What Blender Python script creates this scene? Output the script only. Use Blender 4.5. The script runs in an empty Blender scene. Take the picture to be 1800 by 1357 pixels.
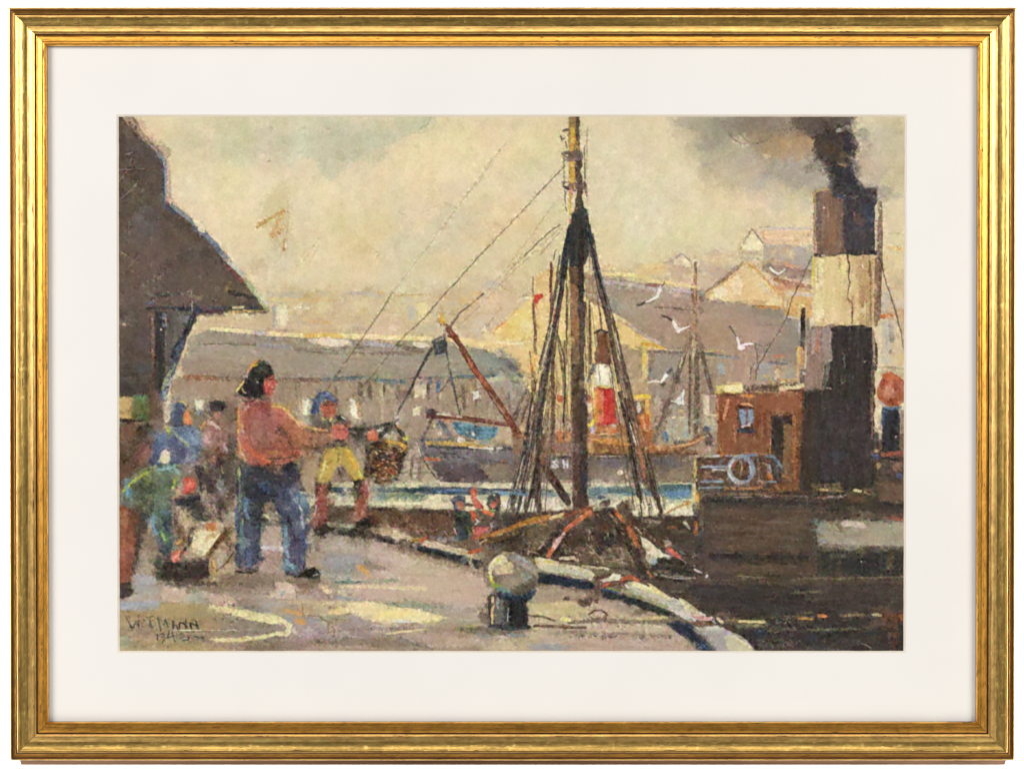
import bpy, math, random
import numpy as np

# ------------------------------------------------------------------ paint engine
# The watercolour is painted stroke by stroke on a grid of paper points.
PX0, PY0, PX1, PY1 = 203.0, 200.0, 1595.0, 1150.0      # sheet, in units of 0.5 mm
ST = 1.2                                               # grid pitch in those units
W = int((PX1 - PX0) / ST) + 1
H = int((PY1 - PY0) / ST) + 1
GX, GY = np.meshgrid(PX0 + ST * np.arange(W), PY0 + ST * np.arange(H))
GX = GX.astype(np.float32); GY = GY.astype(np.float32)
rng = np.random.default_rng(7)
CV = np.empty((H, W, 3), np.float32); CV[:] = (118, 98, 80)
LAB = np.zeros((H, W), np.int16)
LABELS = ['']
cur = [0]


def noise(sx, sy, octaves=1, h=H + 400, w=W + 400):
    out = np.zeros((h, w), np.float32); amp = 1.0; tot = 0
    for o in range(octaves):
        gx, gy = max(sx / 2 ** o, 1.0), max(sy / 2 ** o, 1.0)
        nw, nh = int(w / gx) + 3, int(h / gy) + 3
        g = rng.standard_normal((nh, nw)).astype(np.float32)
        xs = np.arange(w) / gx; ys = np.arange(h) / gy
        xi = xs.astype(int); yi = ys.astype(int)
        fx = (xs - xi).astype(np.float32); fy = (ys - yi).astype(np.float32)
        fx = fx * fx * (3 - 2 * fx); fy = fy * fy * (3 - 2 * fy)
        a = g[yi][:, xi] * (1 - fx) + g[yi][:, xi + 1] * fx
        b = g[yi + 1][:, xi] * (1 - fx) + g[yi + 1][:, xi + 1] * fx
        out += amp * (a * (1 - fy)[:, None] + b * fy[:, None])
        tot += amp * amp; amp *= 0.6
    return out / math.sqrt(tot) * 1.3


NZ = {'i': [noise(11, 11, 3) for _ in range(3)],
      'h': [noise(34, 4, 3) for _ in range(3)],
      'v': [noise(4, 34, 3) for _ in range(3)],
      'w': [noise(9, 9, 2) for _ in range(4)],
      'b': [noise(55, 55, 4) for _ in range(3)],
      'g': [noise(1.7, 1.7, 1) for _ in range(3)],
      't': [noise(3.2, 3.2, 2) for _ in range(2)]}


def hexc(s):
    return np.array([int(s[i:i + 2], 16) for i in (0, 2, 4)], np.float32)


def box(x0, y0, x1, y1):
    i0 = max(int((x0 - PX0) / ST), 0); i1 = min(int((x1 - PX0) / ST) + 2, W)
    j0 = max(int((y0 - PY0) / ST), 0); j1 = min(int((y1 - PY0) / ST) + 2, H)
    if i1 <= i0 or j1 <= j0: return None
    return slice(j0, j1), slice(i0, i1)


def nz(kind, k, sl, off):
    a = NZ[kind][k % len(NZ[kind])]
    return a[sl[0].start + off[0]:sl[0].stop + off[0], sl[1].start + off[1]:sl[1].stop + off[1]]


def seg_dist(x, y, pts, closed):
    best = np.full(x.shape, 1e9, np.float32); tt = np.zeros(x.shape, np.float32)
    n = len(pts); L = 0.0
    segs = [(pts[i], pts[(i + 1) % n]) for i in range(n if closed else n - 1)]
    tot = sum(math.dist(a, b) for a, b in segs) or 1.0
    for (ax, ay), (bx, by) in segs:
        dx, dy = bx - ax, by - ay; ll = dx * dx + dy * dy or 1e-6
        t = np.clip(((x - ax) * dx + (y - ay) * dy) / ll, 0, 1)
        d = np.hypot(x - ax - t * dx, y - ay - t * dy)
        m = d < best
        best = np.where(m, d, best); tt = np.where(m, (L + t * math.sqrt(ll)) / tot, tt)
        L += math.sqrt(ll)
    return best, tt


def inside(x, y, pts):
    r = np.zeros(x.shape, bool); n = len(pts)
    for i in range(n):
        (ax, ay), (bx, by) = pts[i], pts[(i + 1) % n]
        if ay == by: continue
        c = (ay > y) != (by > y)
        r ^= c & (x < (bx - ax) * (y - ay) / (by - ay) + ax)
    return r


def lay(sl, col, al, var, kind, off):
    v = np.stack([nz(kind, k, sl, off) for k in range(3)], -1)
    l = nz(kind, 1, sl, (off[1] % 300, off[0] % 300))
    c = col + var * (0.26 * v + 0.8 * l[..., None])
    a = al[..., None]
    CV[sl] = CV[sl] * (1 - a) + c * a
    if cur[0] >= 0: LAB[sl] = np.where(al > 0.5, cur[0], LAB[sl])


def sm(x): x = np.clip(x, 0, 1); return x * x * (3 - 2 * x)


def roff(): return int(rng.integers(0, 380)), int(rng.integers(0, 380))


def poly(col, pts, soft=1.3, wob=1.0, var=7, kind='i', a=1.0, dry=0.0):
    xs = [p[0] for p in pts]; ys = [p[1] for p in pts]; m = 6 + soft * 2
    sl = box(min(xs) - m, min(ys) - m, max(xs) + m, max(ys) + m)
    if sl is None: return
    off = roff()
    x = GX[sl] + wob * nz('w', 0, sl, off); y = GY[sl] + wob * nz('w', 1, sl, off)
    d, _ = seg_dist(x, y, pts, True)
    d = np.where(inside(x, y, pts), d, -d)
    al = sm(0.5 + d / (2 * soft)) * a
    if dry: al = al * sm(0.5 + 1.4 * (nz('t', 0, sl, off) * 0.6 + nz(kind, 0, sl, off) * 0.5 + 1.1 - 2.2 * dry))
    lay(sl, col, al, var, kind, off)


def stroke(col, w, pts, dry=0.18, wob=0.45, var=8, kind='i', a=1.0, soft=0.9, w1=None, tap=0.15):
    xs = [p[0] for p in pts]; ys = [p[1] for p in pts]; m = w + 5
    sl = box(min(xs) - m, min(ys) - m, max(xs) + m, max(ys) + m)
    if sl is None: return
    off = roff(); dry = dry * (.6 if w < 3.2 else 1)
    x = GX[sl] + wob * nz('w', 2, sl, off); y = GY[sl] + wob * nz('w', 3, sl, off)
    d, t = seg_dist(x, y, pts, False)
    ww = w + ((w1 if w1 is not None else w) - w) * t
    if tap: ww = ww * (1 - tap + tap * np.clip(4 * np.minimum(t, 1 - t), 0, 1))
    al = sm(0.5 + (ww / 2 - d) / (2 * soft) * 1.2) * a
    if dry: al = al * sm(0.5 + 1.5 * (nz('t', 1, sl, off) * .9 + 2.2 - 4.5 * dry))
    lay(sl, col, al, var, kind, off)


def blob(col, a, cx, cy, rx, ry, ang=0, edge=1.0, var=6):
    R = max(rx, ry) * 1.5 + 6
    sl = box(cx - R, cy - R, cx + R, cy + R)
    if sl is None: return
    off = roff(); ca, sa = math.cos(math.radians(ang)), math.sin(math.radians(ang))
    q = min(rx, ry) * 0.28
    x = GX[sl] - cx + q * nz('b', 0, sl, off) + 1.5 * nz('w', 0, sl, off)
    y = GY[sl] - cy + q * nz('b', 1, sl, off) + 1.5 * nz('w', 1, sl, off)
    r = np.hypot((x * ca + y * sa) / rx, (-x * sa + y * ca) / ry)
    al = sm((1.25 - r) / max(edge, .02)) * a
    lay(sl, col, al, var, 'i', off)


def dab(col, cx, cy, rx, ry, ang=0, a=1.0, var=6):
    R = max(rx, ry) + 5
    sl = box(cx - R, cy - R, cx + R, cy + R)
    if sl is None: return
    off = roff(); ca, sa = math.cos(math.radians(ang)), math.sin(math.radians(ang))
    x = GX[sl] - cx + 0.9 * nz('w', 0, sl, off); y = GY[sl] - cy + 0.9 * nz('w', 1, sl, off)
    r = np.hypot((x * ca + y * sa) / rx, (-x * sa + y * ca) / ry)
    al = sm(0.5 + (1 - r) * min(rx, ry) / 1.8) * a
    lay(sl, col, al, var, 'i', off)


def speck(cols, n, size, pts, ang=0, a=.9, asp=.5):
    xs = [p[0] for p in pts]; ys = [p[1] for p in pts]; k = 0; tries = 0
    while k < n and tries < n * 8:
        tries += 1
        x = rng.uniform(min(xs), max(xs)); y = rng.uniform(min(ys), max(ys))
        if not inside(np.array([x]), np.array([y]), pts)[0]: continue
        s = size * rng.uniform(.5, 1.4)
        dab(cols[int(rng.integers(len(cols)))], x, y, s, s * asp * rng.uniform(.6, 1.5), ang + rng.uniform(-25, 25), a * rng.uniform(.6, 1))
        k += 1


def mottle(n, pts, size, ang, jit, a=.55, pull=7, asp=.35, spread=18):
    """restate the colour under the brush in short broken strokes"""
    xs = [p[0] for p in pts]; ys = [p[1] for p in pts]
    X = rng.uniform(min(xs), max(xs), n); Y = rng.uniform(min(ys), max(ys), n)
    ok = inside(X, Y, pts); keep = cur[0]; cur[0] = -1
    for x, y in zip(X[ok], Y[ok]):
        i = int((x + rng.normal(0, pull) - PX0) / ST); j = int((y + rng.normal(0, pull) - PY0) / ST)
        c = CV[min(max(j, 0), H - 1), min(max(i, 0), W - 1)].copy()
        c += rng.normal(0, jit) + rng.normal(0, jit * .35, 3)
        s = size * rng.uniform(.5, 1.5)
        dab(c.astype(np.float32), x, y, s, max(s * asp * rng.uniform(.6, 1.6), .9), ang + rng.normal(0, spread), a * rng.uniform(.4, 1), 3)
    cur[0] = keep


FREEZE = [False]


def label(name):
    if FREEZE[0]: cur[0] = -1          # later sittings keep the motif they are painted over
    elif name == '-': cur[0] = 0
    else:
        LABELS.append(name); cur[0] = len(LABELS) - 1


def pts_of(s):
    return [tuple(float(v) for v in p.split(',')) for p in s]


def bleed(p):
    return [(x + 14 if x >= 1588 else x - 12 if x <= 209 else x, y + 10 if y >= 1143 else y - 8 if y <= 206 else y) for x, y in p]


def run(text):
    for line in text.strip().splitlines():
        line = line.split('#')[0].strip()
        if not line: continue
        main, _, opt = line.partition(';')
        kw = {}
        for o in opt.split():
            k, v = o.split('=')
            kw[k] = v if k == 'kind' else float(v)
        f = main.split(); op = f[0]
        if op == 'L': label(f[1])
        elif op == 'P': poly(hexc(f[1]), bleed(pts_of(f[2:])), **kw)
        elif op == 'S':
            ws = f[2].split('>')
            if len(ws) > 1: kw['w1'] = float(ws[1])
            stroke(hexc(f[1]), float(ws[0]), pts_of(f[3:]), **kw)
        elif op == 'B':
            c = pts_of(f[3:5]); blob(hexc(f[1]), float(f[2]), *c[0], *c[1], **kw)
        elif op == 'E':
            c = pts_of(f[2:4]); dab(hexc(f[1]), *c[0], *c[1], **kw)
        elif op == 'K':
            speck([hexc(h) for h in f[3].split(',')], int(f[1]), float(f[2]), pts_of(f[4:]), **kw)
        elif op == 'R':
            x0, y0, x1, y1 = (float(v) for v in ','.join(f[2:]).split(','))
            poly(hexc(f[1]), [(x0, y0), (x1, y0), (x1, y1), (x0, y1)], **kw)
        elif op == 'M':
            a = [float(v) for v in f[1:5]]; x0, y0, x1, y1 = (float(v) for v in f[5].split(','))
            mottle(int(a[0]), [(x0, y0), (x1, y0), (x1, y1), (x0, y1)], a[1], a[2], a[3], **kw)
        else: raise ValueError(line)

ART1 = '''
R dfcda4 195,195,1600,760;var=3 soft=1
B d3c8a4 .8 400,262 150,52;edge=.9
B d1c9a6 .7 520,250 130,46;edge=.7
B e4d3ac .8 400,350 90,70;edge=1
B c9c6a4 .8 610,250 95,34 -22;edge=.35
B c6c4a4 .8 575,290 16,22 10;edge=.25
B c7c5a2 .8 520,258 60,16 6;edge=.5
B bfc1a1 .6 655,247 40,14 -30;edge=.4
B c3bf9c .75 728,216 36,18 -20;edge=.3
B a9a88a .7 752,210 9,9;edge=.5
B d6c9a2 .7 480,215 190,18;edge=.9
B d3cfae .5 455,285 70,14 -6;edge=.5
B e6d2a9 .7 790,280 90,60 -30;edge=1
B e5cd9c .6 720,300 50,38;edge=.9
B d8c998 .5 760,345 70,34 -20;edge=.9
B e2cfa8 .8 900,240 60,40;edge=1
B d5c8a1 .7 820,395 62,34 -30;edge=.35
B d3c7a2 .6 690,420 46,60 25;edge=.4
B dcc08d .55 850,420 50,26 -45;edge=.6
B e0c291 .6 880,375 44,30 -50;edge=.8
B dfc691 .55 650,420 40,60 20;edge=.9
B e3cfa3 .6 560,420 60,70;edge=1
B e6d2a8 .6 570,350 60,50;edge=1
B ddc795 .5 770,470 70,50;edge=1
B d8c8a0 .5 760,520 70,40;edge=1
B e3d0a2 .6 450,440 40,60;edge=1
B d1c193 .75 492,385 22,56 12;edge=.4
B d5c9a5 .7 470,450 42,34 30;edge=.4
B cbb58c .6 455,478 12,18 25;edge=.3
B d9cda5 .8 960,330 45,90;edge=1
B d9cfab .8 1120,330 110,110;edge=1
B ddd1a7 .7 1200,440 110,60;edge=1
B e2cf9f .5 1060,430 40,50;edge=1
B dcd2aa .6 1150,260 80,50;edge=1
B dcc495 .5 1080,390 28,45;edge=1
B dccb9c .6 1310,390 70,40;edge=1
B e0cb9c .6 1390,390 44,30;edge=1
M 900 15 -35 4 210,207,1240,530;a=.3 pull=12 asp=.4
S d9963f 9>6 453,398 470,388 498,371;dry=.42 a=.75
S d9963f 8>6 498,371 492,386 478,412;dry=.42 a=.75
S d79a4a 12>9 480,414 492,406 500,398;dry=.42 a=.75
S d9a052 5 497,425 499,440;dry=.4 a=.6
S c9a56a 3 482,345 496,358 504,374;dry=.5 a=.3
E b6aa8c 573,229 6,7;a=.5
E e5d5b3 573,230 3.5,4;a=.6
E b6aa8c 533,226 5,3;a=.45
E a59a7c 479,226 3.5,1.6;a=.5
E a59a7c 474,283 2,1.5;a=.6
E b9ab86 733,256 6,5;a=.4
E c9bd97 604,290 5,4;a=.4
S b89f74 1.3 700,372 720,385 745,372 770,362;dry=.4 a=.45
S b89f74 1.3 783,356 800,363 812,376;dry=.3 a=.5
S b89f74 1.3 838,374 848,380 856,396 862,402;dry=.4 a=.4
S b89f74 1.3 730,395 716,418 708,440;dry=.3 a=.35
S b89f74 1.2 660,440 668,446 662,455;dry=.3 a=.4
S c4a97a 1.2 540,425 534,445 521,470;dry=.4 a=.4
B c1b395 .85 1390,300 180,75;edge=.9
B b7ab91 .8 1300,255 110,50;edge=.7
B c9bd9b .7 1540,290 90,110;edge=.9
B b9b396 .6 1555,255 50,60;edge=.8
B c3b98f .5 1565,320 44,40;edge=.8
B a49d8b .75 1255,258 32,20 -35;edge=.8
B a29a86 .7 1220,215 45,18;edge=.9
B 9c937d .8 1290,222 60,26;edge=.6
B 85796a .85 1350,216 70,20;edge=.5
B 8f8069 .8 1400,222 60,26;edge=.5
B 7b6350 .85 1418,224 30,28;edge=.5
B a98a66 .85 1380,252 58,32 10;edge=.35
B b8946a .85 1395,262 42,24 20;edge=.3
B bd9a72 .7 1388,278 20,14;edge=.3
B a9917a .6 1340,250 22,18;edge=.4
B 9b9389 .8 1385,302 44,24 20;edge=.6
B 858479 .7 1372,300 20,22 20;edge=.6
B a69b8b .7 1420,300 36,34;edge=.7
B b3a692 .7 1330,290 60,30;edge=.9
B 9a9a92 .7 1362,258 7,12;edge=.6
B a5b0a2 .4 1336,325 30,22;edge=.9
S b9aea6 8 1304,325 1325,333;dry=.5 a=.6
E e0ca98 1350,275 9,5 35;a=.8
S 5e5044 2.2 1274,212 1276,228 1287,243 1302,254 1322,253 1344,248 1358,236;dry=.35 a=.6
S 5e5044 2 1294,222 1303,238 1315,249 1330,254 1345,250;dry=.35 a=.6
S 5e5044 2.2 1362,231 1385,229 1398,222 1405,214;dry=.3 a=.6
S c99a68 9>5 1415,228 1422,243 1430,255;dry=.3 a=.8
S d0a578 4 1380,238 1391,246;dry=.3 a=.7
B 6f5a49 .8 1440,222 38,22;edge=.4
B 9a7455 .8 1436,238 20,10 -20;edge=.4
L painted_smoke
B 4d464a .9 1443,226 22,14;edge=.6
B 5d4a40 .85 1470,216 34,18;edge=.6
B 6e5f55 .8 1478,208 18,8;edge=.6
B 45413f .6 1463,208 5,10;edge=.5
B 4b4038 .97 1467,258 33,31;edge=.25
B 5a4738 .8 1456,262 16,20;edge=.6
B 41434c .9 1489,252 15,22 -10;edge=.4
B 564032 .8 1478,268 14,14;edge=.5
B 7e5f48 .7 1447,276 8,12;edge=.5
B 3c3836 .8 1458,276 7,14;edge=.4
E 96948d 1479,228 12,6 -20;a=.85
E b0a490 1499,236 4,10 10;a=.6
P 4c4748 1443,282 1490,276 1498,296 1510,318 1516,334 1540,338 1540,352 1460,352 1460,325 1452,304 1444,292;soft=4 wob=4
B 403d40 .8 1488,312 18,26 -20;edge=.5
B 5c4a3c .7 1466,300 9,14;edge=.5
E a6815c 1478,291 10,5 0;a=.9
E 6b5a50 1463,306 4,10 -10;a=.6
K 26 2.6 b5a68d,d3c5a8,8f8474 1440,280 1452,280 1462,330 1450,330;ang=60
K 18 2.4 b5a68d,cbb994,8f7a60 1500,282 1512,330 1504,332 1494,284;ang=60
S 403c3e 10>16 1462,326 1500,338 1530,342;dry=.15
L -
B a9a196 .75 1545,338 26,12 20;edge=.4
B b5ad9c .6 1525,318 26,18 30;edge=.8
B aaa494 .5 1563,345 20,8 10;edge=.3
E 7f7260 1530,259 4.6,4.4;a=.7
E b2a98d 1530.5,258 2.2,2;a=.8
M 420 13 -20 7 1180,207,1590,345;a=.35 pull=10 asp=.45
R d3bd93 440,505,930,600;soft=14 wob=4 var=5
R cfb68b 345,548,640,600;soft=8 wob=4
B c9b48e .7 800,560 120,34;edge=.9
B cbb48c .8 880,520 44,44;edge=.8
P bdb4a0 466,513 540,516 540,524 466,521;a=.8
P b9b09b 540,512 575,510 575,517 540,519;a=.7
S e0ac5f 5 472,526 488,527;a=.85
S deb472 6 502,526 522,527 560,526 598,529;a=.8 dry=.3
P e8dcb0 487,540 505,533 505,574 493,575 486,568;a=.9
S b6ada6 7 481,538 482,575;a=.85
S c2b8a4 6 525,562 524,576;a=.7
S aba494 4 478,532 512,531;a=.7
E e9ddc4 530,540 12,5;a=.7
S dca550 6 540,563 556,566;a=.85
S dda954 6 562,566 580,567;a=.85
S beb3a2 6 604,522 610,515 640,515 660,519 672,522;a=.85
S beb0a0 5 607,524 603,537;a=.8
E dfb265 669,515 8,4;a=.8
S cfa466 3 690,524 712,519 740,518;a=.7 dry=.3
S e3bf7b 4 725,521 735,520;a=.8
P bfb4a4 715,536 730,536 731,562 722,566 717,560;a=.9
P efd98e 734,533 752,530 752,552 734,556;a=.85
S e3d2a4 3 733,540 730,556;a=.8
E e3cc9a 640,540 22,10;a=.6
S d2a76a 4 670,548 690,546 704,546;a=.6
E e2d4b4 690,556 16,5;a=.7
B b9b2a2 .7 700,566 12,5;edge=.5
B b3ac9b .7 635,572 24,7;edge=.5
S a89b87 3 520,580 590,580;a=.6
B b5ab98 .75 755,578 26,10;edge=.5
B c6c0ae .7 842,568 16,14;edge=.5
E d0c3bb 858,554 8,3;a=.8
E e6c173 836,517 9,4;a=.8
E ddb46c 780,526 12,4;a=.5
B bdbca6 .6 865,503 14,8 -35;edge=.5
S b7b6a2 4 857,512 858,540;a=.6
E e8c987 866,522 12,10;a=.5
B c6ab86 .6 820,560 40,20 -30;edge=.9
P d4bf95 1055,470 1140,462 1180,446 1215,447 1300,440 1430,400 1430,520 1235,520 1060,490;soft=6 wob=3
B c4ae90 .8 1265,495 36,26;edge=.8
B c9b299 .7 1240,476 20,14;edge=.8
E e6c284 1148,474 32,10 -3;a=.75
S e9ce8e 7 1062,481 1110,483 1160,494 1225,504;a=.9
S e0b97d 4 1060,468 1078,470;a=.8
P c9ac8c 1178,466 1217,466 1217,494 1178,496;a=.9
P e3d4a8 1178,462 1199,448 1215,466 1210,470;a=.9
S a9a08f 2 1182,459 1198,447 1213,450;a=.8
P a9a294 1166,459 1184,459 1184,462 1166,462;a=.8
S c7c0b5 4 1174,462 1178,492;a=.6
S b4aa98 4 1125,490 1160,490;a=.6
S e3c290 5 1237,453 1290,446;a=.7
S d8bf90 6 1240,462 1290,458;a=.7
E a49f9a 1257,441 9,2.4;a=.7
S b6a493 5 1232,478 1285,468;a=.5
P e4cb9c 1300,408 1322,402 1345,432 1345,442 1296,442;a=.9
P efe1ae 1304,430 1322,406 1341,432 1341,440 1304,440;soft=2
S c9bb80 3 1299,433 1320,404;a=.7
S 9a958c 3 1325,405 1342,432;a=.7
P e1bd92 1343,406 1428,403 1428,429 1343,429;a=.95 kind=h
S d99a5a 4 1343,407 1342,419;a=.9
S c3b5b3 4 1350,402 1425,403;a=.6
S 9a9891 2 1333,400 1355,398;a=.6
P b0a595 1343,431 1428,431 1428,470 1343,462;a=.9
E a5a19b 1350,440 6,12;a=.7
B c2b391 .7 1378,442 20,10;edge=.6
E 96856f 1366,445 3,2;a=.7
P a3a09b 1397,435 1428,432 1428,470 1400,468;a=.6
S b8a48b 7 1300,444 1345,444;a=.7
P 98806f 1340,462 1428,474 1428,492 1360,486 1340,478;soft=2 wob=2 kind=h
S d3b08a 6 1345,457 1362,459 1378,462;a=.9
S dd9b63 6 1378,462 1388,466;a=.9
S c4936f 5 1390,467 1412,470;a=.8
S beb2b4 5 1402,470 1420,471;a=.6
S a2917f 4 1303,453 1335,456;a=.8
S ded3ae 3 1326,458 1332,459;a=.8
'''
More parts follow.
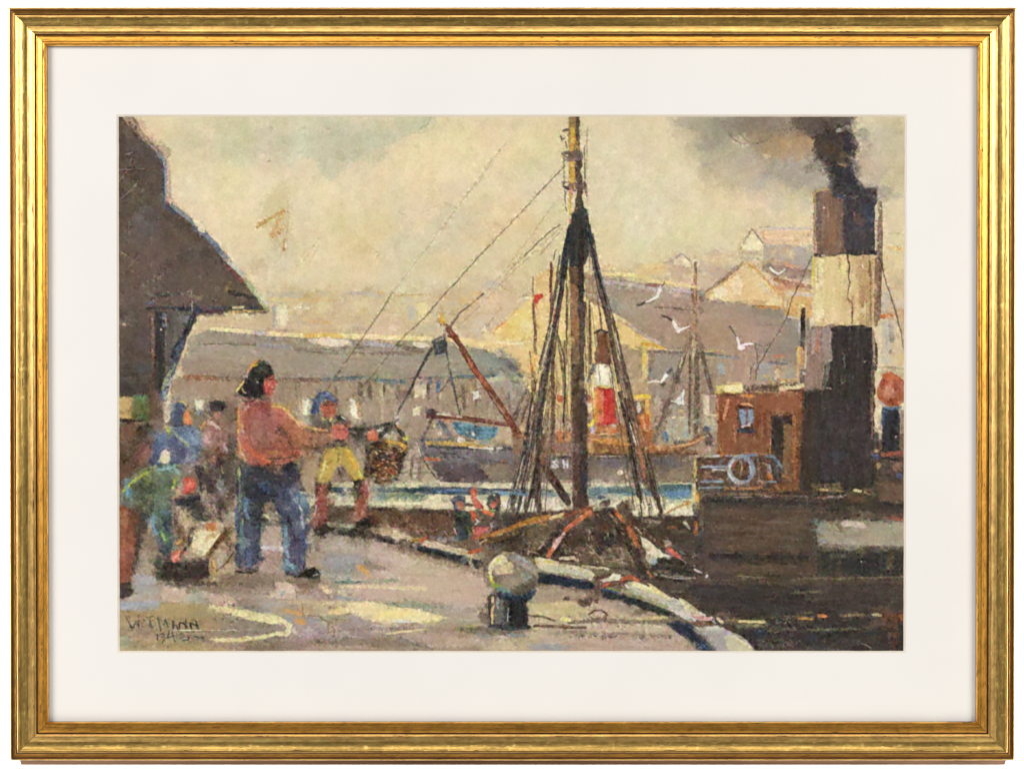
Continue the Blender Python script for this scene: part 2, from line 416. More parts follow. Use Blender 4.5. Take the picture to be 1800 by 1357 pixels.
ART2 = '''
L painted_warehouse
P a58f7a 1028,486 1060,486 1240,514 1380,545 1425,565 1425,640 1320,640 1290,624 1160,612 1100,580 1028,522;soft=1.5 var=6 kind=h
B 989182 .7 1085,518 26,34;edge=.7
B a3a08f .5 1100,545 30,10 30;edge=.7
B 8e8878 .75 1340,560 70,30;edge=.7
B 8b8d86 .6 1390,590 36,30;edge=.7
B a7876b .6 1250,580 80,30;edge=.8
S b3a39e 8 1062,496 1110,500 1150,508 1190,512;a=.8 dry=.3
S b39a90 6 1080,506 1140,510 1170,518;a=.7 dry=.3
S c7b3b2 5 1182,508 1215,514;a=.9
S b9a5a0 5 1160,516 1210,522;a=.7 dry=.3
S 8c8377 7 1150,515 1178,519;a=.6
S 7a5c48 3 1150,540 1190,542 1220,545;a=.8
S 9a9893 6 1248,554 1300,556;a=.7 dry=.3
S 7b7a78 5 1325,570 1390,573;a=.8 dry=.3
E 9b5d50 1148,502 14,3.5 -12;a=.75
E 7c5f50 1104,522 9,14;a=.35
E a9917b 1104,522 6,11;a=.6
B 7f8378 .7 1083,540 12,16;edge=.6
P e6c98c 1240,517 1308,462 1322,462 1345,485 1372,520 1378,540 1345,540 1300,532 1240,524;soft=1.3 var=5
P dfbe83 1300,475 1330,475 1340,535 1300,530;a=.5 soft=4
E efe1b6 1269,514 10,9 -15;a=.9
E f0dfb3 1264,516 8,7;a=.8
E ecdab0 1296,500 8,19 -3;a=.9
S e6ddb8 8>5 1335,498 1352,515 1369,527;a=.95
S e3b560 7 1238,515 1252,515;a=.8
S 86654f 4 1240,513 1262,500 1285,482 1303,466;a=.95
S d29c5e 2.5 1238,516 1268,499 1300,477;a=.8
S d8a04f 6 1314,463 1326,470 1334,478;a=.9
S a37a58 4 1334,478 1343,490;a=.9
S c5843f 4 1333,538 1370,540;a=.9
S d99b46 4 1330,540 1364,543;a=.7
P d1b8a5 1343,484 1356,486 1372,500 1372,504 1356,502 1345,492;a=.95
S cf7a45 6 1362,502 1374,512 1377,520;a=.9
S b0714c 8 1362,492 1385,497 1424,504;dry=.2
S d19c64 8 1372,503 1422,512;a=.9
S a5684a 4 1385,498 1422,506;a=.6
P e0aa62 1374,522 1428,522 1428,556 1378,556;kind=i a=.9
S d7c4b8 5 1384,517 1426,519;a=.95
S d3bfba 4 1381,557 1402,559;a=.95
S dd8f55 4 1376,512 1378,548;a=.85
E ddcfae 1381,533 3,9 5;a=.85
S 8b7c68 3 1386,528 1380,548;a=.5
B cfa05c .6 1405,542 15,10;edge=.7
P e7c883 845,602 868,578 915,540 935,520 938,486 968,470 1000,470 1030,500 1030,520 1062,540 1085,556 1130,590 1170,612 1138,640 1138,735 845,735;soft=1.3 var=6 kind=i
P ecd079 870,580 912,545 935,545 935,590 905,600 868,598;soft=4 a=.7
E e9da74 900,570 12,14;a=.5
B efdda2 .8 922,578 12,16;edge=.5
B ecd5a0 .7 855,590 10,12;edge=.6
E e8d48f 905,600 30,4;a=.6
P e4c08a 938,488 966,474 968,530 940,530;soft=3 a=.7
E e3a75c 950,490 4,9 10;a=.5
S de9d43 5 873,578 890,562 910,546;a=.9
S cf9a55 3 868,590 872,578;a=.8
S f0e0b0 4 909,530 920,524 934,522;a=.8
S e6d8b8 3 938,490 944,482 956,476;a=.8
S 9a8c68 2 912,522 926,520 936,522;a=.6
S 8f8168 1.6 880,505 895,511 905,518 914,521;a=.5
S b39365 1.4 886,602 905,601 921,597 925,590 918,582;a=.6
S caa26c 1.5 868,580 888,562;a=.5
S f0e3c0 5 868,600 905,604 936,600;a=.7
S d2c0b0 4 870,573 885,563 900,552;a=.6
P a88d70 1028,480 1050,486 1050,540 1028,520;soft=1 a=.9
S e6cc88 4 1030,477 1046,478;a=.9
S cdb8ae 4 1030,516 1045,520 1058,532;a=.8
S a98660 4 1030,519 1048,533 1060,542;a=.8
P e6c57b 1070,562 1100,568 1140,600 1160,612 1145,616 1100,600 1075,600;a=.8 soft=1
S f0dd95 6 1078,553 1095,562 1110,572;a=.9
S ac8a66 4 1088,562 1110,575 1126,590;a=.8 dry=.3
S c7b2b4 5 1106,572 1140,594 1165,606;a=.8
S 8a8072 10 1090,545 1120,565 1165,595;a=.45
S dfa838 6 1128,604 1150,607 1165,611;a=.95
P a79073 1090,603 1138,615 1138,735 1090,720;soft=1.2 a=.9
P e6c86c 1129,607 1138,607 1138,668 1130,668;a=.9
S e7c65f 7 1133,612 1133,640;a=.9
S e3cb90 7 1133,645 1131,668;a=.9
P efdc8e 1108,606 1128,616 1107,612;a=.9
S e0b07a 4 1120,665 1138,668;a=.6
P a98f73 1138,615 1425,625 1425,735 1138,735;soft=1.4 kind=v var=5
P 948c80 1141,618 1200,620 1195,668 1141,668;soft=2 a=.75
S 6c665f 5 1141,619 1165,618 1200,620;a=.9
S 6f6a63 6>4 1215,620 1245,622 1280,627 1300,628;a=.9
S d3a55c 3 1245,616 1270,617;a=.8
S 8b9594 5 1262,628 1300,629;a=.7 dry=.2
P 8d6d52 1142,622 1151,620 1150,645 1143,645;a=.7
S 67696a 5 1142,640 1141,667;a=.7
P 9aa3a6 1263,640 1273,638 1275,660 1263,660;a=.85
S b3a489 6 1285,638 1286,655;a=.5
P 9d8a72 1230,630 1262,630 1262,672 1230,672;a=.6 soft=3
P 9e9d91 1325,640 1390,633 1400,668 1330,668;a=.8 soft=2
P b59c80 1353,642 1382,640 1382,664 1353,664;a=.9
E dcb884 1365,656 5,9;a=.8
P 7e7b73 1330,560 1425,575 1400,640 1332,625;a=.4 soft=10
S 6f706e 5 1352,637 1382,639;a=.8
S c8724a 4 1361,626 1380,625;a=.8 dry=.3
L -
L painted_shed
P 9a8e7b 335,590 372,577 450,582 530,590 640,597 780,598 838,612 882,622 905,640 935,660 900,668 330,664 318,640;soft=1.6 kind=h var=6
P a39880 370,598 560,606 620,615 620,650 340,650 350,610;soft=8 a=.5
B 8d8a7c .6 540,640 50,14;edge=.8
B 94907f .7 750,640 120,20;edge=.8
B 8f948a .85 860,640 36,22 20;edge=.5
P 8b8b82 835,615 872,618 900,640 915,660 860,660 838,640;a=.5 soft=3
S e8d79b 6 372,577 415,580 450,583;a=.95
S b5aea5 5 445,582 470,586;a=.9
S ead68f 8 464,586 500,588 534,590;a=.95
S e3b055 8 536,590 570,588 600,590;a=.95
S ecd896 8 602,589 625,592;a=.9
S ead690 7 640,588 670,592 700,594 758,594;a=.95
S 6f6455 2 470,578 520,581 540,583;a=.5
S 8f8272 9 450,595 500,598 540,598;a=.8
P dcc6ae 541,594 575,593 610,597 618,604 595,609 560,606 543,601;a=1
S a6a098 5 642,604 668,607 695,609;a=.9
S d8b66c 3 645,598 690,601;a=.5
S 6f6457 8 700,606 720,614 744,617;a=.85
S e3d0be 9 730,604 742,608;a=.95
S e8d7c4 6 748,605 754,609;a=.95
S e5cb8c 8 786,597 795,598;a=.9
S e9c97f 9 815,597 835,600 846,607;a=.9
S ebc9a5 5 842,610 870,614 880,622;a=.8
S 9a9a94 6 450,607 475,608 500,609;a=.8
S 746857 3 405,605 450,607 490,612;a=.6
S 6f6558 5 600,612 640,612;a=.5
S 7b7060 4 500,622 560,618 600,623;a=.4
S 746452 6 640,622 680,620 720,622 742,619;a=.5
S b09c7f 5 632,628 650,629;a=.6
E 7a6f60 860,657 10,6;a=.5
S dccab6 6 868,618 878,626;a=.9
S 5c6062 5>7 880,628 898,640 912,655 918,662;a=.9
S 485c68 5 896,645 914,660;a=.9
P 8a7767 320,648 352,628 440,640 440,660 318,656;a=.55 soft=4
P a18a72 300,664 905,664 945,700 945,800 700,800 560,760 300,760;soft=1.5 kind=v var=5
S 8a715a 9 325,664 380,664 480,668 560,667;a=.85 dry=.25
S a2623f 6 325,661 352,662;a=.7 dry=.3
S 7d6a56 5 500,666 560,668 600,667;a=.7
S a6643d 3 550,670 562,671;a=.8
S 64777a 7 568,668 600,666 635,664;a=.75 dry=.3
S 53666e 5 600,664 640,664 660,668;a=.7 dry=.3
S 5b7a84 9 662,668 690,671 712,670;a=.85 dry=.2
S 5a5750 4 712,665 770,664 840,664;a=.7
S 576d78 5 805,662 840,660 880,662;a=.8
P cabf9f 838,664 880,660 910,662 925,668 870,672 840,672;a=.8
P a8a397 835,672 920,670 925,680 835,680;a=.7
S 5b5a50 9 893,662 905,670 918,672;a=.6
S 86694f 8 432,675 428,700;a=.3
P a38c76 560,680 720,676 720,790 560,790;soft=3 a=.6 kind=v
S 73604e 9 632,675 634,700;a=.75
S 765f4c 6 648,672 650,698;a=.7
S 5a544a 4 674,678 674,690;a=.7
S b59f7c 7 671,672 672,740;a=.6
S b29a7b 5 655,700 660,735;a=.4
S 9c6a4a 3 655,676 664,674;a=.4
P e9e2c9 531,702 544,702 544,718 540,730 533,730;a=1
S e0b184 2.5 530,703 531,722;a=.6
P ebe4cb 615,703 627,703 628,728 630,738 617,732;a=1
S cf8a58 4 629,706 630,728;a=.8
P dfcf9f 727,676 750,674 750,695 728,698;a=.75
P e4d2a0 725,716 738,714 738,730 727,732;a=.8
P dcd8c4 829,688 843,686 843,702 832,703;a=1
S d3a070 3 822,690 823,700;a=.5
S c98d4a 6 829,678 831,683;a=.8
E b5b0a8 896,690 6,20;a=.75
S 71847f 4 911,680 911,700;a=.7
S 4f6f8c 8>5 772,670 771,680 768,688;a=.95
S 617684 5 734,676 748,675;a=.8
S 4c5f70 6 756,663 757,675;a=.7
S 6b5a50 6 752,675 752,696;a=.8
S 7a6a58 5 769,698 770,708;a=.7
S e1c987 5 774,692 774,700;a=.7
S 72614f 6 813,678 816,715;a=.8
S 9a8a72 12 840,705 842,735;a=.5
S 968368 5 855,690 857,720;a=.5
S c9ab86 5 860,720 862,735;a=.5
S 73614f 6 893,700 893,715;a=.4
S b79f81 4 888,678 888,700;a=.5
P d7ccb0 288,704 301,704 300,735 290,748 286,735;a=1
P e2d9bd 341,702 359,702 357,722 345,722;a=1
S 7f8ea6 7 346,724 357,723;a=.9
P a58d74 310,672 400,672 400,705 310,705;a=.5 soft=4
M 500 11 2 6 320,580,940,665;a=.4 pull=6
M 500 11 88 7 300,668,940,790;a=.4 pull=6
L -
M 300 12 -10 8 460,508,930,585;a=.4 pull=9
M 260 12 -5 8 1150,430,1425,560;a=.4 pull=6
'''
ART3 = '''
L painted_building
P 5d4f46 200,200 228,200 248,228 272,258 285,274 290,300 291,354 303,360 330,384 358,408 384,442 404,470 432,498 448,520 470,548 440,552 398,548 372,556 345,558 335,580 312,640 292,690 288,760 270,770 200,760;soft=1.6 wob=1.2 var=6
P 68584d 210,420 400,470 440,530 300,545 210,540;soft=20 a=.6
B 57504e .7 258,262 36,20;edge=.8
B 5c565a .5 262,400 22,26;edge=.8
B 6b5f5a .4 252,388 16,20;edge=.8
B 6e5847 .6 230,220 26,20;edge=.8
B 554a41 .7 320,470 60,40;edge=.9
B 64584a .6 350,500 60,24;edge=.9
S b09478 13>8 222,206 240,228 262,252;dry=.3 a=.8
S c9a883 9 240,206 264,236 290,268;dry=.25 a=.75
S cfa98c 4 268,240 290,268;a=.6
S 7b6a58 3 236,226 262,260;a=.5
S b0a79a 4 250,240 268,258 280,272;dry=.4 a=.7
S 8c93a0 8>6 280,272 291,284 292,300 292,318;a=.9
S 48546a 5 284,280 288,300 289,330 289,356;a=.85
S c3a092 5 295,282 297,310 300,336;dry=.3 a=.8
S c58a80 6 293,330 296,345 294,355;dry=.3 a=.8
S ddbfa4 6 302,340 303,352 310,358;a=.8
S 6f6a4d 4 299,341 300,350;a=.7
S 4b4d66 8 288,362 302,370 312,376;a=.75
S 7f8d86 9>7 304,360 316,372 330,384;a=.9
S 767f80 9 328,382 345,396 362,410;dry=.2 a=.85
S 6a7484 10 344,402 362,414 380,432 390,446;a=.9 dry=.2
S 70696a 9 382,436 398,456;a=.7 dry=.3
S 8d7c74 8 392,444 404,460;a=.6 dry=.3
P ece0b8 340,388 350,390 362,402 361,409 352,408 344,398;a=.97
S e2b98c 3 312,358 330,374 342,386;a=.6
S 7c4443 8>10 400,468 412,482 426,494;a=.85 dry=.15
S a4544e 7 414,482 426,494;a=.7 dry=.3
S b3c4bb 6 402,462 415,472 428,484;dry=.3 a=.85
S a9ae7c 9 430,494 440,502 448,514;dry=.3 a=.9
S 7f9a78 6 440,500 447,510;dry=.3 a=.7
S 8ea0b2 6 456,520 464,530;a=.6 dry=.35
S 9daa55 4 456,528 464,538 472,547;a=.95
S d6d2b8 3 452,516 462,526 472,540;a=.6
S 3a3634 8 404,514 424,518;a=.8 dry=.2
S 423c3a 7 420,519 452,524;a=.75 dry=.2
S 352f30 5 405,476 412,486;a=.5
P 3f4450 300,544 330,536 380,540 440,534 466,546 400,546 350,552;a=.8 soft=2 dry=.15 kind=h
S 2f3038 6 260,542 300,540 345,548 380,546;a=.7 dry=.25
S 3c445c 8 340,544 392,546;a=.7
S 6d444c 7>9 356,540 372,548 388,547;a=.8 dry=.2
S 5c3e48 9 358,550 385,552;a=.8
S 4b4743 6 272,518 318,517;a=.75 dry=.2
P 9a7c56 337,518 356,519 356,526 337,527;a=.85
S 84684f 10>6 402,498 396,512;a=.75
B 6d5450 .7 325,520 12,8;edge=.4
S d6a860 5 402,549 432,546 444,548;a=.9 dry=.2
S e3cfa0 5 410,541 428,540;a=.85
P ede0b4 408,552 438,551 440,558 412,558;a=.95
S c3a061 3 440,546 468,546;a=.6
S 7c8a5e 3 372,556 386,556 398,554;a=.8
S b77f55 3 380,557 390,556;a=.6
P 5f5a52 284,548 345,548 335,580 312,636 296,680 284,660;soft=1.5 a=.95 kind=v
B 77777c .6 322,562 12,9;edge=.5
B 6b665b .7 306,590 14,24;edge=.8
P 3b3935 271,548 288,548 290,640 286,700 272,690;soft=1.5 a=.95 kind=v
S 33383f 9>14 342,552 332,575 316,604 306,628;a=.95
S 3f4a63 10 318,604 306,640 294,680 286,700;a=.85 dry=.15
S 51607a 6 322,600 313,622;a=.7 dry=.2
S 6b7d9a 8 288,552 289,572;a=.7
S c9a674 3 292,558 292,570;a=.85
S 5c6f9a 8 284,690 281,720;a=.8
S 8d6451 6 268,550 269,590 268,650;a=.75 dry=.2
S 5f4a40 10 266,640 266,700 264,740;a=.8
S 45566e 6 262,640 262,656;a=.5
S 5276a0 3 258,533 270,533;a=.7
P 504840 208,640 262,640 262,694 208,690;soft=3 a=.7 kind=h
B 4d4a50 .7 252,648 16,12;edge=.8
S e0dccf 9>5 304,662 297,676 290,692;a=.55 dry=.35
S a4b483 7 300,652 292,668 286,684;a=.85 dry=.25
S c8a981 4 324,618 312,650;a=.8
S d5b27a 5 328,614 322,628;a=.7
S 8fc0cf 6 288,690 290,700;a=.8
S 93a06a 4 308,640 300,655;a=.6
S b5a48d 1.3 344,578 326,616 306,660;a=.7 dry=.3
L -
S c9b9aa 1.4 208,300 240,297 262,298 282,304;dry=.45 a=.55
S c4b5a6 1.2 210,318 226,300;dry=.45 a=.6
S c4b5a6 1.3 233,330 250,315;dry=.4 a=.7
S c4b5a6 1.2 208,354 224,340 240,325;dry=.5 a=.55
S c4b5a6 1 250,340 258,320;dry=.5 a=.5
S bcab9c 2 223,272 234,268;dry=.45 a=.6
S bcab9c 1.5 229,286 231,279;dry=.4 a=.7
S b1a295 1.2 226,410 228,390;dry=.5 a=.5
S b1a295 1.2 216,482 230,466 246,448;dry=.5 a=.6
S b1a295 1 266,412 268,440 266,475;dry=.5 a=.4
S b1a295 1.4 215,444 226,452;dry=.4 a=.6
S cbbdb0 1.5 275,492 296,472;dry=.5 a=.5
S cbbdb0 1.8 337,512 338,530 338,548;dry=.5 a=.8
K 60 1.3 b9aca2,9d9088,d4c8bd 210,470 300,470 380,480 400,530 260,540 210,540;asp=.8 a=.5
K 60 1.1 b0a298,8a7d76,473d38 210,210 280,300 380,450 300,470 210,460;asp=.8 a=.5
E d8a78c 219,570 3,3.5;a=.9
E d8c2a8 331,513 1.6,1.6
E e0d0c8 283.5,578 1.5,1.8
S b6623c 3 270,488 274,484;dry=.3 a=.6
S 9c604c 5 236,336 244,346;dry=.5 a=.4
R 6b5848 200,692 290,900;soft=4 a=.95 wob=4 kind=v var=8
P 3d3631 207,672 262,672 262,700 207,698;soft=4 a=.5
L painted_crate
P cba66a 208,700 233,698 234,735 208,736;soft=1.4 kind=v
P a98d5a 222,700 236,698 236,734 226,734;a=.5 soft=3
P 5f7044 233,697 258,694 261,736 232,736;soft=1.6 var=9
B 4f9070 .5 245,697 11,5;edge=.6
B 7f6b42 .5 238,716 8,12;edge=.7
S 7ea08a 3 242,733 257,730;a=.6 dry=.4
L -
S 2f2b28 6 210,738 240,741 256,738;dry=.25 a=.9
S b39c84 5 210,744 240,744 262,745;dry=.45 a=.7
S 3a322e 5 232,752 268,748;dry=.2 a=.85
B 87594a .8 222,756 18,10;edge=.6
B 4c3f3a .8 244,764 16,14;edge=.6
E c88b45 214,770 3.5,6;a=.6
B 8d5c4b .7 252,785 16,10;edge=.6
B 54402f .8 225,800 20,30;edge=.9
S 45352d 8 240,780 238,830;a=.6
B 9a6450 .8 251,808 10,12;edge=.6
B 6c4f3c .7 218,835 14,20;edge=.8
S a87055 4 240,822 236,835;a=.6
P 7d6a57 270,735 420,700 420,960 300,960 262,900;soft=6 a=.9 var=11
P 8a7560 540,740 720,740 720,850 560,860;soft=6 a=.7 var=9
P a8927b 560,735 700,735 700,770 570,760;soft=5 a=.5
P 5b5046 360,780 430,760 430,930 370,930;soft=6 a=.8 var=12
K 70 5 4b443c,6b5a49,8c755b,3c3833,75685a 370,770 425,760 425,930 375,930;ang=70 a=.7
P c5ab88 520,790 560,800 560,870 530,870;soft=4 a=.6
P a5917c 200,890 330,860 590,900 730,955 850,985 950,1030 1100,1060 1200,1100 1260,1160 200,1160;soft=3 var=6 kind=h wob=3
P a48b6c 205,930 262,920 262,1010 205,1010;soft=6 a=.7 var=10
P 8b7a66 250,930 320,930 300,1010 245,1010;soft=5 a=.8 kind=v
B b3a08b .8 250,1000 20,30;edge=.8
B a7a4a6 .8 245,1018 22,9;edge=.5
B a9a6a8 .85 255,1035 26,12;edge=.5
B b8a79d .8 255,1056 40,12;edge=.6
P 9b99a0 208,1060 280,1056 282,1072 250,1076 208,1072;soft=2 a=.85 kind=h
S 7c8c84 3 214,1064 245,1060;a=.6 dry=.3
P c8b09a 282,1030 325,1034 327,1058 284,1056;soft=1.5 a=.95
P b6a48d 325,1034 368,1040 368,1060 326,1060;soft=1.5 a=.9
B a2a596 .7 340,1046 12,12;edge=.5
S 8f9c9e 3 299,1042 300,1054;a=.5
P c4a894 368,1044 400,1044 412,1056 405,1066 368,1062;soft=1.5 a=.9
P a58f66 208,1074 285,1060 366,1060 380,1072 420,1100 370,1110 208,1120;soft=3 a=.95 kind=h
B b99d68 .7 310,1072 30,12;edge=.7
B 9c9169 .6 355,1078 26,8;edge=.6
B 8a7f68 .6 400,1090 30,8 15;edge=.7
P 97806b 208,1100 260,1100 420,1110 500,1100 560,1145 208,1148;soft=6 a=.6 kind=h
P 8d7f70 400,1082 500,1096 510,1112 430,1120 380,1112;soft=3 a=.85 kind=h var=9
P b29a6d 208,1118 300,1122 400,1140 400,1148 208,1148;soft=6 a=.8 kind=h var=10
K 130 2.2 8c8a78,c9ad7c,7f7058,c0a27a 208,1110 420,1125 420,1144 208,1144;ang=0 a=.6
B 95a092 .5 222,1130 18,8;edge=.7
P dfd196 365,1062 400,1068 450,1076 490,1084 512,1096 510,1110 505,1118 498,1118 504,1104 500,1098 470,1096 430,1086 395,1076 368,1070;soft=1.2 a=.95
S e0d494 6 375,1066 420,1074 455,1082;a=.8
S b6c08a 3 385,1066 425,1068;a=.6 dry=.4
S 8ba0a8 3 455,1072 490,1078 505,1088;a=.7 dry=.3
P e0cf95 368,1123 420,1122 470,1116 505,1108 508,1116 480,1120 430,1127 380,1129;soft=1 a=.92
P 8a7a6e 440,1128 480,1118 560,1110 560,1118 500,1126;a=.7 soft=2
P 7d6b57 420,1132 520,1124 640,1116 760,1130 700,1136 560,1132 440,1146;soft=3 a=.75 kind=h
K 150 2 b98f5c,6d5a48,a3927a,7f8478 410,1126 700,1126 760,1143 400,1143;ang=0 a=.55
B 8f7a66 .85 440,1018 70,16;edge=.8
B 7d6957 .7 400,1030 70,8;edge=.6
B 9b8a7a .8 420,1044 50,10;edge=.7
P cdb09c 484,1024 500,1021 518,1032 520,1050 510,1053 470,1050 462,1046 486,1042;soft=1.2 a=.95
E 98a09c 496,1042 5,3.5;a=.7
B 9c8b80 .8 400,1054 44,7;edge=.6
S 6d5f52 5 412,1056 440,1060;a=.5
P 7f6c5a 415,1054 450,1054 458,1070 440,1072 418,1066;soft=2 a=.75
E 71847f 453,1056 7,5;a=.6
S 6b7a74 4 432,1070 458,1070;a=.7
B a59d98 .8 475,1066 24,9;edge=.6
P d4bb8a 490,1056 560,1056 720,1055 720,1062 560,1064 520,1064;soft=2 a=.8 kind=h
P 9d8c76 500,1062 530,1060 545,1070 530,1076 505,1072;a=.6 soft=2
S d8a050 6 498,1072 515,1076 530,1080;a=.75 dry=.3
P c7a06a 524,1066 548,1066 552,1080 530,1080;a=.6 soft=2
P bfb084 550,1064 575,1062 580,1088 548,1088;a=.85 soft=2
P e9d08f 580,1070 622,1066 626,1074 600,1080 578,1080;a=.9
P a2a07f 570,1082 614,1080 612,1090 574,1090;a=.85 soft=1.5
B 8f979b .8 525,1088 40,6 4;edge=.6
E d99b48 528,1093 9,6 -10;a=.9
P a69891 500,1096 580,1092 690,1098 700,1118 560,1122 510,1112;soft=3 a=.9 var=9
K 90 2 7d7069,c3b3a4,8c7c74,b59e83 500,1098 690,1098 690,1120 510,1118;ang=0 a=.6
P e2d3a0 606,1064 640,1056 700,1066 745,1072 790,1088 740,1096 660,1092 625,1084 612,1074;soft=1.8 a=.97 kind=h
P f0da8f 660,1072 720,1074 738,1082 700,1088 650,1086;soft=3 a=.85 kind=h
S e6cf84 6 710,1082 735,1082;a=.8
S d4d2c0 5 690,1092 720,1092;a=.7
S dcc48c 4 735,1086 790,1088;a=.8 dry=.3
S e0a94e 4 632,1058 640,1064;a=.7
B 9c949a .85 632,1086 18,8;edge=.5
E a58f78 610,1092 7,4;a=.7
S 8d7965 5 690,1104 740,1104 780,1106;a=.6 dry=.3
P c7b596 545,1024 560,1028 572,1042 580,1046 575,1030 565,1026;a=.5
P e6cf98 558,1028 575,1030 580,1044 572,1044;a=.9
P e9d9a0 595,1028 640,1028 740,1034 640,1036 600,1036;a=.8 kind=h
P b49f94 528,1038 565,1038 575,1054 520,1054;a=.8 soft=2
P 8f8478 520,1030 545,1024 556,1034 530,1046;a=.8 soft=2
P 77644f 500,1020 550,1024 560,1030 540,1034 512,1030;a=.8 soft=2
E a5753c 535,1038 10,5;a=.7
E cbd3c2 603,1036 7,4;a=.9
S e8d49a 6 594,1040 610,1048;a=.9
S b7c7c4 5 612,1048 622,1050;a=.8
S 8d97a6 6 590,1050 615,1052 640,1054;a=.7
P c3aa95 620,1030 860,1000 862,1046 880,1060 780,1062 620,1052;soft=2 a=.95 kind=h
P c4ac97 640,965 700,970 760,985 850,1005 858,1040 760,1030 650,1012 640,1000;soft=2 a=.95 kind=h
B b3a291 .7 640,975 40,16;edge=.7
B bfaea5 .85 625,956 60,10;edge=.6
B 9fa3a3 .9 605,988 34,13;edge=.5
B a2a29c .8 585,1004 40,8;edge=.5
B 96846e .9 655,992 26,14;edge=.5
P cdb29b 662,1004 690,1004 700,1012 664,1014;a=.85 soft=1.5
S d99638 8>5 634,996 644,1004 648,1014;a=.95 dry=.15
S d8983f 5 642,1000 650,1010;a=.8
B bcbcae .8 605,1018 36,7;edge=.5
S 5f7f70 5 590,1023 620,1024 640,1022;a=.9 dry=.25
S 7d8f68 8 645,1020 665,1021 698,1020;a=.8 dry=.2
S 9d8a72 5 690,1008 740,1008 755,1012;a=.5 dry=.3
S e3d9a8 6 715,1033 750,1035;a=.85
S d8c78f 4 640,1028 700,1031;a=.7
B b5aa99 .6 757,1002 5,12;edge=.5
S 8b7d6c 3 756,990 757,1000;a=.5 dry=.3
B 8f9780 .8 700,1062 50,7;edge=.6
S 74796e 5 680,1062 740,1066;a=.6 dry=.3
P b1a394 750,1064 850,1060 850,1080 780,1086 740,1072;soft=4 a=.9 kind=h
E 877f7c 750,1072 6,5;a=.7
P ad9e90 780,1084 840,1082 840,1098 760,1100;soft=3 a=.9 kind=h
B b29d8f .9 790,1122 60,14;edge=.5
P b8a190 730,1118 830,1118 860,1136 760,1138;soft=3 a=.9 kind=h
S dcc993 4 680,1114 710,1110 745,1106;a=.85 dry=.25
S 8a7f72 5 700,1122 730,1134 760,1140;a=.6
S a99a5c 3 820,1100 845,1098;a=.7 dry=.3
S 857f56 6 800,1106 830,1104 850,1106;a=.8 dry=.2
B a0917e .9 900,1110 60,8;edge=.6
E 8f947c 862,1136 8,4;a=.6
P c1ac8c 930,1060 1050,1058 1130,1090 1200,1112 1240,1148 820,1148 880,1120 930,1108;soft=3 a=.95 kind=h
P c9b486 930,1062 1010,1058 1040,1070 1030,1082 940,1082;soft=4 a=.9 kind=h
P b49d86 950,1122 1180,1122 1235,1146 900,1146;soft=4 a=.9 kind=h
P 96866f 960,1108 1180,1112 1180,1120 960,1116;soft=2.5 a=.7 kind=h
B 92929a .85 970,1138 40,6;edge=.5
K 60 1.6 4b4136,6f604d 1000,1116 1180,1118 1180,1124 1000,1122;ang=0 a=.7
M 1500 13 2 7 208,930,1230,1143;a=.4 pull=6 asp=.3 spread=10
'''
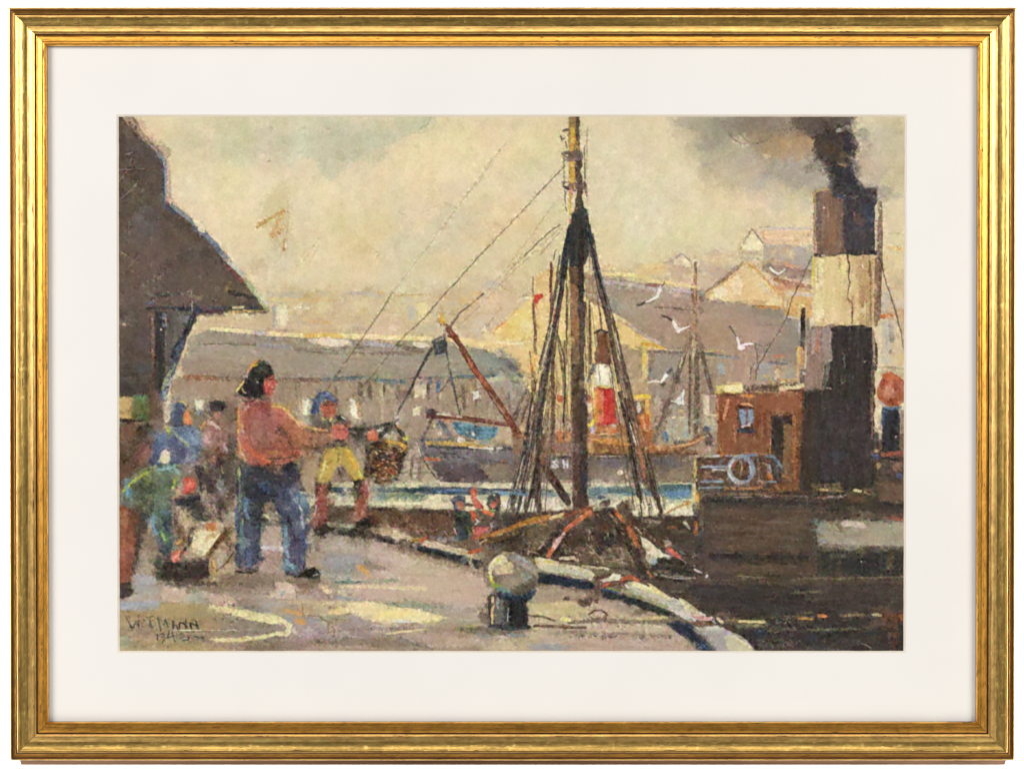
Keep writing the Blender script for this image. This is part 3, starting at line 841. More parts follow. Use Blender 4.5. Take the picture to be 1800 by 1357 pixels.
ART4 = '''
P 8c7a69 700,770 1225,770 1225,860 700,860;soft=3 var=7 kind=h
L painted_boat
P 6e6566 742,786 760,783 925,786 925,850 780,850 762,835;soft=1.3 kind=h var=6
P 5b4f50 752,812 840,814 870,845 790,850 772,838;soft=2 a=.95
P 84715d 840,815 925,812 925,850 870,848;soft=2.5 a=.9 kind=h
B 7d7378 .8 860,798 46,9;edge=.5
S 4a423f 2.5 745,800 800,804 880,812 905,818;a=.6 dry=.3
S 4a423f 1.5 820,788 822,812;a=.5
S 4a423f 1.5 846,790 846,808;a=.4
S b5603c 6 746,806 772,808;a=.85 dry=.15
S a85a3c 3 880,810 890,811;a=.8
S 3c3736 2.5 772,797 785,796 802,799;a=.6 dry=.4
S 3f3a37 5 755,784 800,787 860,788 925,790;a=.75 dry=.2
S bf9742 6 748,777 800,779 850,784;a=.9 dry=.15
S d9b25c 3 750,779 795,782;a=.8
S ddb875 5 805,777 830,779 865,783;a=.8
S efe4d0 4 825,785 845,786 866,788;a=.9
E efe6da 878,787 5,2;a=.9
P c9ac80 870,750 925,752 920,782 870,780;a=.8 soft=2
P c2a886 830,770 880,774 880,782 830,782;a=.6 soft=2
P b8a086 770,725 900,735 900,775 760,770;a=.45 soft=3
P 4f8398 795,742 812,741 840,748 876,752 872,768 860,772 836,772 815,766 800,756;soft=1.4 var=12
P 33444e 796,742 808,744 806,758 800,754;a=.9
E 4d4f58 830,757 14,8 10;a=.85
E 6076a0 840,768 8,4;a=.9
E 77a6b4 822,748 8,5;a=.8
E 6a9cab 862,760 8,6;a=.7
S 2c2e33 2 835,748 835,772;a=.8
E 7fae78 858,771 6,3;a=.9
E e3dfd8 831,762 3,4;a=.8
S 2f2f30 3 815,773 835,775;a=.7
E eee6d8 811,773 6,4;a=.8
E d6b9b0 772,762 6,5;a=.6
S 4f5f68 4 740,774 770,772 795,773;a=.6
S 6b5c50 6 764,726 752,750 742,776;a=.85 dry=.1
S 5f6a70 7 774,740 786,758 795,775;a=.85 dry=.1
S 4a7c98 4 770,744 772,752;a=.7
E e0c58a 765,750 3,4;a=.8
S 7b4232 9>8 752,731 800,733 850,739 905,748;a=.95 dry=.08
B 4a3838 .95 762,731 12,9;edge=.4
S c4653a 4 778,738 792,741;a=.85
S d2c6a6 3.5 768,727 790,730 812,733;a=.9
S d6b49a 2.5 850,737 890,744;a=.7
L -
P a9957d 705,800 735,780 765,830 775,848 770,852 700,852;soft=1.5
S cdb9a0 8 722,800 712,840;a=.6
S 7c6a57 6 726,800 722,842;a=.8
S 6f5f50 5 738,815 736,848;a=.7
S c6b7a2 8 730,810 729,845;a=.7
S 6d5d4e 4 712,808 745,806;a=.6
S 75655a 5 706,830 760,832;a=.6
B b7a78c .7 755,842 12,8;edge=.5
S d9d2c4 4 732,778 736,790 744,805;a=.8
S 3d3a3a 3 742,802 752,820 768,842;a=.7
S 4c4a4c 4 738,790 744,804;a=.8
S c9c1b8 3 766,848 778,838;a=.8
S 555059 8 742,768 744,790;a=.6
L painted_boat
P 756456 900,800 1225,795 1225,855 900,855;soft=1.6 kind=h var=8
P 6b5c5c 930,802 1000,802 1000,815 930,815;a=.8 soft=2
B 6a6266 .8 1090,815 50,8;edge=.6
B 665c60 .8 1170,812 34,9;edge=.6
P 8b775f 1150,818 1222,822 1222,850 1150,850;a=.85 soft=3 kind=h
P 94836f 1040,825 1110,825 1110,852 1040,852;a=.7 soft=4
B a09084 .7 1075,842 20,10;edge=.6
S 4d4140 4 1165,820 1200,819;a=.6 dry=.3
S 4f453e 5 1035,803 1100,804 1210,801;a=.8 dry=.2
S d9c7ae 2.5 1050,801 1070,802 1100,801 1140,802;a=.8 dry=.35
E e8dcb8 1091,831 5.5,5;a=.95
E bfa383 1104,834 4,4;a=.7
S 2f2b2a 5 955,806 1000,803 1005,806;a=.7 dry=.3
S ddd8e0 5 972,812 978,809 981,813;a=.95
S dad6de 4 969,818 976,820 980,816;a=.9
S e3dfe4 3 990,808 992,816;a=.95
S e3dfe4 3 990,814 997,812 997,820;a=.9
S b5643c 5 950,802 957,810;a=.8
L -
L painted_water
P d6caa2 560,848 1230,848 1232,905 960,905 800,897 560,893;soft=2 kind=h var=6
P e0d5ac 650,868 830,866 820,893 650,892;soft=3 a=.95 kind=h
P d9d0ae 640,850 735,850 760,846 830,852 1225,850 1225,858 640,858;a=.6 soft=2
P 3f4f5c 565,856 640,858 735,857 820,857 925,862 925,870 760,868 655,864 600,864 560,864;soft=1.4 kind=h var=8
S 4d6d9c 6 600,861 660,861;a=.8
S 4b6f9e 7 765,862 790,863 815,861;a=.9
S 35465c 6 756,864 800,867;a=.8
S 4b84b0 9 870,866 900,868 930,868;a=.85 dry=.15
S 557f8e 8 930,866 970,868 1000,870;a=.8 dry=.1
S 2f373b 5 880,861 930,861 970,862;a=.85
P 6f8468 660,868 700,866 720,872 745,872 735,877 690,876 660,880;a=.85 kind=h soft=2
S 55705c 5 690,870 720,871 746,871;a=.85
S 6b93a0 6 655,874 680,877;a=.6 dry=.2
B b9bb95 .6 610,868 40,6;edge=.5
E 8a8f78 783,877 10,5;a=.7
E cfc9a8 786,876 6,3;a=.8
P 5c7f88 1035,858 1060,856 1090,860 1215,852 1218,872 1180,876 1120,870 1060,868 1035,870;soft=1.6 kind=h var=10
P 47686a 1064,856 1110,854 1112,864 1070,866;a=.9
P 3d5a62 1160,852 1216,852 1216,862 1165,862;a=.85
P 4c7ab4 1168,864 1214,862 1216,874 1180,876;a=.75 soft=2
K 40 2 7fc0d8,3a5a8c,a5d0d8 1180,862 1216,860 1216,878 1180,876;a=.8
S 4f8fb5 6 1096,868 1112,870;a=.9
E d8ddd8 1083,868 6,2.5;a=.9
E 3b4256 1041,871 6,4;a=.9
E 434e5e 1056,874 8,3.5;a=.9
E 4b6a7c 1042,860 6,4;a=.8
P e1d7b8 1036,876 1075,878 1110,885 1218,882 1220,912 1110,908 1036,896;a=.9 soft=2
P c9b5a0 1068,876 1110,874 1100,886 1072,886;a=.7 soft=2
L -
P 5c4838 560,888 650,893 800,895 830,902 830,945 790,948 700,930 560,915;soft=1.8 kind=v var=8
P 3f332b 580,889 640,888 800,900 800,905 650,897 580,897;soft=1.6 a=.8
P 6d4d38 650,900 790,905 790,930 660,922;soft=4 a=.6 kind=v
S 30282a 4 760,905 762,930;a=.5
S c58e80 4 690,928 720,930 745,933;a=.7 dry=.3
S d29a8c 4 728,920 733,932 737,940;a=.7
S d99a88 3 755,934 768,930;a=.6
S dba89a 3 782,935 788,942;a=.7
S d9a090 4 800,930 805,942;a=.7
S c8776a 3 715,912 717,925;a=.5
E a85a3c 718,907 3,3;a=.6
E d68f7f 695,924 3,3;a=.7
P 7d838c 755,940 800,944 808,952 770,950;a=.7 soft=2
L painted_kerb
P d8c6a2 568,916 585,918 618,924 618,929 590,926 566,921;soft=1 a=.95
P 35302c 560,924 610,928 650,934 700,942 724,952 722,962 690,956 640,948 590,940 560,936;soft=1.4 kind=h
P dbc8a3 652,928 690,932 715,938 730,946 722,954 705,948 670,940 650,934;soft=1.2 a=.97 dry=.08
P d4bfa0 746,950 790,958 818,966 848,978 842,984 805,976 760,964 740,958;soft=1.2 a=.97
P b2a274 800,966 830,970 848,978 840,984 812,976;a=.75 soft=2
P 2d2c30 732,956 745,960 790,972 820,978 826,996 800,990 760,980 732,968;soft=1.4
S 3e4c66 6 735,962 770,966 800,974;a=.5 dry=.3
P 6d5a48 700,958 730,968 800,990 850,1008 830,1004 770,984 720,972;soft=2 a=.8
E 3b302a 716,962 12,6 -25;a=.9
S 4d3b30 8 704,964 722,954 732,948;a=.8
S cc9a3e 4 722,950 734,946;a=.8 dry=.25
S c25a34 6 738,951 750,945;a=.95 dry=.15
P b5a287 600,948 660,944 670,952 610,958;a=.5 soft=3
P 9a8f70 610,948 650,950 655,956 612,956;a=.6 soft=2
P 28303a 828,980 846,984 852,992 848,998 836,1000;a=.9 soft=2
E 6a737c 816,984 6,9;a=.7
P 9c9a86 840,966 852,972 850,982 838,980;a=.6
S c55a34 6 824,972 836,968 846,966;a=.95
S c9b79a 2 829,974 827,990;a=.8
P 8d7658 840,990 862,990 856,1010 842,1004;a=.7 soft=2
L -
M 900 10 3 8 560,775,1225,960;a=.4 pull=5 asp=.35 spread=12
'''
ART5 = '''
P a5896c 905,740 1260,700 1260,800 905,800;soft=4 var=8 kind=v a=.8
P a08a72 1145,680 1260,640 1260,780 1145,780;soft=3 var=7 kind=v a=.9
P b5a283 1170,735 1230,728 1255,740 1255,775 1170,775;soft=2 a=.8
P c8a874 900,745 940,742 940,760 905,762;soft=2 a=.7
E c9b98a 962,756 9,7;a=.85
P 7b5a45 900,760 1010,760 1010,795 900,795;soft=3 a=.7
P b37d50 980,745 1000,745 1003,778 985,780;a=.7
S d7c08f 8 984,748 986,758;a=.9
S d8c394 8 999,745 1000,760;a=.9
S d5743a 8 984,757 985,774;a=.9
S c8622f 5 994,757 997,765;a=.9
S d9914e 8 999,760 999,772;a=.8
E c95a33 984,699 6,8;a=.95
S e6cfb0 4 981,692 988,693;a=.9
L painted_boat
P b5703a 1030,748 1100,745 1150,755 1150,795 1030,798;soft=1.5 kind=h var=12
P 8d5c3a 1040,778 1110,785 1150,790 1225,790 1225,800 1030,800;soft=2 a=.9 kind=h
P c99560 1032,770 1043,768 1044,797 1032,798;a=.9
S d98a3c 6 1048,770 1075,776 1095,780;a=.8
S d28543 5 1055,752 1085,755;a=.8
S 74502f 6 1046,775 1060,790 1075,798;a=.85
P 7d6b58 1050,763 1090,763 1090,770 1050,770;a=.8
S dfc9a0 3 1056,763 1078,763;a=.8
S e07a30 7 1070,758 1082,757;a=.9
E beb2c4 1041,755 6,9 15;a=.9
S a8683a 11 1128,792 1160,788 1190,786 1215,779 1234,766;a=.95 dry=.1
S d28f4d 4 1140,785 1170,783;a=.8
S 96583a 6 1130,796 1180,794;a=.9
S d09a55 3 1225,770 1240,758;a=.8
S 5f5c5a 8 1188,778 1202,778;a=.85
P c9b08c 1190,782 1210,780 1205,786;a=.6
S d6c490 7 1090,696 1105,698 1120,697;a=.8
S edcb42 7 1119,697 1130,696 1142,697;a=.97
P d8964a 1118,702 1142,702 1142,760 1118,760;a=.9 soft=1.5
P 5e5a58 1112,704 1134,704 1134,728 1115,728;a=.9
E cfcbb8 1123,716 4,9;a=.9
S e7b24e 6 1137,704 1137,726;a=.95
S c75f2c 7 1125,730 1126,752;a=.9
S bd5226 8 1137,728 1137,752;a=.9
S e3a53f 3 1143,730 1142,748;a=.8
E e6c83e 1130,733 2,4
S b9c0bd 3 1133,746 1134,756;a=.7
S a4603a 12 1128,762 1138,778 1120,795;a=.8
L -
E c2a07a 1126,682 14,9;a=.7
B 9b8b78 .8 1160,685 24,14;edge=.5
P b8a591 1150,700 1160,698 1161,730 1151,730;a=.8
S b5a084 12 1148,745 1160,735;a=.6
S e0c692 4 1182,734 1202,733;a=.9
E d9b477 1195,722 6,3;a=.8
B a9a795 .7 1185,710 16,8;edge=.5
S 8d7a68 2 1175,705 1190,712 1206,714;a=.7
S 5f86b3 7 1170,760 1171,774;a=.75
S 9fb0a8 9 1180,742 1182,758;a=.6
S aeb79c 10 1205,738 1203,755;a=.6
S 7f9aa8 6 1203,756 1200,765;a=.6
S d7cfae 5 1185,765 1188,772;a=.7
P d3c4a0 1235,694 1247,696 1246,728 1237,729;a=.9
S d8ca9a 4 1248,730 1258,730;a=.8
S c2bea2 7 1254,735 1255,755;a=.7
S 9fb3ba 6 1240,742 1240,752;a=.5
B 3f4c63 .85 1243,756 7,5;edge=.4
P 56493f 1237,762 1250,760 1256,785 1238,784;a=.85
S 7b5160 4 1241,768 1254,772;a=.6
S d8d0c4 3 1246,782 1247,788;a=.6
E c2b2a8 1246,790 8,3;a=.6
S ad8f6c 12 1235,792 1260,790;a=.5
L painted_funnel
P 7a4f36 1048,584 1066,583 1072,600 1076,640 1047,640;soft=1.2 kind=v var=10
P d8c79a 1043,588 1049,586 1049,612 1043,614;a=.8
S 3f3d3a 4 1045,584 1055,580 1067,584;a=.95
S 8c4f2c 5 1063,590 1066,612;a=.8
S 5f3c2e 8 1068,606 1072,640;a=.8
S 53453f 5 1047,620 1048,634;a=.7
P d3c69c 1042,642 1076,640 1078,680 1044,682;soft=1.3
P ece3c4 1047,644 1062,640 1070,650 1071,672 1064,679 1050,676 1045,660;a=.95
S 7d7660 3 1060,645 1072,642;a=.6
S a59d7c 5 1075,648 1077,672;a=.8
P cb3a2a 1045,683 1078,681 1084,745 1047,747;soft=1.2 kind=v var=12
P e07a44 1047,690 1058,688 1060,742 1048,744;a=.85 soft=2 kind=v
P e9b07a 1056,690 1060,690 1061,742 1057,742;a=.6
P d42a22 1062,705 1080,705 1083,742 1064,742;a=.85 soft=2 var=9
K 70 1.5 e8a48a,f0c8a8,d96a4c 1060,684 1078,684 1083,744 1062,744;ang=80 a=.75
S e8bb3c 6 1047,690 1048,740;a=.8
S e6a03a 5 1045,740 1050,735;a=.9
S ecd13c 7>4 1044,738 1040,746 1034,748;a=.95
S d8c8d4 4 1064,747 1082,748;a=.8 dry=.3
S b0302a 7 1047,684 1053,681;a=.8
S eacb4a 4 1054,679 1070,680;a=.8
L -
E bd5430 1035,702 6,8;a=.95
S c9c4d0 5 1036,710 1037,718;a=.8
S b5a8b8 4 1039,725 1038,735;a=.7
S 6b4a36 6 1030,712 1034,740;a=.6
S 57636b 5 1044,640 1034,668;a=.85
L painted_rigging
S 8c684a 5>8 1223,462 1222,480 1222,560 1222,590;a=.95
S d39c6a 4 1222,488 1221,500 1221,585;a=.8
S b55c38 5 1220,570 1221,582;a=.8
S 6e5847 8>11 1223,585 1225,650 1225,700 1224,765;a=.95
S dccaa0 6 1219,590 1220,610 1218,626;a=.8
S 6b523f 5 1216,502 1220,540 1222,560;a=.7
S 6b4f44 7 1230,522 1235,528;a=.85
S 6a5048 8 1230,542 1233,548;a=.7
S 84898c 8 1230,513 1236,517;a=.8
S 75594a 3 1216,540 1190,542;a=.6
S 7b6552 5>10 1215,575 1203,620 1188,665 1178,700 1162,745 1150,775;a=.9 dry=.08
S cfc09c 3 1200,628 1196,645;a=.8
S 5a4b3f 6 1200,640 1190,668;a=.6
S 6e5847 4>5 1215,590 1213,650 1212,760;a=.85
S 6b5a4a 6>9 1228,590 1238,640 1246,670 1252,690;a=.9 dry=.1
S 8f7356 5 1212,580 1206,600;a=.8
S 574a3e 12>8 1178,700 1166,722;a=.6
S b3925f 2 1172,745 1160,775;a=.5
S 7a6552 8 1156,750 1150,776;a=.5
S 4c443c 2.2 1429,448 1420,466 1405,500 1392,525 1382,560 1365,590 1345,620 1330,650;a=.75 dry=.15
S 5a5048 1.6 1330,630 1320,650 1318,668;a=.6
S 57493e 2 1328,600 1332,640 1328,668;a=.5
S 8d5c3a 3 1329,640 1329,665;a=.6
L -
L painted_gull
S ece8dc 6>5 1160,507 1156,520 1151,524;a=.97
S ece8dc 5>3 1150,524 1142,528 1135,531;a=.97
S 5b5752 5>3 1134,531 1126,536 1119,536;a=.95
S 57504a 3>1.5 1161,506 1166,500 1169,495;a=.9
E e6e2d2 1162,504 2.5,2
L painted_gull
S ece8dc 5 1183,564 1188,575 1193,583;a=.97
S ece8dc 5>2 1193,582 1202,577 1212,573;a=.97
S 5d4f44 4>2 1181,563 1173,558 1164,555;a=.95
E ece8dc 1192,580 4,4
L painted_gull
S ece8dc 5>4 1296,594 1299,603 1300,608;a=.97
S f0ecdc 6>2 1300,609 1312,605 1326,604;a=.97
S 5f5a55 4>2 1282,574 1289,583 1294,592;a=.9
S 5f5a55 3>1.5 1326,604 1334,606 1340,608;a=.9
E ece8dc 1303,610 7,4 -15
L painted_gull
S e8e2d4 4 1353,470 1360,477 1367,481;a=.97
S e8e2d4 3.5>2 1367,481 1374,478 1380,474;a=.95
L painted_gull
S ece8dc 6>3 1173,657 1167,664 1162,672;a=.97
S d8d0b8 4 1160,671 1150,669 1140,672;a=.9
S 5d5b58 6>5 1174,655 1178,651 1181,649;a=.95
E 4f4d4b 1166,675 4,2.5
L painted_gull
S ece8dc 3>5 1202,685 1200,696 1197,704;a=.97
P ece8dc 1186,705 1196,698 1203,704 1203,711 1192,710;a=.95
S e0d8c4 2 1180,705 1188,707;a=.9
L -
L painted_steamship
P 4d4138 1228,860 1400,850 1410,800 1590,790 1600,1150 1320,1150 1262,1110 1200,1062 1130,1020 1100,1000 1120,900 1222,905;soft=2 var=7 kind=h
P 4d4038 1250,890 1420,890 1420,985 1250,985;soft=14 a=.8 var=8
P 55463a 1270,880 1400,895 1400,920 1280,915;soft=8 a=.6 kind=h
P 3d3a36 1240,875 1420,880 1425,895 1300,892 1250,900;soft=5 a=.8 kind=h
P 3c3632 1250,970 1420,975 1420,988 1250,990;soft=4 a=.7 kind=h
P 5a483a 1240,988 1400,994 1400,1008 1240,1010;soft=4 a=.7 kind=h
P 574b3c 1220,1014 1590,1014 1590,1026 1220,1026;soft=4 a=.75 kind=h
P 3b3634 1200,1028 1590,1030 1590,1080 1290,1085 1240,1068;soft=4 a=.85 kind=h
S 8d7f6d 4 1300,1012 1330,1016 1345,1014;a=.7 dry=.35
S 87725a 3 1360,1019 1400,1020 1430,1019;a=.6 dry=.35
S 8a7d6b 4 1446,1016 1475,1018;a=.6 dry=.35
S 75694f 3 1475,1017 1590,1013;a=.6 dry=.35
S 6f6a4e 5 1395,1043 1440,1040;a=.6 dry=.3
S a39a86 3 1185,1012 1225,1017;a=.6 dry=.3
S 6f5648 12 1282,962 1298,962;a=.85
S 65533f 7 1310,962 1320,961;a=.7
E 6d5a3c 1350,968 6,5;a=.6
S 8b6a4a 3 1308,912 1320,914;a=.6
S 77523d 6 1272,897 1300,898;a=.5 dry=.3
B 6f4e35 .6 1402,1002 10,6;edge=.6
S 7d5438 4 1310,996 1322,1000;a=.7
S 5d4a3d 14 1395,900 1397,980;a=.6
S 6b4536 4 1398,960 1400,975;a=.6 dry=.3
S 8c5c41 8 1413,900 1415,916;a=.6
S 5b4334 20 1418,985 1420,1010;a=.5
S 55433a 9 1420,875 1421,980;a=.7
S 80645a 5 1420,872 1421,890;a=.6
P 433c35 1420,845 1590,850 1590,900 1420,900;soft=4 a=.7 kind=h
P 8a7148 1425,850 1478,846 1482,862 1428,864;soft=3 a=.8 dry=.25
S d3b27c 5 1444,860 1454,861;a=.8
S dfc9a0 6 1502,861 1512,863;a=.85
S b08d5c 4 1470,862 1483,862;a=.7
S cda46c 3 1520,865 1530,869;a=.7
P 6b5243 1490,865 1520,865 1520,884 1492,884;a=.8 soft=2
P 6e4f40 1540,845 1590,848 1590,880 1545,880;a=.75 soft=3
S 8d6257 5 1430,876 1455,874;a=.8
S a08f86 5 1456,873 1487,872;a=.75 dry=.2
P 373330 1430,880 1590,884 1590,898 1430,896;soft=3 a=.85 kind=h
P 5a463f 1435,900 1590,898 1590,912 1430,910;soft=3 a=.7 kind=h
S a05a48 4 1436,897 1446,899;a=.7
S a9544a 5 1560,911 1590,913;a=.85
P 9b917f 1440,918 1480,912 1540,916 1590,918 1590,963 1540,962 1470,958 1440,958 1436,940;soft=2 kind=h var=6
S c3b2a8 13 1484,919 1500,919 1520,924;a=.8
P 867a66 1440,937 1500,937 1560,942 1480,945;a=.7 soft=2
P 7f735c 1458,915 1472,912 1486,934 1476,938;a=.8 soft=1.5
S cbbfa0 1.5 1468,923 1478,934;a=.8
P 6f808d 1436,918 1458,916 1454,938 1436,936;a=.7 soft=3
P 72809a 1440,945 1458,944 1455,955 1440,955;a=.6 soft=3
S 4b4c4e 2 1566,916 1570,935 1576,956;a=.6
S 5b5c5c 1.5 1562,920 1564,950;a=.5
E 4a423d 1531,954 1.5,1.5
S 5c5347 5 1450,958 1500,959 1590,962;a=.7
S 716b50 4 1455,966 1530,966;a=.6 dry=.25
P 35332f 1440,972 1590,970 1590,1012 1436,1012;soft=4 a=.9 kind=v
S 5f4e3a 10 1476,990 1475,1010;a=.7
S 6f5c43 12 1566,976 1565,998;a=.7
S 8a5a3d 4 1570,976 1571,990;a=.7
S 5d4b3b 8 1432,985 1432,1010;a=.6
E c9c4b8 1514,987 1.4,1.4
S 6d5a52 16 1453,1026 1453,1036;a=.5
P 35302e 1290,1090 1590,1085 1590,1150 1310,1150;soft=6 a=.8 kind=h
S e0cb8c 5 1302,1092 1325,1092 1343,1093;a=.95 dry=.15
S ead79b 4 1340,1090 1348,1095;a=.9
S b07c4e 5 1275,1092 1300,1089;a=.7 dry=.25
K 70 1.6 a59a86,d6cbb0,6c675f 1352,1085 1398,1082 1398,1096 1352,1096;a=.8
S a5773f 6 1400,1086 1430,1088;a=.8 dry=.2
S d0a055 4 1412,1087 1424,1087;a=.9
S c4702f 7 1440,1082 1452,1082;a=.9
S 7d6848 7 1480,1082 1520,1080;a=.7 dry=.25
S b19c70 6 1534,1079 1550,1081;a=.85
S 8a7a60 4 1555,1075 1590,1073;a=.7
P 6f4332 1545,1078 1590,1074 1590,1095 1550,1092;a=.75 soft=3
S 8d4630 6 1575,1092 1573,1140;a=.6 dry=.2
S a0532f 8 1585,1076 1586,1086;a=.7
S 7a6a55 5 1566,1110 1565,1140;a=.6 dry=.3
S c2773f 4>1 1569,1058 1570,1050;a=.95
S 8a6b50 3 1567,1058 1563,1064;a=.6
K 160 1.8 8a857c,54504d,b5aa98,2d3038 1330,1100 1408,1100 1408,1125 1330,1135;a=.75
B 2f3b52 .7 1335,1113 12,9;edge=.7
B 2f3d5c .7 1424,1123 14,7;edge=.6
S 66604a 5 1420,1107 1470,1107 1510,1106;a=.75 dry=.2
S 69654d 4 1520,1103 1550,1101;a=.7 dry=.2
B 55463c .6 1390,1138 60,8;edge=.7
K 30 1.8 c9beac,8f8270 1325,1130 1400,1130 1400,1143 1335,1143;ang=0 a=.8
S e3dccb 4 1389,1136 1396,1138;a=.9
S cfc5b3 2 1510,1128 1522,1134 1532,1139;a=.7
S 7d6f5f 4 1420,1140 1480,1141;a=.6
E d6cfc0 1450.5,1127 1.6,2
S 2c3a44 10 1525,1110 1540,1110;a=.5
M 1500 12 2 7 1230,880,1590,1143;a=.45 pull=6 asp=.3 spread=10
K 90 1 8d8379,6f665c,a59a8c 1230,880 1590,850 1590,1140 1330,1140;asp=.9 a=.5
P 8b5436 1259,690 1415,690 1412,800 1408,850 1370,860 1262,800;soft=1.3 kind=v var=9
P 8f4f33 1262,700 1300,700 1300,800 1265,800;a=.8 soft=3
P 92573c 1330,690 1405,690 1405,720 1330,725;a=.7 soft=4
P 8a5634 1290,770 1350,770 1350,800 1290,800;a=.7 soft=4
S d6875f 7>4 1280,703 1276,720 1272,735;a=.85
S dd9a6c 4 1262,702 1262,735;a=.8
S 7d6a3c 9 1280,738 1278,770;a=.4
S b08a45 4 1263,760 1264,790;a=.5
P d8c66c 1257,678 1290,675 1308,678 1306,688 1258,692;soft=1.2 a=1
P ecdb90 1275,677 1306,677 1304,687 1272,688;a=.9
S d4ad45 4 1258,690 1272,688;a=.8
S e0c070 3 1280,673 1305,673;a=.8
P 5b4a3a 1306,677 1345,676 1370,680 1370,688 1306,688;a=.85 dry=.15
K 30 2 c9b27c,3f382f,8a6a45 1308,676 1368,676 1368,690 1308,690;ang=0
S c9863c 6 1305,695 1322,696;a=.85
S d6a15c 4 1330,688 1340,690;a=.7
S 4d3a2d 4 1270,694 1300,693;a=.8
P e6d7a0 1370,676 1410,674 1412,683 1370,686;a=.9
K 26 1.8 3a332c,5a4a38 1370,673 1408,672 1408,679 1370,680;a=.9
S c87f55 5 1372,686 1390,688;a=.8
S 5b3226 4 1382,686 1415,686;a=.8
S 8d3f30 7 1410,684 1420,684;a=.7
P 4a2f22 1294,713 1312,711 1322,716 1325,760 1298,757;a=.85 soft=2
P 7388a0 1301,720 1312,719 1312,748 1303,748;a=.97
P 75889c 1315,720 1324,719 1324,744 1315,745;a=.97
E dfd2c4 1305,749 3,3;a=.9
E e0c4a8 1316,746 3,3;a=.9
S d99a63 4 1303,711 1315,710 1322,714;a=.9
S 7a3e28 3 1313,718 1313,745;a=.9
S 3f454a 8 1298,756 1325,758;a=.9 dry=.1
S e2a27c 2 1290,745 1292,775;a=.7
S 5b3a2a 3 1345,720 1352,722;a=.5
P 3b332d 1356,730 1394,728 1394,850 1356,850;soft=1.3
S 76563c 5 1355,727 1392,726;a=.85
S b57e55 3 1354,722 1385,724;a=.6
P 85613f 1378,746 1392,748 1393,850 1375,850;a=.9 soft=2 kind=v
E 5a5f6c 1384,786 4,6;a=.9
S a7673a 7 1395,735 1397,840;a=.9 kind=v
S 6f4a30 10 1405,735 1406,840;a=.8
S d59a6a 2 1355,770 1354,798;a=.9
S d98a52 3 1306,795 1330,797 1350,800;a=.7
S c27233 6 1262,790 1275,800;a=.7
S dfc28c 2 1264,780 1268,792;a=.8
S 33302d 8 1412,545 1411,560 1412,590;a=.95
S d8bb7a 4 1404,540 1404,560;a=.9
S e0cf8a 4 1402,540 1410,536 1418,540;a=.9
S bdb3b8 4 1406,565 1405,585;a=.9
S 4c4644 8 1411,585 1410,612;a=.9
P d9c06a 1401,610 1408,610 1407,640 1402,640;a=.95
S d0855a 5 1409,612 1410,640;a=.9
S c9a774 4 1403,640 1402,668;a=.8
S 8d8a70 4 1420,560 1418,640;a=.7 dry=.2
S d9cda6 3 1417,610 1415,650;a=.8 dry=.2
P 5a4f50 1405,650 1424,648 1424,672 1406,672;a=.8 soft=2
S c3bac0 4 1412,655 1420,662;a=.8
S c9a02f 4 1340,663 1352,660 1356,672;a=.9
S e0b95e 3 1340,660 1352,660;a=.9
P 97938a 1335,640 1360,640 1362,668 1338,668;a=.5
S dfc3a0 5 1366,650 1362,665;a=.85
S d9a25c 4 1370,668 1400,667;a=.9
S e3cf9c 4 1372,672 1380,672;a=.8
P 5a4234 1226,800 1390,800 1395,852 1226,856;a=.6 soft=2 kind=h
S e0c674 5 1222,802 1222,838;a=.95
S d59a80 4 1223,800 1223,806;a=.9
S b9b89a 5 1226,802 1250,802 1262,802;a=.9
S a9b07a 5 1235,803 1250,803;a=.6
S d8d0c0 4 1256,802 1266,801;a=.9
S cd7f32 8>4 1270,796 1268,802;a=.9
S b8bdc0 4 1276,801 1290,801;a=.8
S d6c94a 5 1292,801 1308,801;a=.95
S 5d7aa8 5 1310,801 1330,799;a=.9
S 9aa7b0 4 1331,800 1333,815 1335,830;a=.9
S d6c2b8 4 1334,835 1334,846;a=.9
S 7d93ac 5 1232,821 1255,819 1280,821;a=.9 dry=.1
S c9cdcc 4 1254,825 1272,826;a=.85
S 7e98ae 5 1232,845 1270,846;a=.9 dry=.1
S 7e98ae 4 1235,857 1270,857;a=.7 dry=.2
S 5d88b0 5 1262,847 1272,847;a=.8
S c88a60 6 1235,835 1250,838;a=.6
S b99f80 4 1240,832 1252,840;a=.6
S 86664a 8 1246,811 1254,812;a=.7
S 8497a8 4 1332,846 1365,847;a=.8
S 6f8299 6>4 1348,801 1360,802 1372,818 1386,834;a=.85
S 54657a 5 1363,803 1367,840;a=.6
S c9743a 9 1353,832 1356,842;a=.85
S 9fa8b5 7 1352,818 1354,828;a=.7
S c98d5c 3 1375,836 1392,840;a=.8
S c08048 5 1275,858 1310,859 1340,857;a=.8 dry=.25
S b06a35 4 1345,860 1400,858;a=.6 dry=.3
P 7d4f30 1370,850 1412,848 1415,862 1370,864;a=.7 soft=2
S 9c8066 3 1280,868 1320,870;a=.6 dry=.3
S b8aa95 3 1338,872 1356,873;a=.7 dry=.3
S 3a332c 5 1225,838 1226,860;a=.85
E e0cf9f 1224.5,843 2.4,2.8
S 45403a 4 1232,853 1246,853;a=.9
S e09a35 8 1226,868 1226,880;a=.95
S c8b45a 5 1228,882 1228,892;a=.6
S 2f2c2a 6 1221,890 1222,920;a=.8
S 77694e 7 1233,885 1234,930;a=.5
S c2622f 8 1223,918 1223,938;a=.9
S 3a3b3a 9 1231,930 1231,975;a=.6
K 26 1.5 c9bfae,2e2a28 1217,880 1224,880 1224,1000 1217,1000;a=.8
L painted_lifebuoy
S a3a8ac 9 1298,803 1287,810 1282,824 1287,838 1298,847;tap=.25 a=.97
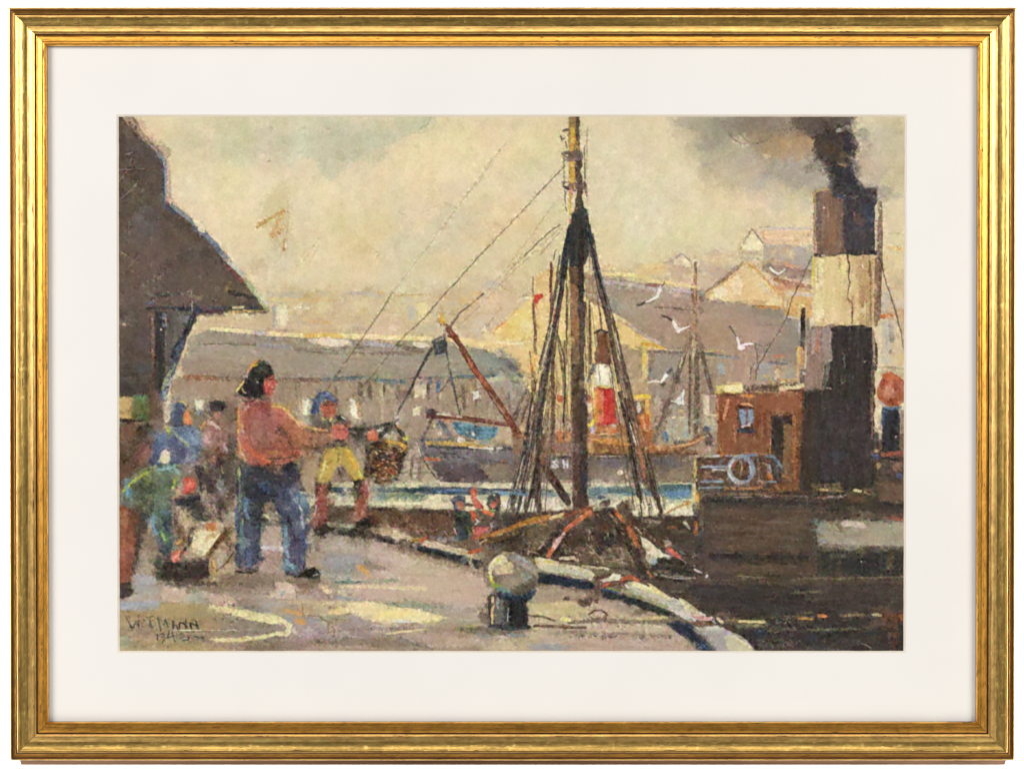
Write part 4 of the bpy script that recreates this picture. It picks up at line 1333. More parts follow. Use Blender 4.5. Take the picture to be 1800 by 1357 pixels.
S d6d8d4 4 1291,806 1284,818 1284,832 1292,844;a=.9
S b55c50 6>4 1291,812 1287,822;a=.85
S 6c7685 9 1312,806 1321,814 1323,826 1318,838 1306,847;tap=.2 a=.95
S 9aa2aa 4 1318,812 1320,830;a=.8
S d0b08a 3 1303,808 1306,826;a=.7
S 4a3a30 4 1300,842 1310,842;a=.7
E e3c8a8 1302,850 5,3;a=.8
L -
L painted_funnel
P 7d6455 1430,336 1480,332 1540,336 1540,446 1500,452 1450,454 1430,448;soft=1.4 kind=v var=7
P 8a6653 1445,340 1470,342 1470,440 1448,440;a=.85 soft=3 kind=v
P 9b6f48 1458,385 1470,385 1470,430 1458,430;a=.5 soft=4 kind=v
P 6f5648 1470,350 1484,350 1484,446 1472,448;a=.7 soft=2 kind=v
P 413d3f 1482,334 1540,334 1540,448 1490,450 1482,420;a=.97 soft=2.5 kind=v
P 3c4254 1515,358 1538,355 1537,400 1518,400;a=.7 soft=5
P 484449 1490,400 1535,400 1535,440 1490,440;a=.6 soft=5
B 6d5447 .6 1512,388 10,9;edge=.5
S 7a5d4c 3 1496,370 1502,375 1502,385;a=.7
P 403c3e 1460,330 1540,330 1540,345 1475,350 1465,340;a=.9 soft=3
S b08f6d 6 1467,336 1478,338;a=.7 dry=.2
S 4a5570 8 1468,344 1480,347;a=.6
S c9a83c 4 1432,337 1443,334 1456,333;a=.95
S bfa25a 5 1431,338 1432,360;a=.8
S b08c6a 5 1431,360 1431,445;a=.8 dry=.15
S 5a5a5e 4 1438,345 1438,400;a=.5 dry=.35
S d8a890 4 1433,420 1434,448;a=.7
E e8d8c4 1447,365 1.8,1.8
K 40 1.2 a39a94,d6cabc 1460,320 1530,330 1540,350 1470,345;a=.7
P 3a3638 1430,446 1450,449 1486,444 1490,448 1540,440 1545,452 1500,454 1430,454;soft=1.5 a=.8 dry=.1
E e3c3ac 1447,449 4,2;a=.9
P dbc28c 1428,453 1440,452 1486,448 1545,450 1542,575 1500,572 1430,576;soft=1.2 kind=v var=5
P e9d7a0 1432,456 1446,454 1446,505 1433,508;a=.85 soft=2
S d8cb4a 4 1429,456 1430,500;a=.8
S b09c6c 3 1437,465 1437,498;a=.7 dry=.3
P eee0b4 1440,458 1447,456 1447,505 1440,505;a=.8
P e8d8a4 1433,515 1444,510 1448,560 1432,566;a=.85 soft=2
P e2ca92 1450,455 1475,452 1478,570 1450,572;a=.7 soft=3 kind=v
S e8da8c 9 1482,460 1484,480;a=.7
S c9a673 4 1475,455 1478,495;a=.6 dry=.3
S b2b58a 3 1483,495 1482,525;a=.7
P d3ba86 1480,520 1500,520 1500,572 1480,572;a=.6 soft=3
P c5b084 1495,452 1508,452 1506,480 1496,482;a=.8 soft=2
P bb9c6f 1506,450 1535,450 1535,572 1510,572;a=.8 soft=3 kind=v
P a58360 1512,505 1534,500 1532,520 1515,540;a=.7 soft=4
S 604840 4>2 1489,448 1493,470 1493,495 1490,520;a=.9
S 6b5340 3 1491,525 1498,532 1498,568;a=.8
S 9d7c58 4 1488,525 1495,531 1500,522;a=.6
S 715546 4 1528,452 1530,500;a=.7
S 7c6048 3 1530,510 1531,572;a=.6
E f0dcc0 1516,468 2,4
S e3cba0 2.5 1521,522 1520,560;a=.7 dry=.3
E e3d2ac 1519,545 4,5;a=.6
S 9a7a58 7 1524,560 1525,575;a=.5
P 93796a 1424,574 1465,570 1466,610 1458,640 1450,690 1420,700 1412,700;soft=1.5 kind=v var=7
P 9a8b80 1445,578 1463,575 1461,640 1448,660;a=.7 soft=2 kind=v
P a89e90 1426,578 1434,576 1434,620 1426,625;a=.7 soft=2
S c25e40 6>4 1435,600 1434,620;a=.85
S c9806a 3 1436,578 1436,600;a=.6
P 3b3431 1462,576 1480,571 1532,574 1537,590 1537,860 1412,860 1412,700 1434,690 1446,684 1450,640 1462,635;soft=1.6 kind=v var=5
P 3a3533 1412,688 1440,684 1445,860 1405,860;soft=3 a=.95 kind=v
P 45372c 1416,700 1432,695 1434,860 1412,860;a=.6 soft=4 kind=v
P 403a3c 1440,700 1530,700 1530,850 1440,850;a=.6 soft=10
B 353d46 .6 1475,800 20,12;edge=.9
S 837970 9>5 1456,640 1452,665 1447,684;a=.7 dry=.2
S 9f968e 4 1453,682 1461,683;a=.8
S 7d746c 4 1483,622 1485,645;a=.6 dry=.2
S 5c4f3e 3 1486,660 1486,684;a=.6
S 5a5045 3 1466,655 1466,668;a=.5
E 8d857c 1482,672 3,2;a=.7
E b5aca2 1520,637 2,2;a=.7
K 50 1 6f6660,8d837a,565050 1420,600 1535,580 1535,850 1415,850;asp=.9 a=.6
L painted_pipe
S 7c6453 9 1546,357 1547,450 1544,560;a=.95 kind=v
S e3cfa6 4 1540,362 1539,440;a=.9
S d8bf92 4 1537,455 1536,570;a=.7
S 8c6c58 8 1541,455 1540,570;a=.9 kind=v
S b7987c 5 1535,580 1536,640;a=.8 dry=.2
S 3f3833 5 1540,600 1540,650;a=.85 dry=.2
S 7b6052 7 1535,640 1532,740;a=.8 kind=v
S a38a78 3 1534,690 1533,770;a=.6 dry=.2
L -
P cdb894 1551,480 1590,470 1590,660 1551,660;soft=3 a=.75 var=8
S e6b66c 6 1563,436 1588,438;a=.8 dry=.2
S c4b48f 3 1560,410 1588,412;a=.5
P c3b5a4 1549,520 1562,506 1570,540 1550,560;a=.9 soft=2
P c9bcae 1568,520 1590,540 1590,560 1572,545;a=.6 soft=3
P c9a377 1560,540 1590,545 1590,570 1552,560;a=.6 soft=3
S d97a35 9 1550,556 1566,556;a=.85 dry=.15
P c2bcae 1549,566 1563,566 1565,640 1550,640;a=.85 soft=2
S 8f9290 9 1566,570 1568,600;a=.7
S c9b6b0 3 1572,566 1580,567;a=.8
E 6a6a70 1564.5,617 3,3;a=.8
S 3c3a3a 2 1545,452 1550,470 1558,500 1566,520 1575,550 1582,580 1588,610;a=.75 dry=.1
S 7a5e44 2 1562,515 1572,545 1580,565;a=.5
P dcb97c 1578,622 1590,622 1590,640 1578,640;a=.7 soft=2
S 8a7d66 4 1552,645 1590,648;a=.5
B b3a286 .6 1570,655 26,8;edge=.6
L painted_ventilator
P 35343a 1552,715 1580,715 1581,794 1550,794;soft=1.6 kind=v
S 3f4f7a 8 1553,720 1552,745;a=.8
S 2c2c30 10 1572,725 1572,790;a=.8
P b35c3c 1544,676 1552,660 1568,655 1582,662 1588,676 1588,700 1578,714 1562,716 1550,708 1543,694;soft=1.8 var=13
B d06a38 .85 1566,663 15,8;edge=.6
B c99a78 .5 1562,690 14,10;edge=.8
B a8503a .6 1572,690 10,10;edge=.8
S b5b3b8 4 1546,704 1556,713;a=.8
S 5b78ad 5 1556,716 1568,719 1582,716;a=.9
E e6e4dc 1575,768.5 2,2
L -
S c9ab8c 6 1546,730 1545,760;a=.8 dry=.2
S d8c8ae 5 1549,745 1547,770;a=.8 dry=.2
S 45525c 7 1540,764 1540,780;a=.7
S b9a284 5 1536,792 1544,793;a=.7
S 3d2f28 10 1536,782 1544,784;a=.8
S 3f5a8c 9 1536,800 1544,803;a=.75
P a85a48 1550,797 1588,792 1588,800 1550,802;a=.9
P 7b6658 1582,720 1590,720 1590,800 1582,800;a=.7 kind=v
S 252527 6 1552,805 1578,809;a=.9
P 5a4c4a 1550,812 1590,812 1590,845 1545,845;a=.8 soft=3 var=12
E b08a60 1544,818 4,7;a=.8
P 8a6553 1572,815 1586,812 1586,830 1570,828;a=.8 soft=2
E 45618c 1582,836 5,4;a=.8
'''
ART6 = '''
L painted_rigging
S 8d7a60 1.6 890,250 845,315 815,350;a=.4 dry=.35
S 7a6853 2.2 690,515 660,562 640,590 610,632 590,662 570,692 552,715 533,732;a=.75 dry=.15
S 6b5b48 2.2 993,292 950,336 912,378 885,405 865,428;a=.85 dry=.12
S 75624c 1.8 862,430 840,452 805,493 777,522 745,560 720,582 700,602;a=.7 dry=.25
S 75624c 2.2 700,602 670,640 648,668 620,695 600,712;a=.6 dry=.25
S 6a564b 2.4 985,394 960,412 940,432 922,450;a=.8 dry=.25
S 7d6a5a 1.6 990,400 965,430 950,448;a=.5 dry=.4
S 877361 1.6 922,450 905,466 888,482;a=.5 dry=.45
S 6b5347 3 850,516 830,533 808,550 795,570;a=.7 dry=.2
S 7b6653 1.6 820,535 800,547 788,553;a=.6
S 8c7557 1.4 880,540 862,566 848,585;a=.6 dry=.3
S 8c7557 1.4 774,535 782,556 785,564;a=.5
P 4a4a4c 760,602 778,596 784,600 782,622 764,624;soft=1.4 a=.85
P 6a6468 763,616 778,616 779,624 764,624;a=.9
E 8a7a52 768,610 4,4;a=.7
S 3a4148 5 781,582 783,600 784,612;a=.9
S 3f4a52 5 760,600 768,596 778,592;a=.8
S 423b38 5>4 759,612 747,635 735,655 724,680 710,705 699,729;a=.95 dry=.06
S 4a4542 3.5 783,612 788,635 793,660 800,690 808,728;a=.9 dry=.1
S 5b6470 6 792,660 797,680;a=.7
S 584c44 2.2 792,662 785,675 772,690;a=.8
S 6a5a4c 1.8 800,702 815,692 826,686;a=.8
S 6a5a4c 1.6 800,702 785,712 778,718;a=.5
S 4e423b 6 783,570 792,576 788,580;a=.9
S 5d4a38 4 795,566 792,574;a=.8
S 594a3e 3 770,560 775,572;a=.5
L painted_derrick
S 7a4530 10>12 787,578 800,594 815,618 835,650 860,685 885,722 912,764;a=1 dry=.03 tap=.05
S 8c3f28 8 790,590 802,592;a=.9
S b45538 8 826,640 842,660 857,680;a=.92 dry=.08
S c77a50 4 822,630 830,640;a=.8
S 9a5a44 8 880,716 900,744;a=.8
S d9c8a8 2.5 797,600 806,612;a=.8
S b09a80 3 860,690 885,725;a=.7
P dca23c 768,548 776,553 784,566 783,572 775,568;soft=1 a=1
S ead9a8 2 769,550 774,557;a=.9
S b5612c 3 779,568 783,573;a=.8
S 8b5a35 7 905,765 924,768;a=.9
S d9b878 2 910,758 920,752;a=.7
S c28a4a 3 918,765 924,772;a=.8
L -
L painted_mast
S 6e4438 5>7 969,462 968,500 970,540 967,580 971,640 972,720 973,765;a=.95 kind=v dry=.06
S 5a3f33 2.2 973,456 975,445 977,440;a=.9
S 9b5c40 3 969,500 971,560;a=.6
S 775347 4>6 937,528 939,560 941,590 941,620;a=.95 dry=.06
S 7d6a5a 2.5 937,486 937,520;a=.7
P dd3a28 938,519 952,517 953,523 947,530 942,535 938,528;a=1
S e8803c 3 941,535 943,542;a=.8
S e6b548 5 938,620 938,645 937,652;a=.95
S d97a3a 5 934,640 935,654;a=.9
S 6f4a4c 3 932,618 933,640;a=.7
S 6e5038 9>12 938,655 938,700 941,760 944,820 944,895 946,910;a=.95 kind=v dry=.05
S 8d8054 8 936,672 938,678;a=.9
S e6d5a0 4 939,690 941,706;a=.9
S d8c89c 3 937,708 933,730;a=.8 dry=.2
S e8dcc0 3 936,664 938,666;a=.9
S bb6a55 4 928,664 935,664;a=.5
L -
L painted_mast
P a5834c 1000,205 1012,205 1013,265 1013,330 1000,330 999,260;soft=1.2 kind=v
P 57453a 1011,205 1018,205 1020,260 1024,330 1030,390 1012,390 1013,330;soft=1.2 kind=v
P 8d6d46 1000,205 1011,205 1011,225 1000,225;a=.6
S e0ac38 8 1006,227 1007,240 1007,250;a=.95
S d8a13e 7 1003,255 1005,270;a=.7
S dda94a 10 1005,286 1006,305 1005,318;a=.9 dry=.1
S c9a05a 5 1014,250 1016,262;a=.7
E 675858 995,270 8,4;a=.9
P 6d5c58 987,267 1022,266 1024,282 1010,284 994,284;a=.85 dry=.15
S 5f4f4d 3 986,240 988,248 992,244;a=.8
S 6c5752 5 990,230 999,228;a=.85
S 6a5a50 2.5 994,250 997,262;a=.7
P 665650 988,318 1005,322 1030,320 1031,332 1012,336 990,332;a=.85 dry=.2
S 3f3c40 6 992,329 999,332;a=.9
S 55514f 4 1027,320 1031,345;a=.8
S d0745a 6 1003,330 1004,342;a=.8
S d0a53c 5 1002,342 1002,376;a=.9
S b55a44 8 1013,368 1013,384;a=.85 dry=.1
S 6a5a52 2 992,335 995,372;a=.8
S 79695c 2.2 991,268 992,320;a=.7
S 6a5a52 3 1027,258 1028,315;a=.75
S 96826c 2.2 1032,225 1031,300;a=.5 dry=.3
S b8a58a 4 1031,320 1033,360;a=.5 dry=.4
P 3d3a3a 1004,378 1020,362 1034,370 1038,400 1044,425 1026,470 1000,470 995,420;soft=1.5 kind=v
S d26a6a 4 1002,384 1003,392;a=.7
P 6a5140 1000,470 1026,470 1028,560 1030,700 1032,895 1008,897 1004,700 1002,560;soft=1.2 kind=v var=7
P a06e46 1003,500 1017,500 1016,590 1004,590;a=.8 soft=3 kind=v
P 8a6648 1006,590 1018,590 1018,680 1006,680;a=.5 soft=3 kind=v
P 3a302e 1017,400 1027,400 1026,530 1016,530;soft=1.6 kind=v a=.95
P 52403c 1017,530 1029,530 1031,720 1021,720;soft=1.6 kind=v a=.95
P 41362f 1018,700 1032,700 1033,895 1018,895;soft=2 kind=v a=.95
P 4e3d31 1006,640 1020,640 1020,895 1007,895;soft=2 kind=v a=.8
P 2e3344 1022,830 1032,830 1033,862 1024,870;a=.7 soft=3
P b57a4c 1004,560 1018,560 1016,600 1005,600;a=.5 soft=3
S e2cb7c 5 998,480 1001,520 1000,610;a=.7 dry=.1
S 6d5c3a 3 996,480 996,600;a=.7
S a39a8c 4 1000,640 1002,690;a=.6
S 8c5f5c 3 1005,720 1006,850;a=.5 dry=.2
K 50 1 d8d0c4,a39a8c 1004,780 1024,778 1024,794 1004,794;a=.8
L painted_rigging
S 33343a 12>11 1003,400 996,440 990,480 985,515 980,545;a=.97 dry=.04 tap=0
S 30323c 9>7 984,520 977,560 969,600 963,640 957,680 950,740 946,760;a=.95 dry=.05
S e6d69a 4>2 997,398 993,415 988,440;a=.9 dry=.1
S 564c46 4 984,450 979,490 972,540 962,600 950,650;a=.8 dry=.15
S d9cda8 2.5 983,505 976,540 970,580;a=.7 dry=.2
S c2633f 3.5 976,540 971,565;a=.8
S 5b5048 5 969,560 960,600 950,640;a=.7 dry=.2
S dcd0ac 3.5 966,580 960,615 952,645;a=.85 dry=.1
S 5d5360 5 961,630 953,670;a=.8
S 4a3f3c 6 968,600 962,640 955,680;a=.9
E e0a890 970,630 2,3
S 8a7a60 2 990,460 984,500;a=.6
S 6a5a42 2.5 1000,495 998,560 996,612;a=.6
S 3a3438 7>8 953,660 948,700 938,750 930,800 922,850 914,890;a=.95 dry=.06
S 4c3f36 7>8 958,680 950,740 948,790 940,850 930,895;a=.9 dry=.06
S 39384a 6 934,770 928,810 924,832;a=.9
S c9c0a4 3 934,760 930,800 922,835;a=.6 dry=.25
S d39a7c 4 934,800 930,820;a=.85
S 2f2f38 7>6 928,775 920,815 910,855 900,890;a=.95 dry=.06
S d3b08c 2.5 941,775 938,810 930,850;a=.5 dry=.25
S 3f3733 6>7 944,800 938,850 934,900;a=.9 dry=.06
S 59493c 5>6 926,680 915,710 903,740;a=.6 dry=.25
S a08c70 2 922,690 910,720;a=.6 dry=.3
S 6b5846 3 930,685 922,720 915,745;a=.6 dry=.3
S 6d5b4a 2.6 928,676 912,715 900,735;a=.6 dry=.3
K 34 1.6 d8cfbc,b5a68c 908,818 926,818 922,840 905,840;a=.8
S 3a3130 5 912,850 906,880 903,900;a=.7
S 57483c 12>14 905,885 915,915 912,950;a=.5 dry=.15
S 4f4238 14 930,890 925,920 915,950;a=.6 dry=.15
S 423730 8 946,880 950,912;a=.9
S 6a5646 4 980,590 984,620 990,660 993,700;a=.85 dry=.1
S 75604c 5 973,600 985,620;a=.4
S 5b4a3f 4 992,600 993,690 990,770;a=.8 dry=.1
S 6d5a4a 2.4 977,640 980,670 988,682;a=.6
S 7d6a56 6 995,690 994,760;a=.5 dry=.2
S 86735a 4 980,710 983,740;a=.4
S 383b42 9>8 1033,398 1038,430 1044,460 1050,490;a=.95 dry=.06 tap=0
S 2f3342 10>7 1048,470 1054,505 1060,530 1066,548;a=.95 dry=.06
S 453a36 6 1040,430 1048,460;a=.7
S 5a4a42 5>6 1060,510 1068,545 1075,570;a=.9 dry=.08
S 4f4338 8>9 1065,548 1072,575 1078,610 1086,650;a=.95 dry=.06
S 4a3d34 6>7 1077,560 1086,600 1094,640 1102,680 1112,740;a=.92 dry=.06
S 2b2826 6>5 1076,600 1082,640 1088,672;a=.95
S c9b99c 2.2 1081,570 1086,610;a=.6 dry=.25
S 8a7560 3 1090,640 1096,680;a=.6
S dcd3bc 2 1084,632 1090,632;a=.7
S 3c342e 7>10 1092,690 1100,730 1108,780 1116,830 1124,870;a=.95 dry=.04
S 2c2826 4 1096,700 1106,745 1116,790;a=.9
S ebe3d0 2.5 1107,742 1113,762 1118,778;a=.9 dry=.1
S e6dcc8 2 1093,700 1098,715;a=.8
S 6f5440 5 1110,690 1116,730 1122,790;a=.7 dry=.1
S c2643c 7>6 1122,790 1128,810 1134,836;a=.92 dry=.08
S 4d4036 9>10 1120,790 1130,830 1140,860;a=.7 dry=.08
S 5c4a3c 7 1134,800 1140,830 1150,862;a=.85 dry=.06
S 463a31 8>9 1144,830 1152,865 1162,900;a=.95 dry=.05
S 8a7f74 4 1112,810 1118,835;a=.7
S 5b4b3e 3 1050,520 1056,560 1058,580;a=.7
S 7a6a54 2.4 1030,540 1036,600 1036,680;a=.6 dry=.15
S 6d5844 4 1036,535 1038,580 1039,640;a=.7 dry=.12
S 7a654c 3 1054,545 1056,575;a=.7
S 8d7c66 2 1036,470 1036,520;a=.5
S 9a866c 2 1044,480 1048,530;a=.5
S b19a7c 2.2 1032,400 1036,440 1038,470;a=.5
S b9ad90 1.6 1046,400 1048,430;a=.4 dry=.4
S 6a6a62 1.2 1076,520 1086,500 1084,525 1094,530;a=.6 dry=.2
S 6a6a62 1.2 1080,505 1088,530 1098,535;a=.5 dry=.2
L -
P e3dabd 1117,888 1152,880 1155,906 1118,908;a=.9
S 4a4036 2.5 1122,888 1126,908;a=.8
S 4a4036 3 1130,886 1135,908;a=.8
S 4a4036 2.5 1143,884 1147,908;a=.8
E f0e6c4 1109,892 3,3
P e3dac2 882,880 910,876 918,893 885,895;a=.85
P e0d7bb 915,878 970,876 992,895 985,902 915,900;a=.85
P ddd3b6 955,876 985,876 996,892 960,898;a=.9
S 40352e 9 906,874 900,892;a=.85
S 40352e 7 917,872 912,892;a=.85
S 3f342d 8 928,872 924,895;a=.85
S 9a8a72 3 978,862 978,890;a=.7
S 423730 9 944,872 950,905;a=.9
S d8d0c8 2 892,880 894,892;a=.6
S b5602f 4 1204,887 1190,892 1172,902;a=.8 dry=.15
S d98a3f 4 1200,885 1214,884;a=.9
S 4a3a44 2 1202,880 1214,881;a=.8
P e6dcc6 1168,904 1190,895 1218,892 1218,906 1180,908;a=.85
P 4a3d36 1110,908 1220,908 1222,930 1130,930;a=.9 soft=2 dry=.08
S a89480 6 1130,915 1160,917;a=.7 dry=.25
S d8cfc4 7>3 1203,918 1210,926 1212,928;a=.9 dry=.2
S 9a5038 5 1175,926 1188,927;a=.7
L painted_derrick
S 41302a 13>15 955,815 965,832 985,862 998,882;a=.97 dry=.04
S 6b3f2c 6 958,820 975,845;a=.7
E b5623a 953,807 4,6;a=.85
L -
P 4a3c33 850,905 1010,895 1075,892 1120,930 1190,1000 1060,1000 960,985 860,965;soft=3 a=.92 var=11
P 6d5743 930,930 985,905 1010,900 960,970 925,975;a=.7 soft=3
P 75604c 1010,960 1120,960 1150,1000 1010,990;soft=4 a=.8 var=10
S a8702f 8>9 836,945 870,938 905,925 940,912 965,908;a=.95 dry=.1
S c2663a 7 935,918 962,912;a=.9
S e0c078 6 965,911 980,907 992,902;a=.95
S d8bb80 5 870,940 882,937;a=.85
S 5a3f24 8 850,955 875,948 910,936;a=.85 dry=.1
S 2f2722 4 862,958 880,952 910,942;a=.9
S 8d4a2e 8 992,905 1015,900 1040,893;a=.9
S 3b2f2b 12>14 985,925 970,945 955,965 945,975;a=.95
S d0bda4 3 962,938 955,955 946,966;a=.8 dry=.2
S c4643a 9>8 1038,900 1015,915 995,930 992,935;a=.97 dry=.05
S d9a59a 9 992,938 980,952 972,965;a=.97
S d06a42 8 972,964 965,975 962,984;a=.9
S 43302a 8 1000,935 985,955 972,978;a=.9
S b9a597 7 930,955 925,965 928,972;a=.75 dry=.2
S 4a332b 10 925,960 922,975;a=.85
S c4b294 3 930,968 945,972 950,985;a=.6 dry=.25
S 43352f 8 935,975 965,985 972,992;a=.9
B 473731 .9 1060,915 16,14;edge=.5
B 33292b .9 1064,950 18,16;edge=.5
B 6d4028 .6 1062,930 10,10;edge=.7
S 9a826a 3 1036,930 1036,950;a=.7 dry=.3
S d9c4a0 2 1068,936 1069,944;a=.9
S 8a765c 5 1080,925 1082,950;a=.5 dry=.3
S bfae92 4 1070,900 1080,912 1086,920;a=.7 dry=.3
S 3a2f2a 4 1040,900 1065,894 1080,900;a=.7
S 3d302a 18>15 1088,925 1108,955 1122,985 1132,1005;a=.97 dry=.03
S 9c4c2c 11>8 1105,928 1115,945 1120,960;a=.9 dry=.08
S c8623a 8 1082,898 1090,907 1098,916;a=.9
S d8a05a 3 1080,896 1087,903;a=.7
S 6d402e 8 1100,910 1112,930;a=.8
S 4d3b32 9>10 1108,905 1122,930 1140,945;a=.9
S c9b092 4 1115,925 1128,938;a=.8 dry=.2
P d9cdb2 1126,940 1140,950 1170,975 1185,980 1178,985 1160,980 1140,975 1130,962;a=.95 soft=1.2
P 8b6c55 1130,948 1145,955 1155,968 1140,970 1132,962;a=.9
P c9bca2 1133,966 1152,968 1160,985 1142,992 1136,980;a=.9 soft=1.5
P 8fa0a8 1142,982 1160,982 1160,992 1146,992;a=.9
S 7d5a4a 3 1142,965 1143,978;a=.8
S 5c4034 6 1128,930 1150,948 1175,965 1200,985;a=.9
S 6b4a3a 5 1150,948 1172,962;a=.7
B b3a897 .8 1175,953 7,6;edge=.5
S d5563a 8>7 1175,964 1187,972 1194,979;a=.97
S b87a7c 5 1172,968 1185,978;a=.8
S c9a0a4 4 1196,982 1204,990;a=.8
S 36302c 12 1160,985 1185,985 1200,990;a=.9
S 9ab0a8 3 1195,970 1205,974;a=.5 dry=.3
S d8d0c8 4 1222,1001 1234,1007;a=.85
E d9d4ca 1242.5,1013 2.4,3
S 35302c 10 1150,998 1190,1003 1220,1010;a=.8
S c2633a 5>3 1139,1003 1145,1012;a=.9
S b0a498 4 1150,1008 1185,1016;a=.7 dry=.3
S c9c0b4 2.5 1185,1017 1222,1016;a=.8 dry=.2
S 8d6a4a 5 1150,1005 1175,1003;a=.6
S 6e5c46 12 1045,985 1070,990 1090,992;a=.6 dry=.2
S 55585c 7 1070,974 1080,976;a=.6
K 60 3 a58d70,6d5846,c2ad8c,4a3c33 1010,960 1110,955 1120,990 1010,990;ang=10 a=.7
K 60 2 c9b697,8d7a64,3a302b 880,915 1000,905 960,970 880,965;ang=30 a=.7
L painted_kerb
P d3c6a2 940,978 985,985 1040,1000 1046,1012 1038,1020 980,1008 940,1000;soft=1.3 a=1 var=6
P cfd2b2 950,992 1000,996 1040,1008 1040,1016 985,1006 945,1000;a=.8 soft=2
S dcc04a 4 958,986 975,990;a=.85
S 6f5a42 6 985,988 1020,992;a=.85
S d9c6a0 6 985,982 1010,980 1015,984;a=.85
S dccba8 5 1025,995 1050,998 1070,1000;a=.9
S 7a6a55 6 1020,995 1060,1005 1100,1008;a=.6
P 262c36 945,1008 960,1006 1000,1016 1040,1022 1046,1030 1030,1036 990,1030 945,1024;soft=1.8
B 2a3a66 .5 1000,1020 34,5 8;edge=.8
B 1f2b44 .6 975,1018 24,7 8;edge=.8
P a8957c 945,1026 1000,1034 1030,1042 1035,1052 990,1050 945,1040;a=.7 soft=3
P dcd4bc 1060,1012 1080,1008 1102,1012 1090,1020 1060,1024 1050,1020;a=.95
S 5a3c30 7 1050,1017 1072,1010;a=.95
S 2f2a26 3 1092,1012 1098,1012;a=.8
S c25a34 8 1094,1018 1110,1014 1120,1020;a=.97 dry=.06
S 6b3a2c 7 1064,1032 1085,1024 1100,1019;a=.95
S cc5238 6 1062,1030 1068,1026;a=.9
S 6d402e 6 1110,1014 1130,1022 1142,1028;a=.85
P cfc8ba 1098,1026 1115,1024 1150,1035 1185,1052 1215,1070 1235,1080 1230,1086 1195,1082 1150,1060 1105,1036;soft=1.3 a=1 var=6
P e3d5a4 1104,1022 1118,1022 1150,1036 1150,1046 1120,1036;a=.95 soft=1.5
P e0cf8c 1138,1026 1155,1034 1180,1050 1170,1052 1145,1038;a=.95
P a9a384 1090,1034 1110,1036 1150,1052 1175,1064 1172,1070 1130,1056 1092,1042;a=.9 soft=2
S 8aa05a 5 1066,1033 1085,1038;a=.9 dry=.15
S 2f4f8a 6 1060,1036 1072,1040 1085,1043;a=.85 dry=.15
P 2c3030 1056,1036 1085,1044 1130,1056 1175,1072 1188,1082 1160,1080 1110,1062 1060,1050;soft=2.2
B 5a4432 .5 1130,1075 20,6 20;edge=.8
P ecdfa4 1195,1052 1215,1066 1228,1074 1220,1078 1195,1068;a=.9 soft=1.5
S 9a9184 5 1174,1055 1190,1058;a=.7
P 9b9a98 1196,1066 1204,1068 1202,1078 1194,1074;a=.9
S d0b3a8 5 1206,1074 1222,1078;a=.85
S e3dcc8 4 1230,1076 1240,1082;a=.9
S d5cfd0 9 1200,1082 1220,1090;a=.85 dry=.1
S cf8f88 8 1225,1086 1250,1088;a=.92 dry=.08
S a05f50 4 1215,1094 1240,1096;a=.8
S d8d0bc 6 1250,1086 1258,1094;a=.85
S e6d49c 7 1262,1088 1270,1094;a=.9
S 4c4c5c 6 1255,1088 1262,1096;a=.8
S 7d5436 4 1245,1097 1255,1097;a=.7
P b6aea8 1218,1102 1270,1102 1300,1120 1325,1135 1340,1148 1262,1150 1240,1125;soft=1.4 a=1 var=6
P e3d9a4 1272,1122 1290,1118 1315,1132 1332,1146 1290,1148 1276,1136;a=.95 soft=1.5
P ddd2a0 1282,1108 1295,1115 1310,1126 1300,1124;a=.6 soft=1
P c9cbb6 1225,1102 1262,1100 1275,1108 1240,1108;a=.9 soft=1.5
P a39c9c 1250,1116 1275,1112 1282,1126 1262,1132;a=.7 soft=2
S bcb0c0 6 1262,1142 1280,1144;a=.8
P 847a64 1215,1104 1232,1112 1255,1132 1258,1140 1236,1126;a=.85 soft=2
P 29303c 1172,1094 1186,1090 1215,1098 1240,1118 1258,1140 1255,1150 1240,1146 1215,1130 1190,1112;soft=2.2 a=.97
P 2f5488 1232,1128 1250,1134 1256,1142 1236,1138;a=.85 soft=2
B 2b3f66 .6 1205,1104 14,6 30;edge=.8
P 9c8a72 1160,1112 1200,1116 1235,1136 1230,1146 1190,1130;a=.6 soft=4 dry=.2
P 3a302a 1305,1115 1330,1135 1345,1150 1325,1140;a=.8 soft=2
L -
S 7b6a58 8 1000,1094 1040,1090 1100,1092 1150,1094 1185,1092;a=.75 dry=.25
S 54402f 5 940,1100 985,1102 1030,1103;a=.85 dry=.2
S 8a5a44 6 985,1098 1000,1102;a=.8
S e6d795 8 988,1088 1000,1090;a=.9
S dcc98c 6 1015,1085 1022,1088;a=.8
S d8c27e 6 1125,1088 1150,1086 1172,1084;a=.85 dry=.15
S 6b4a36 3 1034,1080 1045,1072 1058,1072 1068,1080 1062,1088;a=.85
S 7a5a44 3 1036,1083 1045,1090 1056,1084;a=.8
S 8b8f94 6 1050,1092 1060,1096;a=.6
S 5c4638 10>8 1050,1020 1050,1040 1048,1058;a=.85 dry=.15
B 5f4a3c .85 1030,1058 12,7;edge=.5
B 54403a .7 996,1051 5,4;edge=.5
S 4d3b2e 4 930,1082 955,1084 975,1090;a=.8 dry=.25
K 40 3 6b5a48,b39f80,8a7a66,d8c690 985,1082 1180,1084 1180,1100 985,1106;ang=0 a=.7
L painted_bollard
P 423c37 857,1045 925,1045 928,1098 918,1104 866,1104 862,1095;soft=2 kind=v
P 6b6660 868,1046 888,1050 886,1100 864,1098;a=.85 soft=3 kind=v
S e0bd88 5 866,1050 865,1075 864,1094;a=.9 dry=.08
S d8c070 4 866,1080 866,1096;a=.7
S a3a8ac 5 876,1052 874,1070;a=.8
P 262527 890,1050 928,1046 928,1100 895,1102;a=.8 soft=3 kind=v
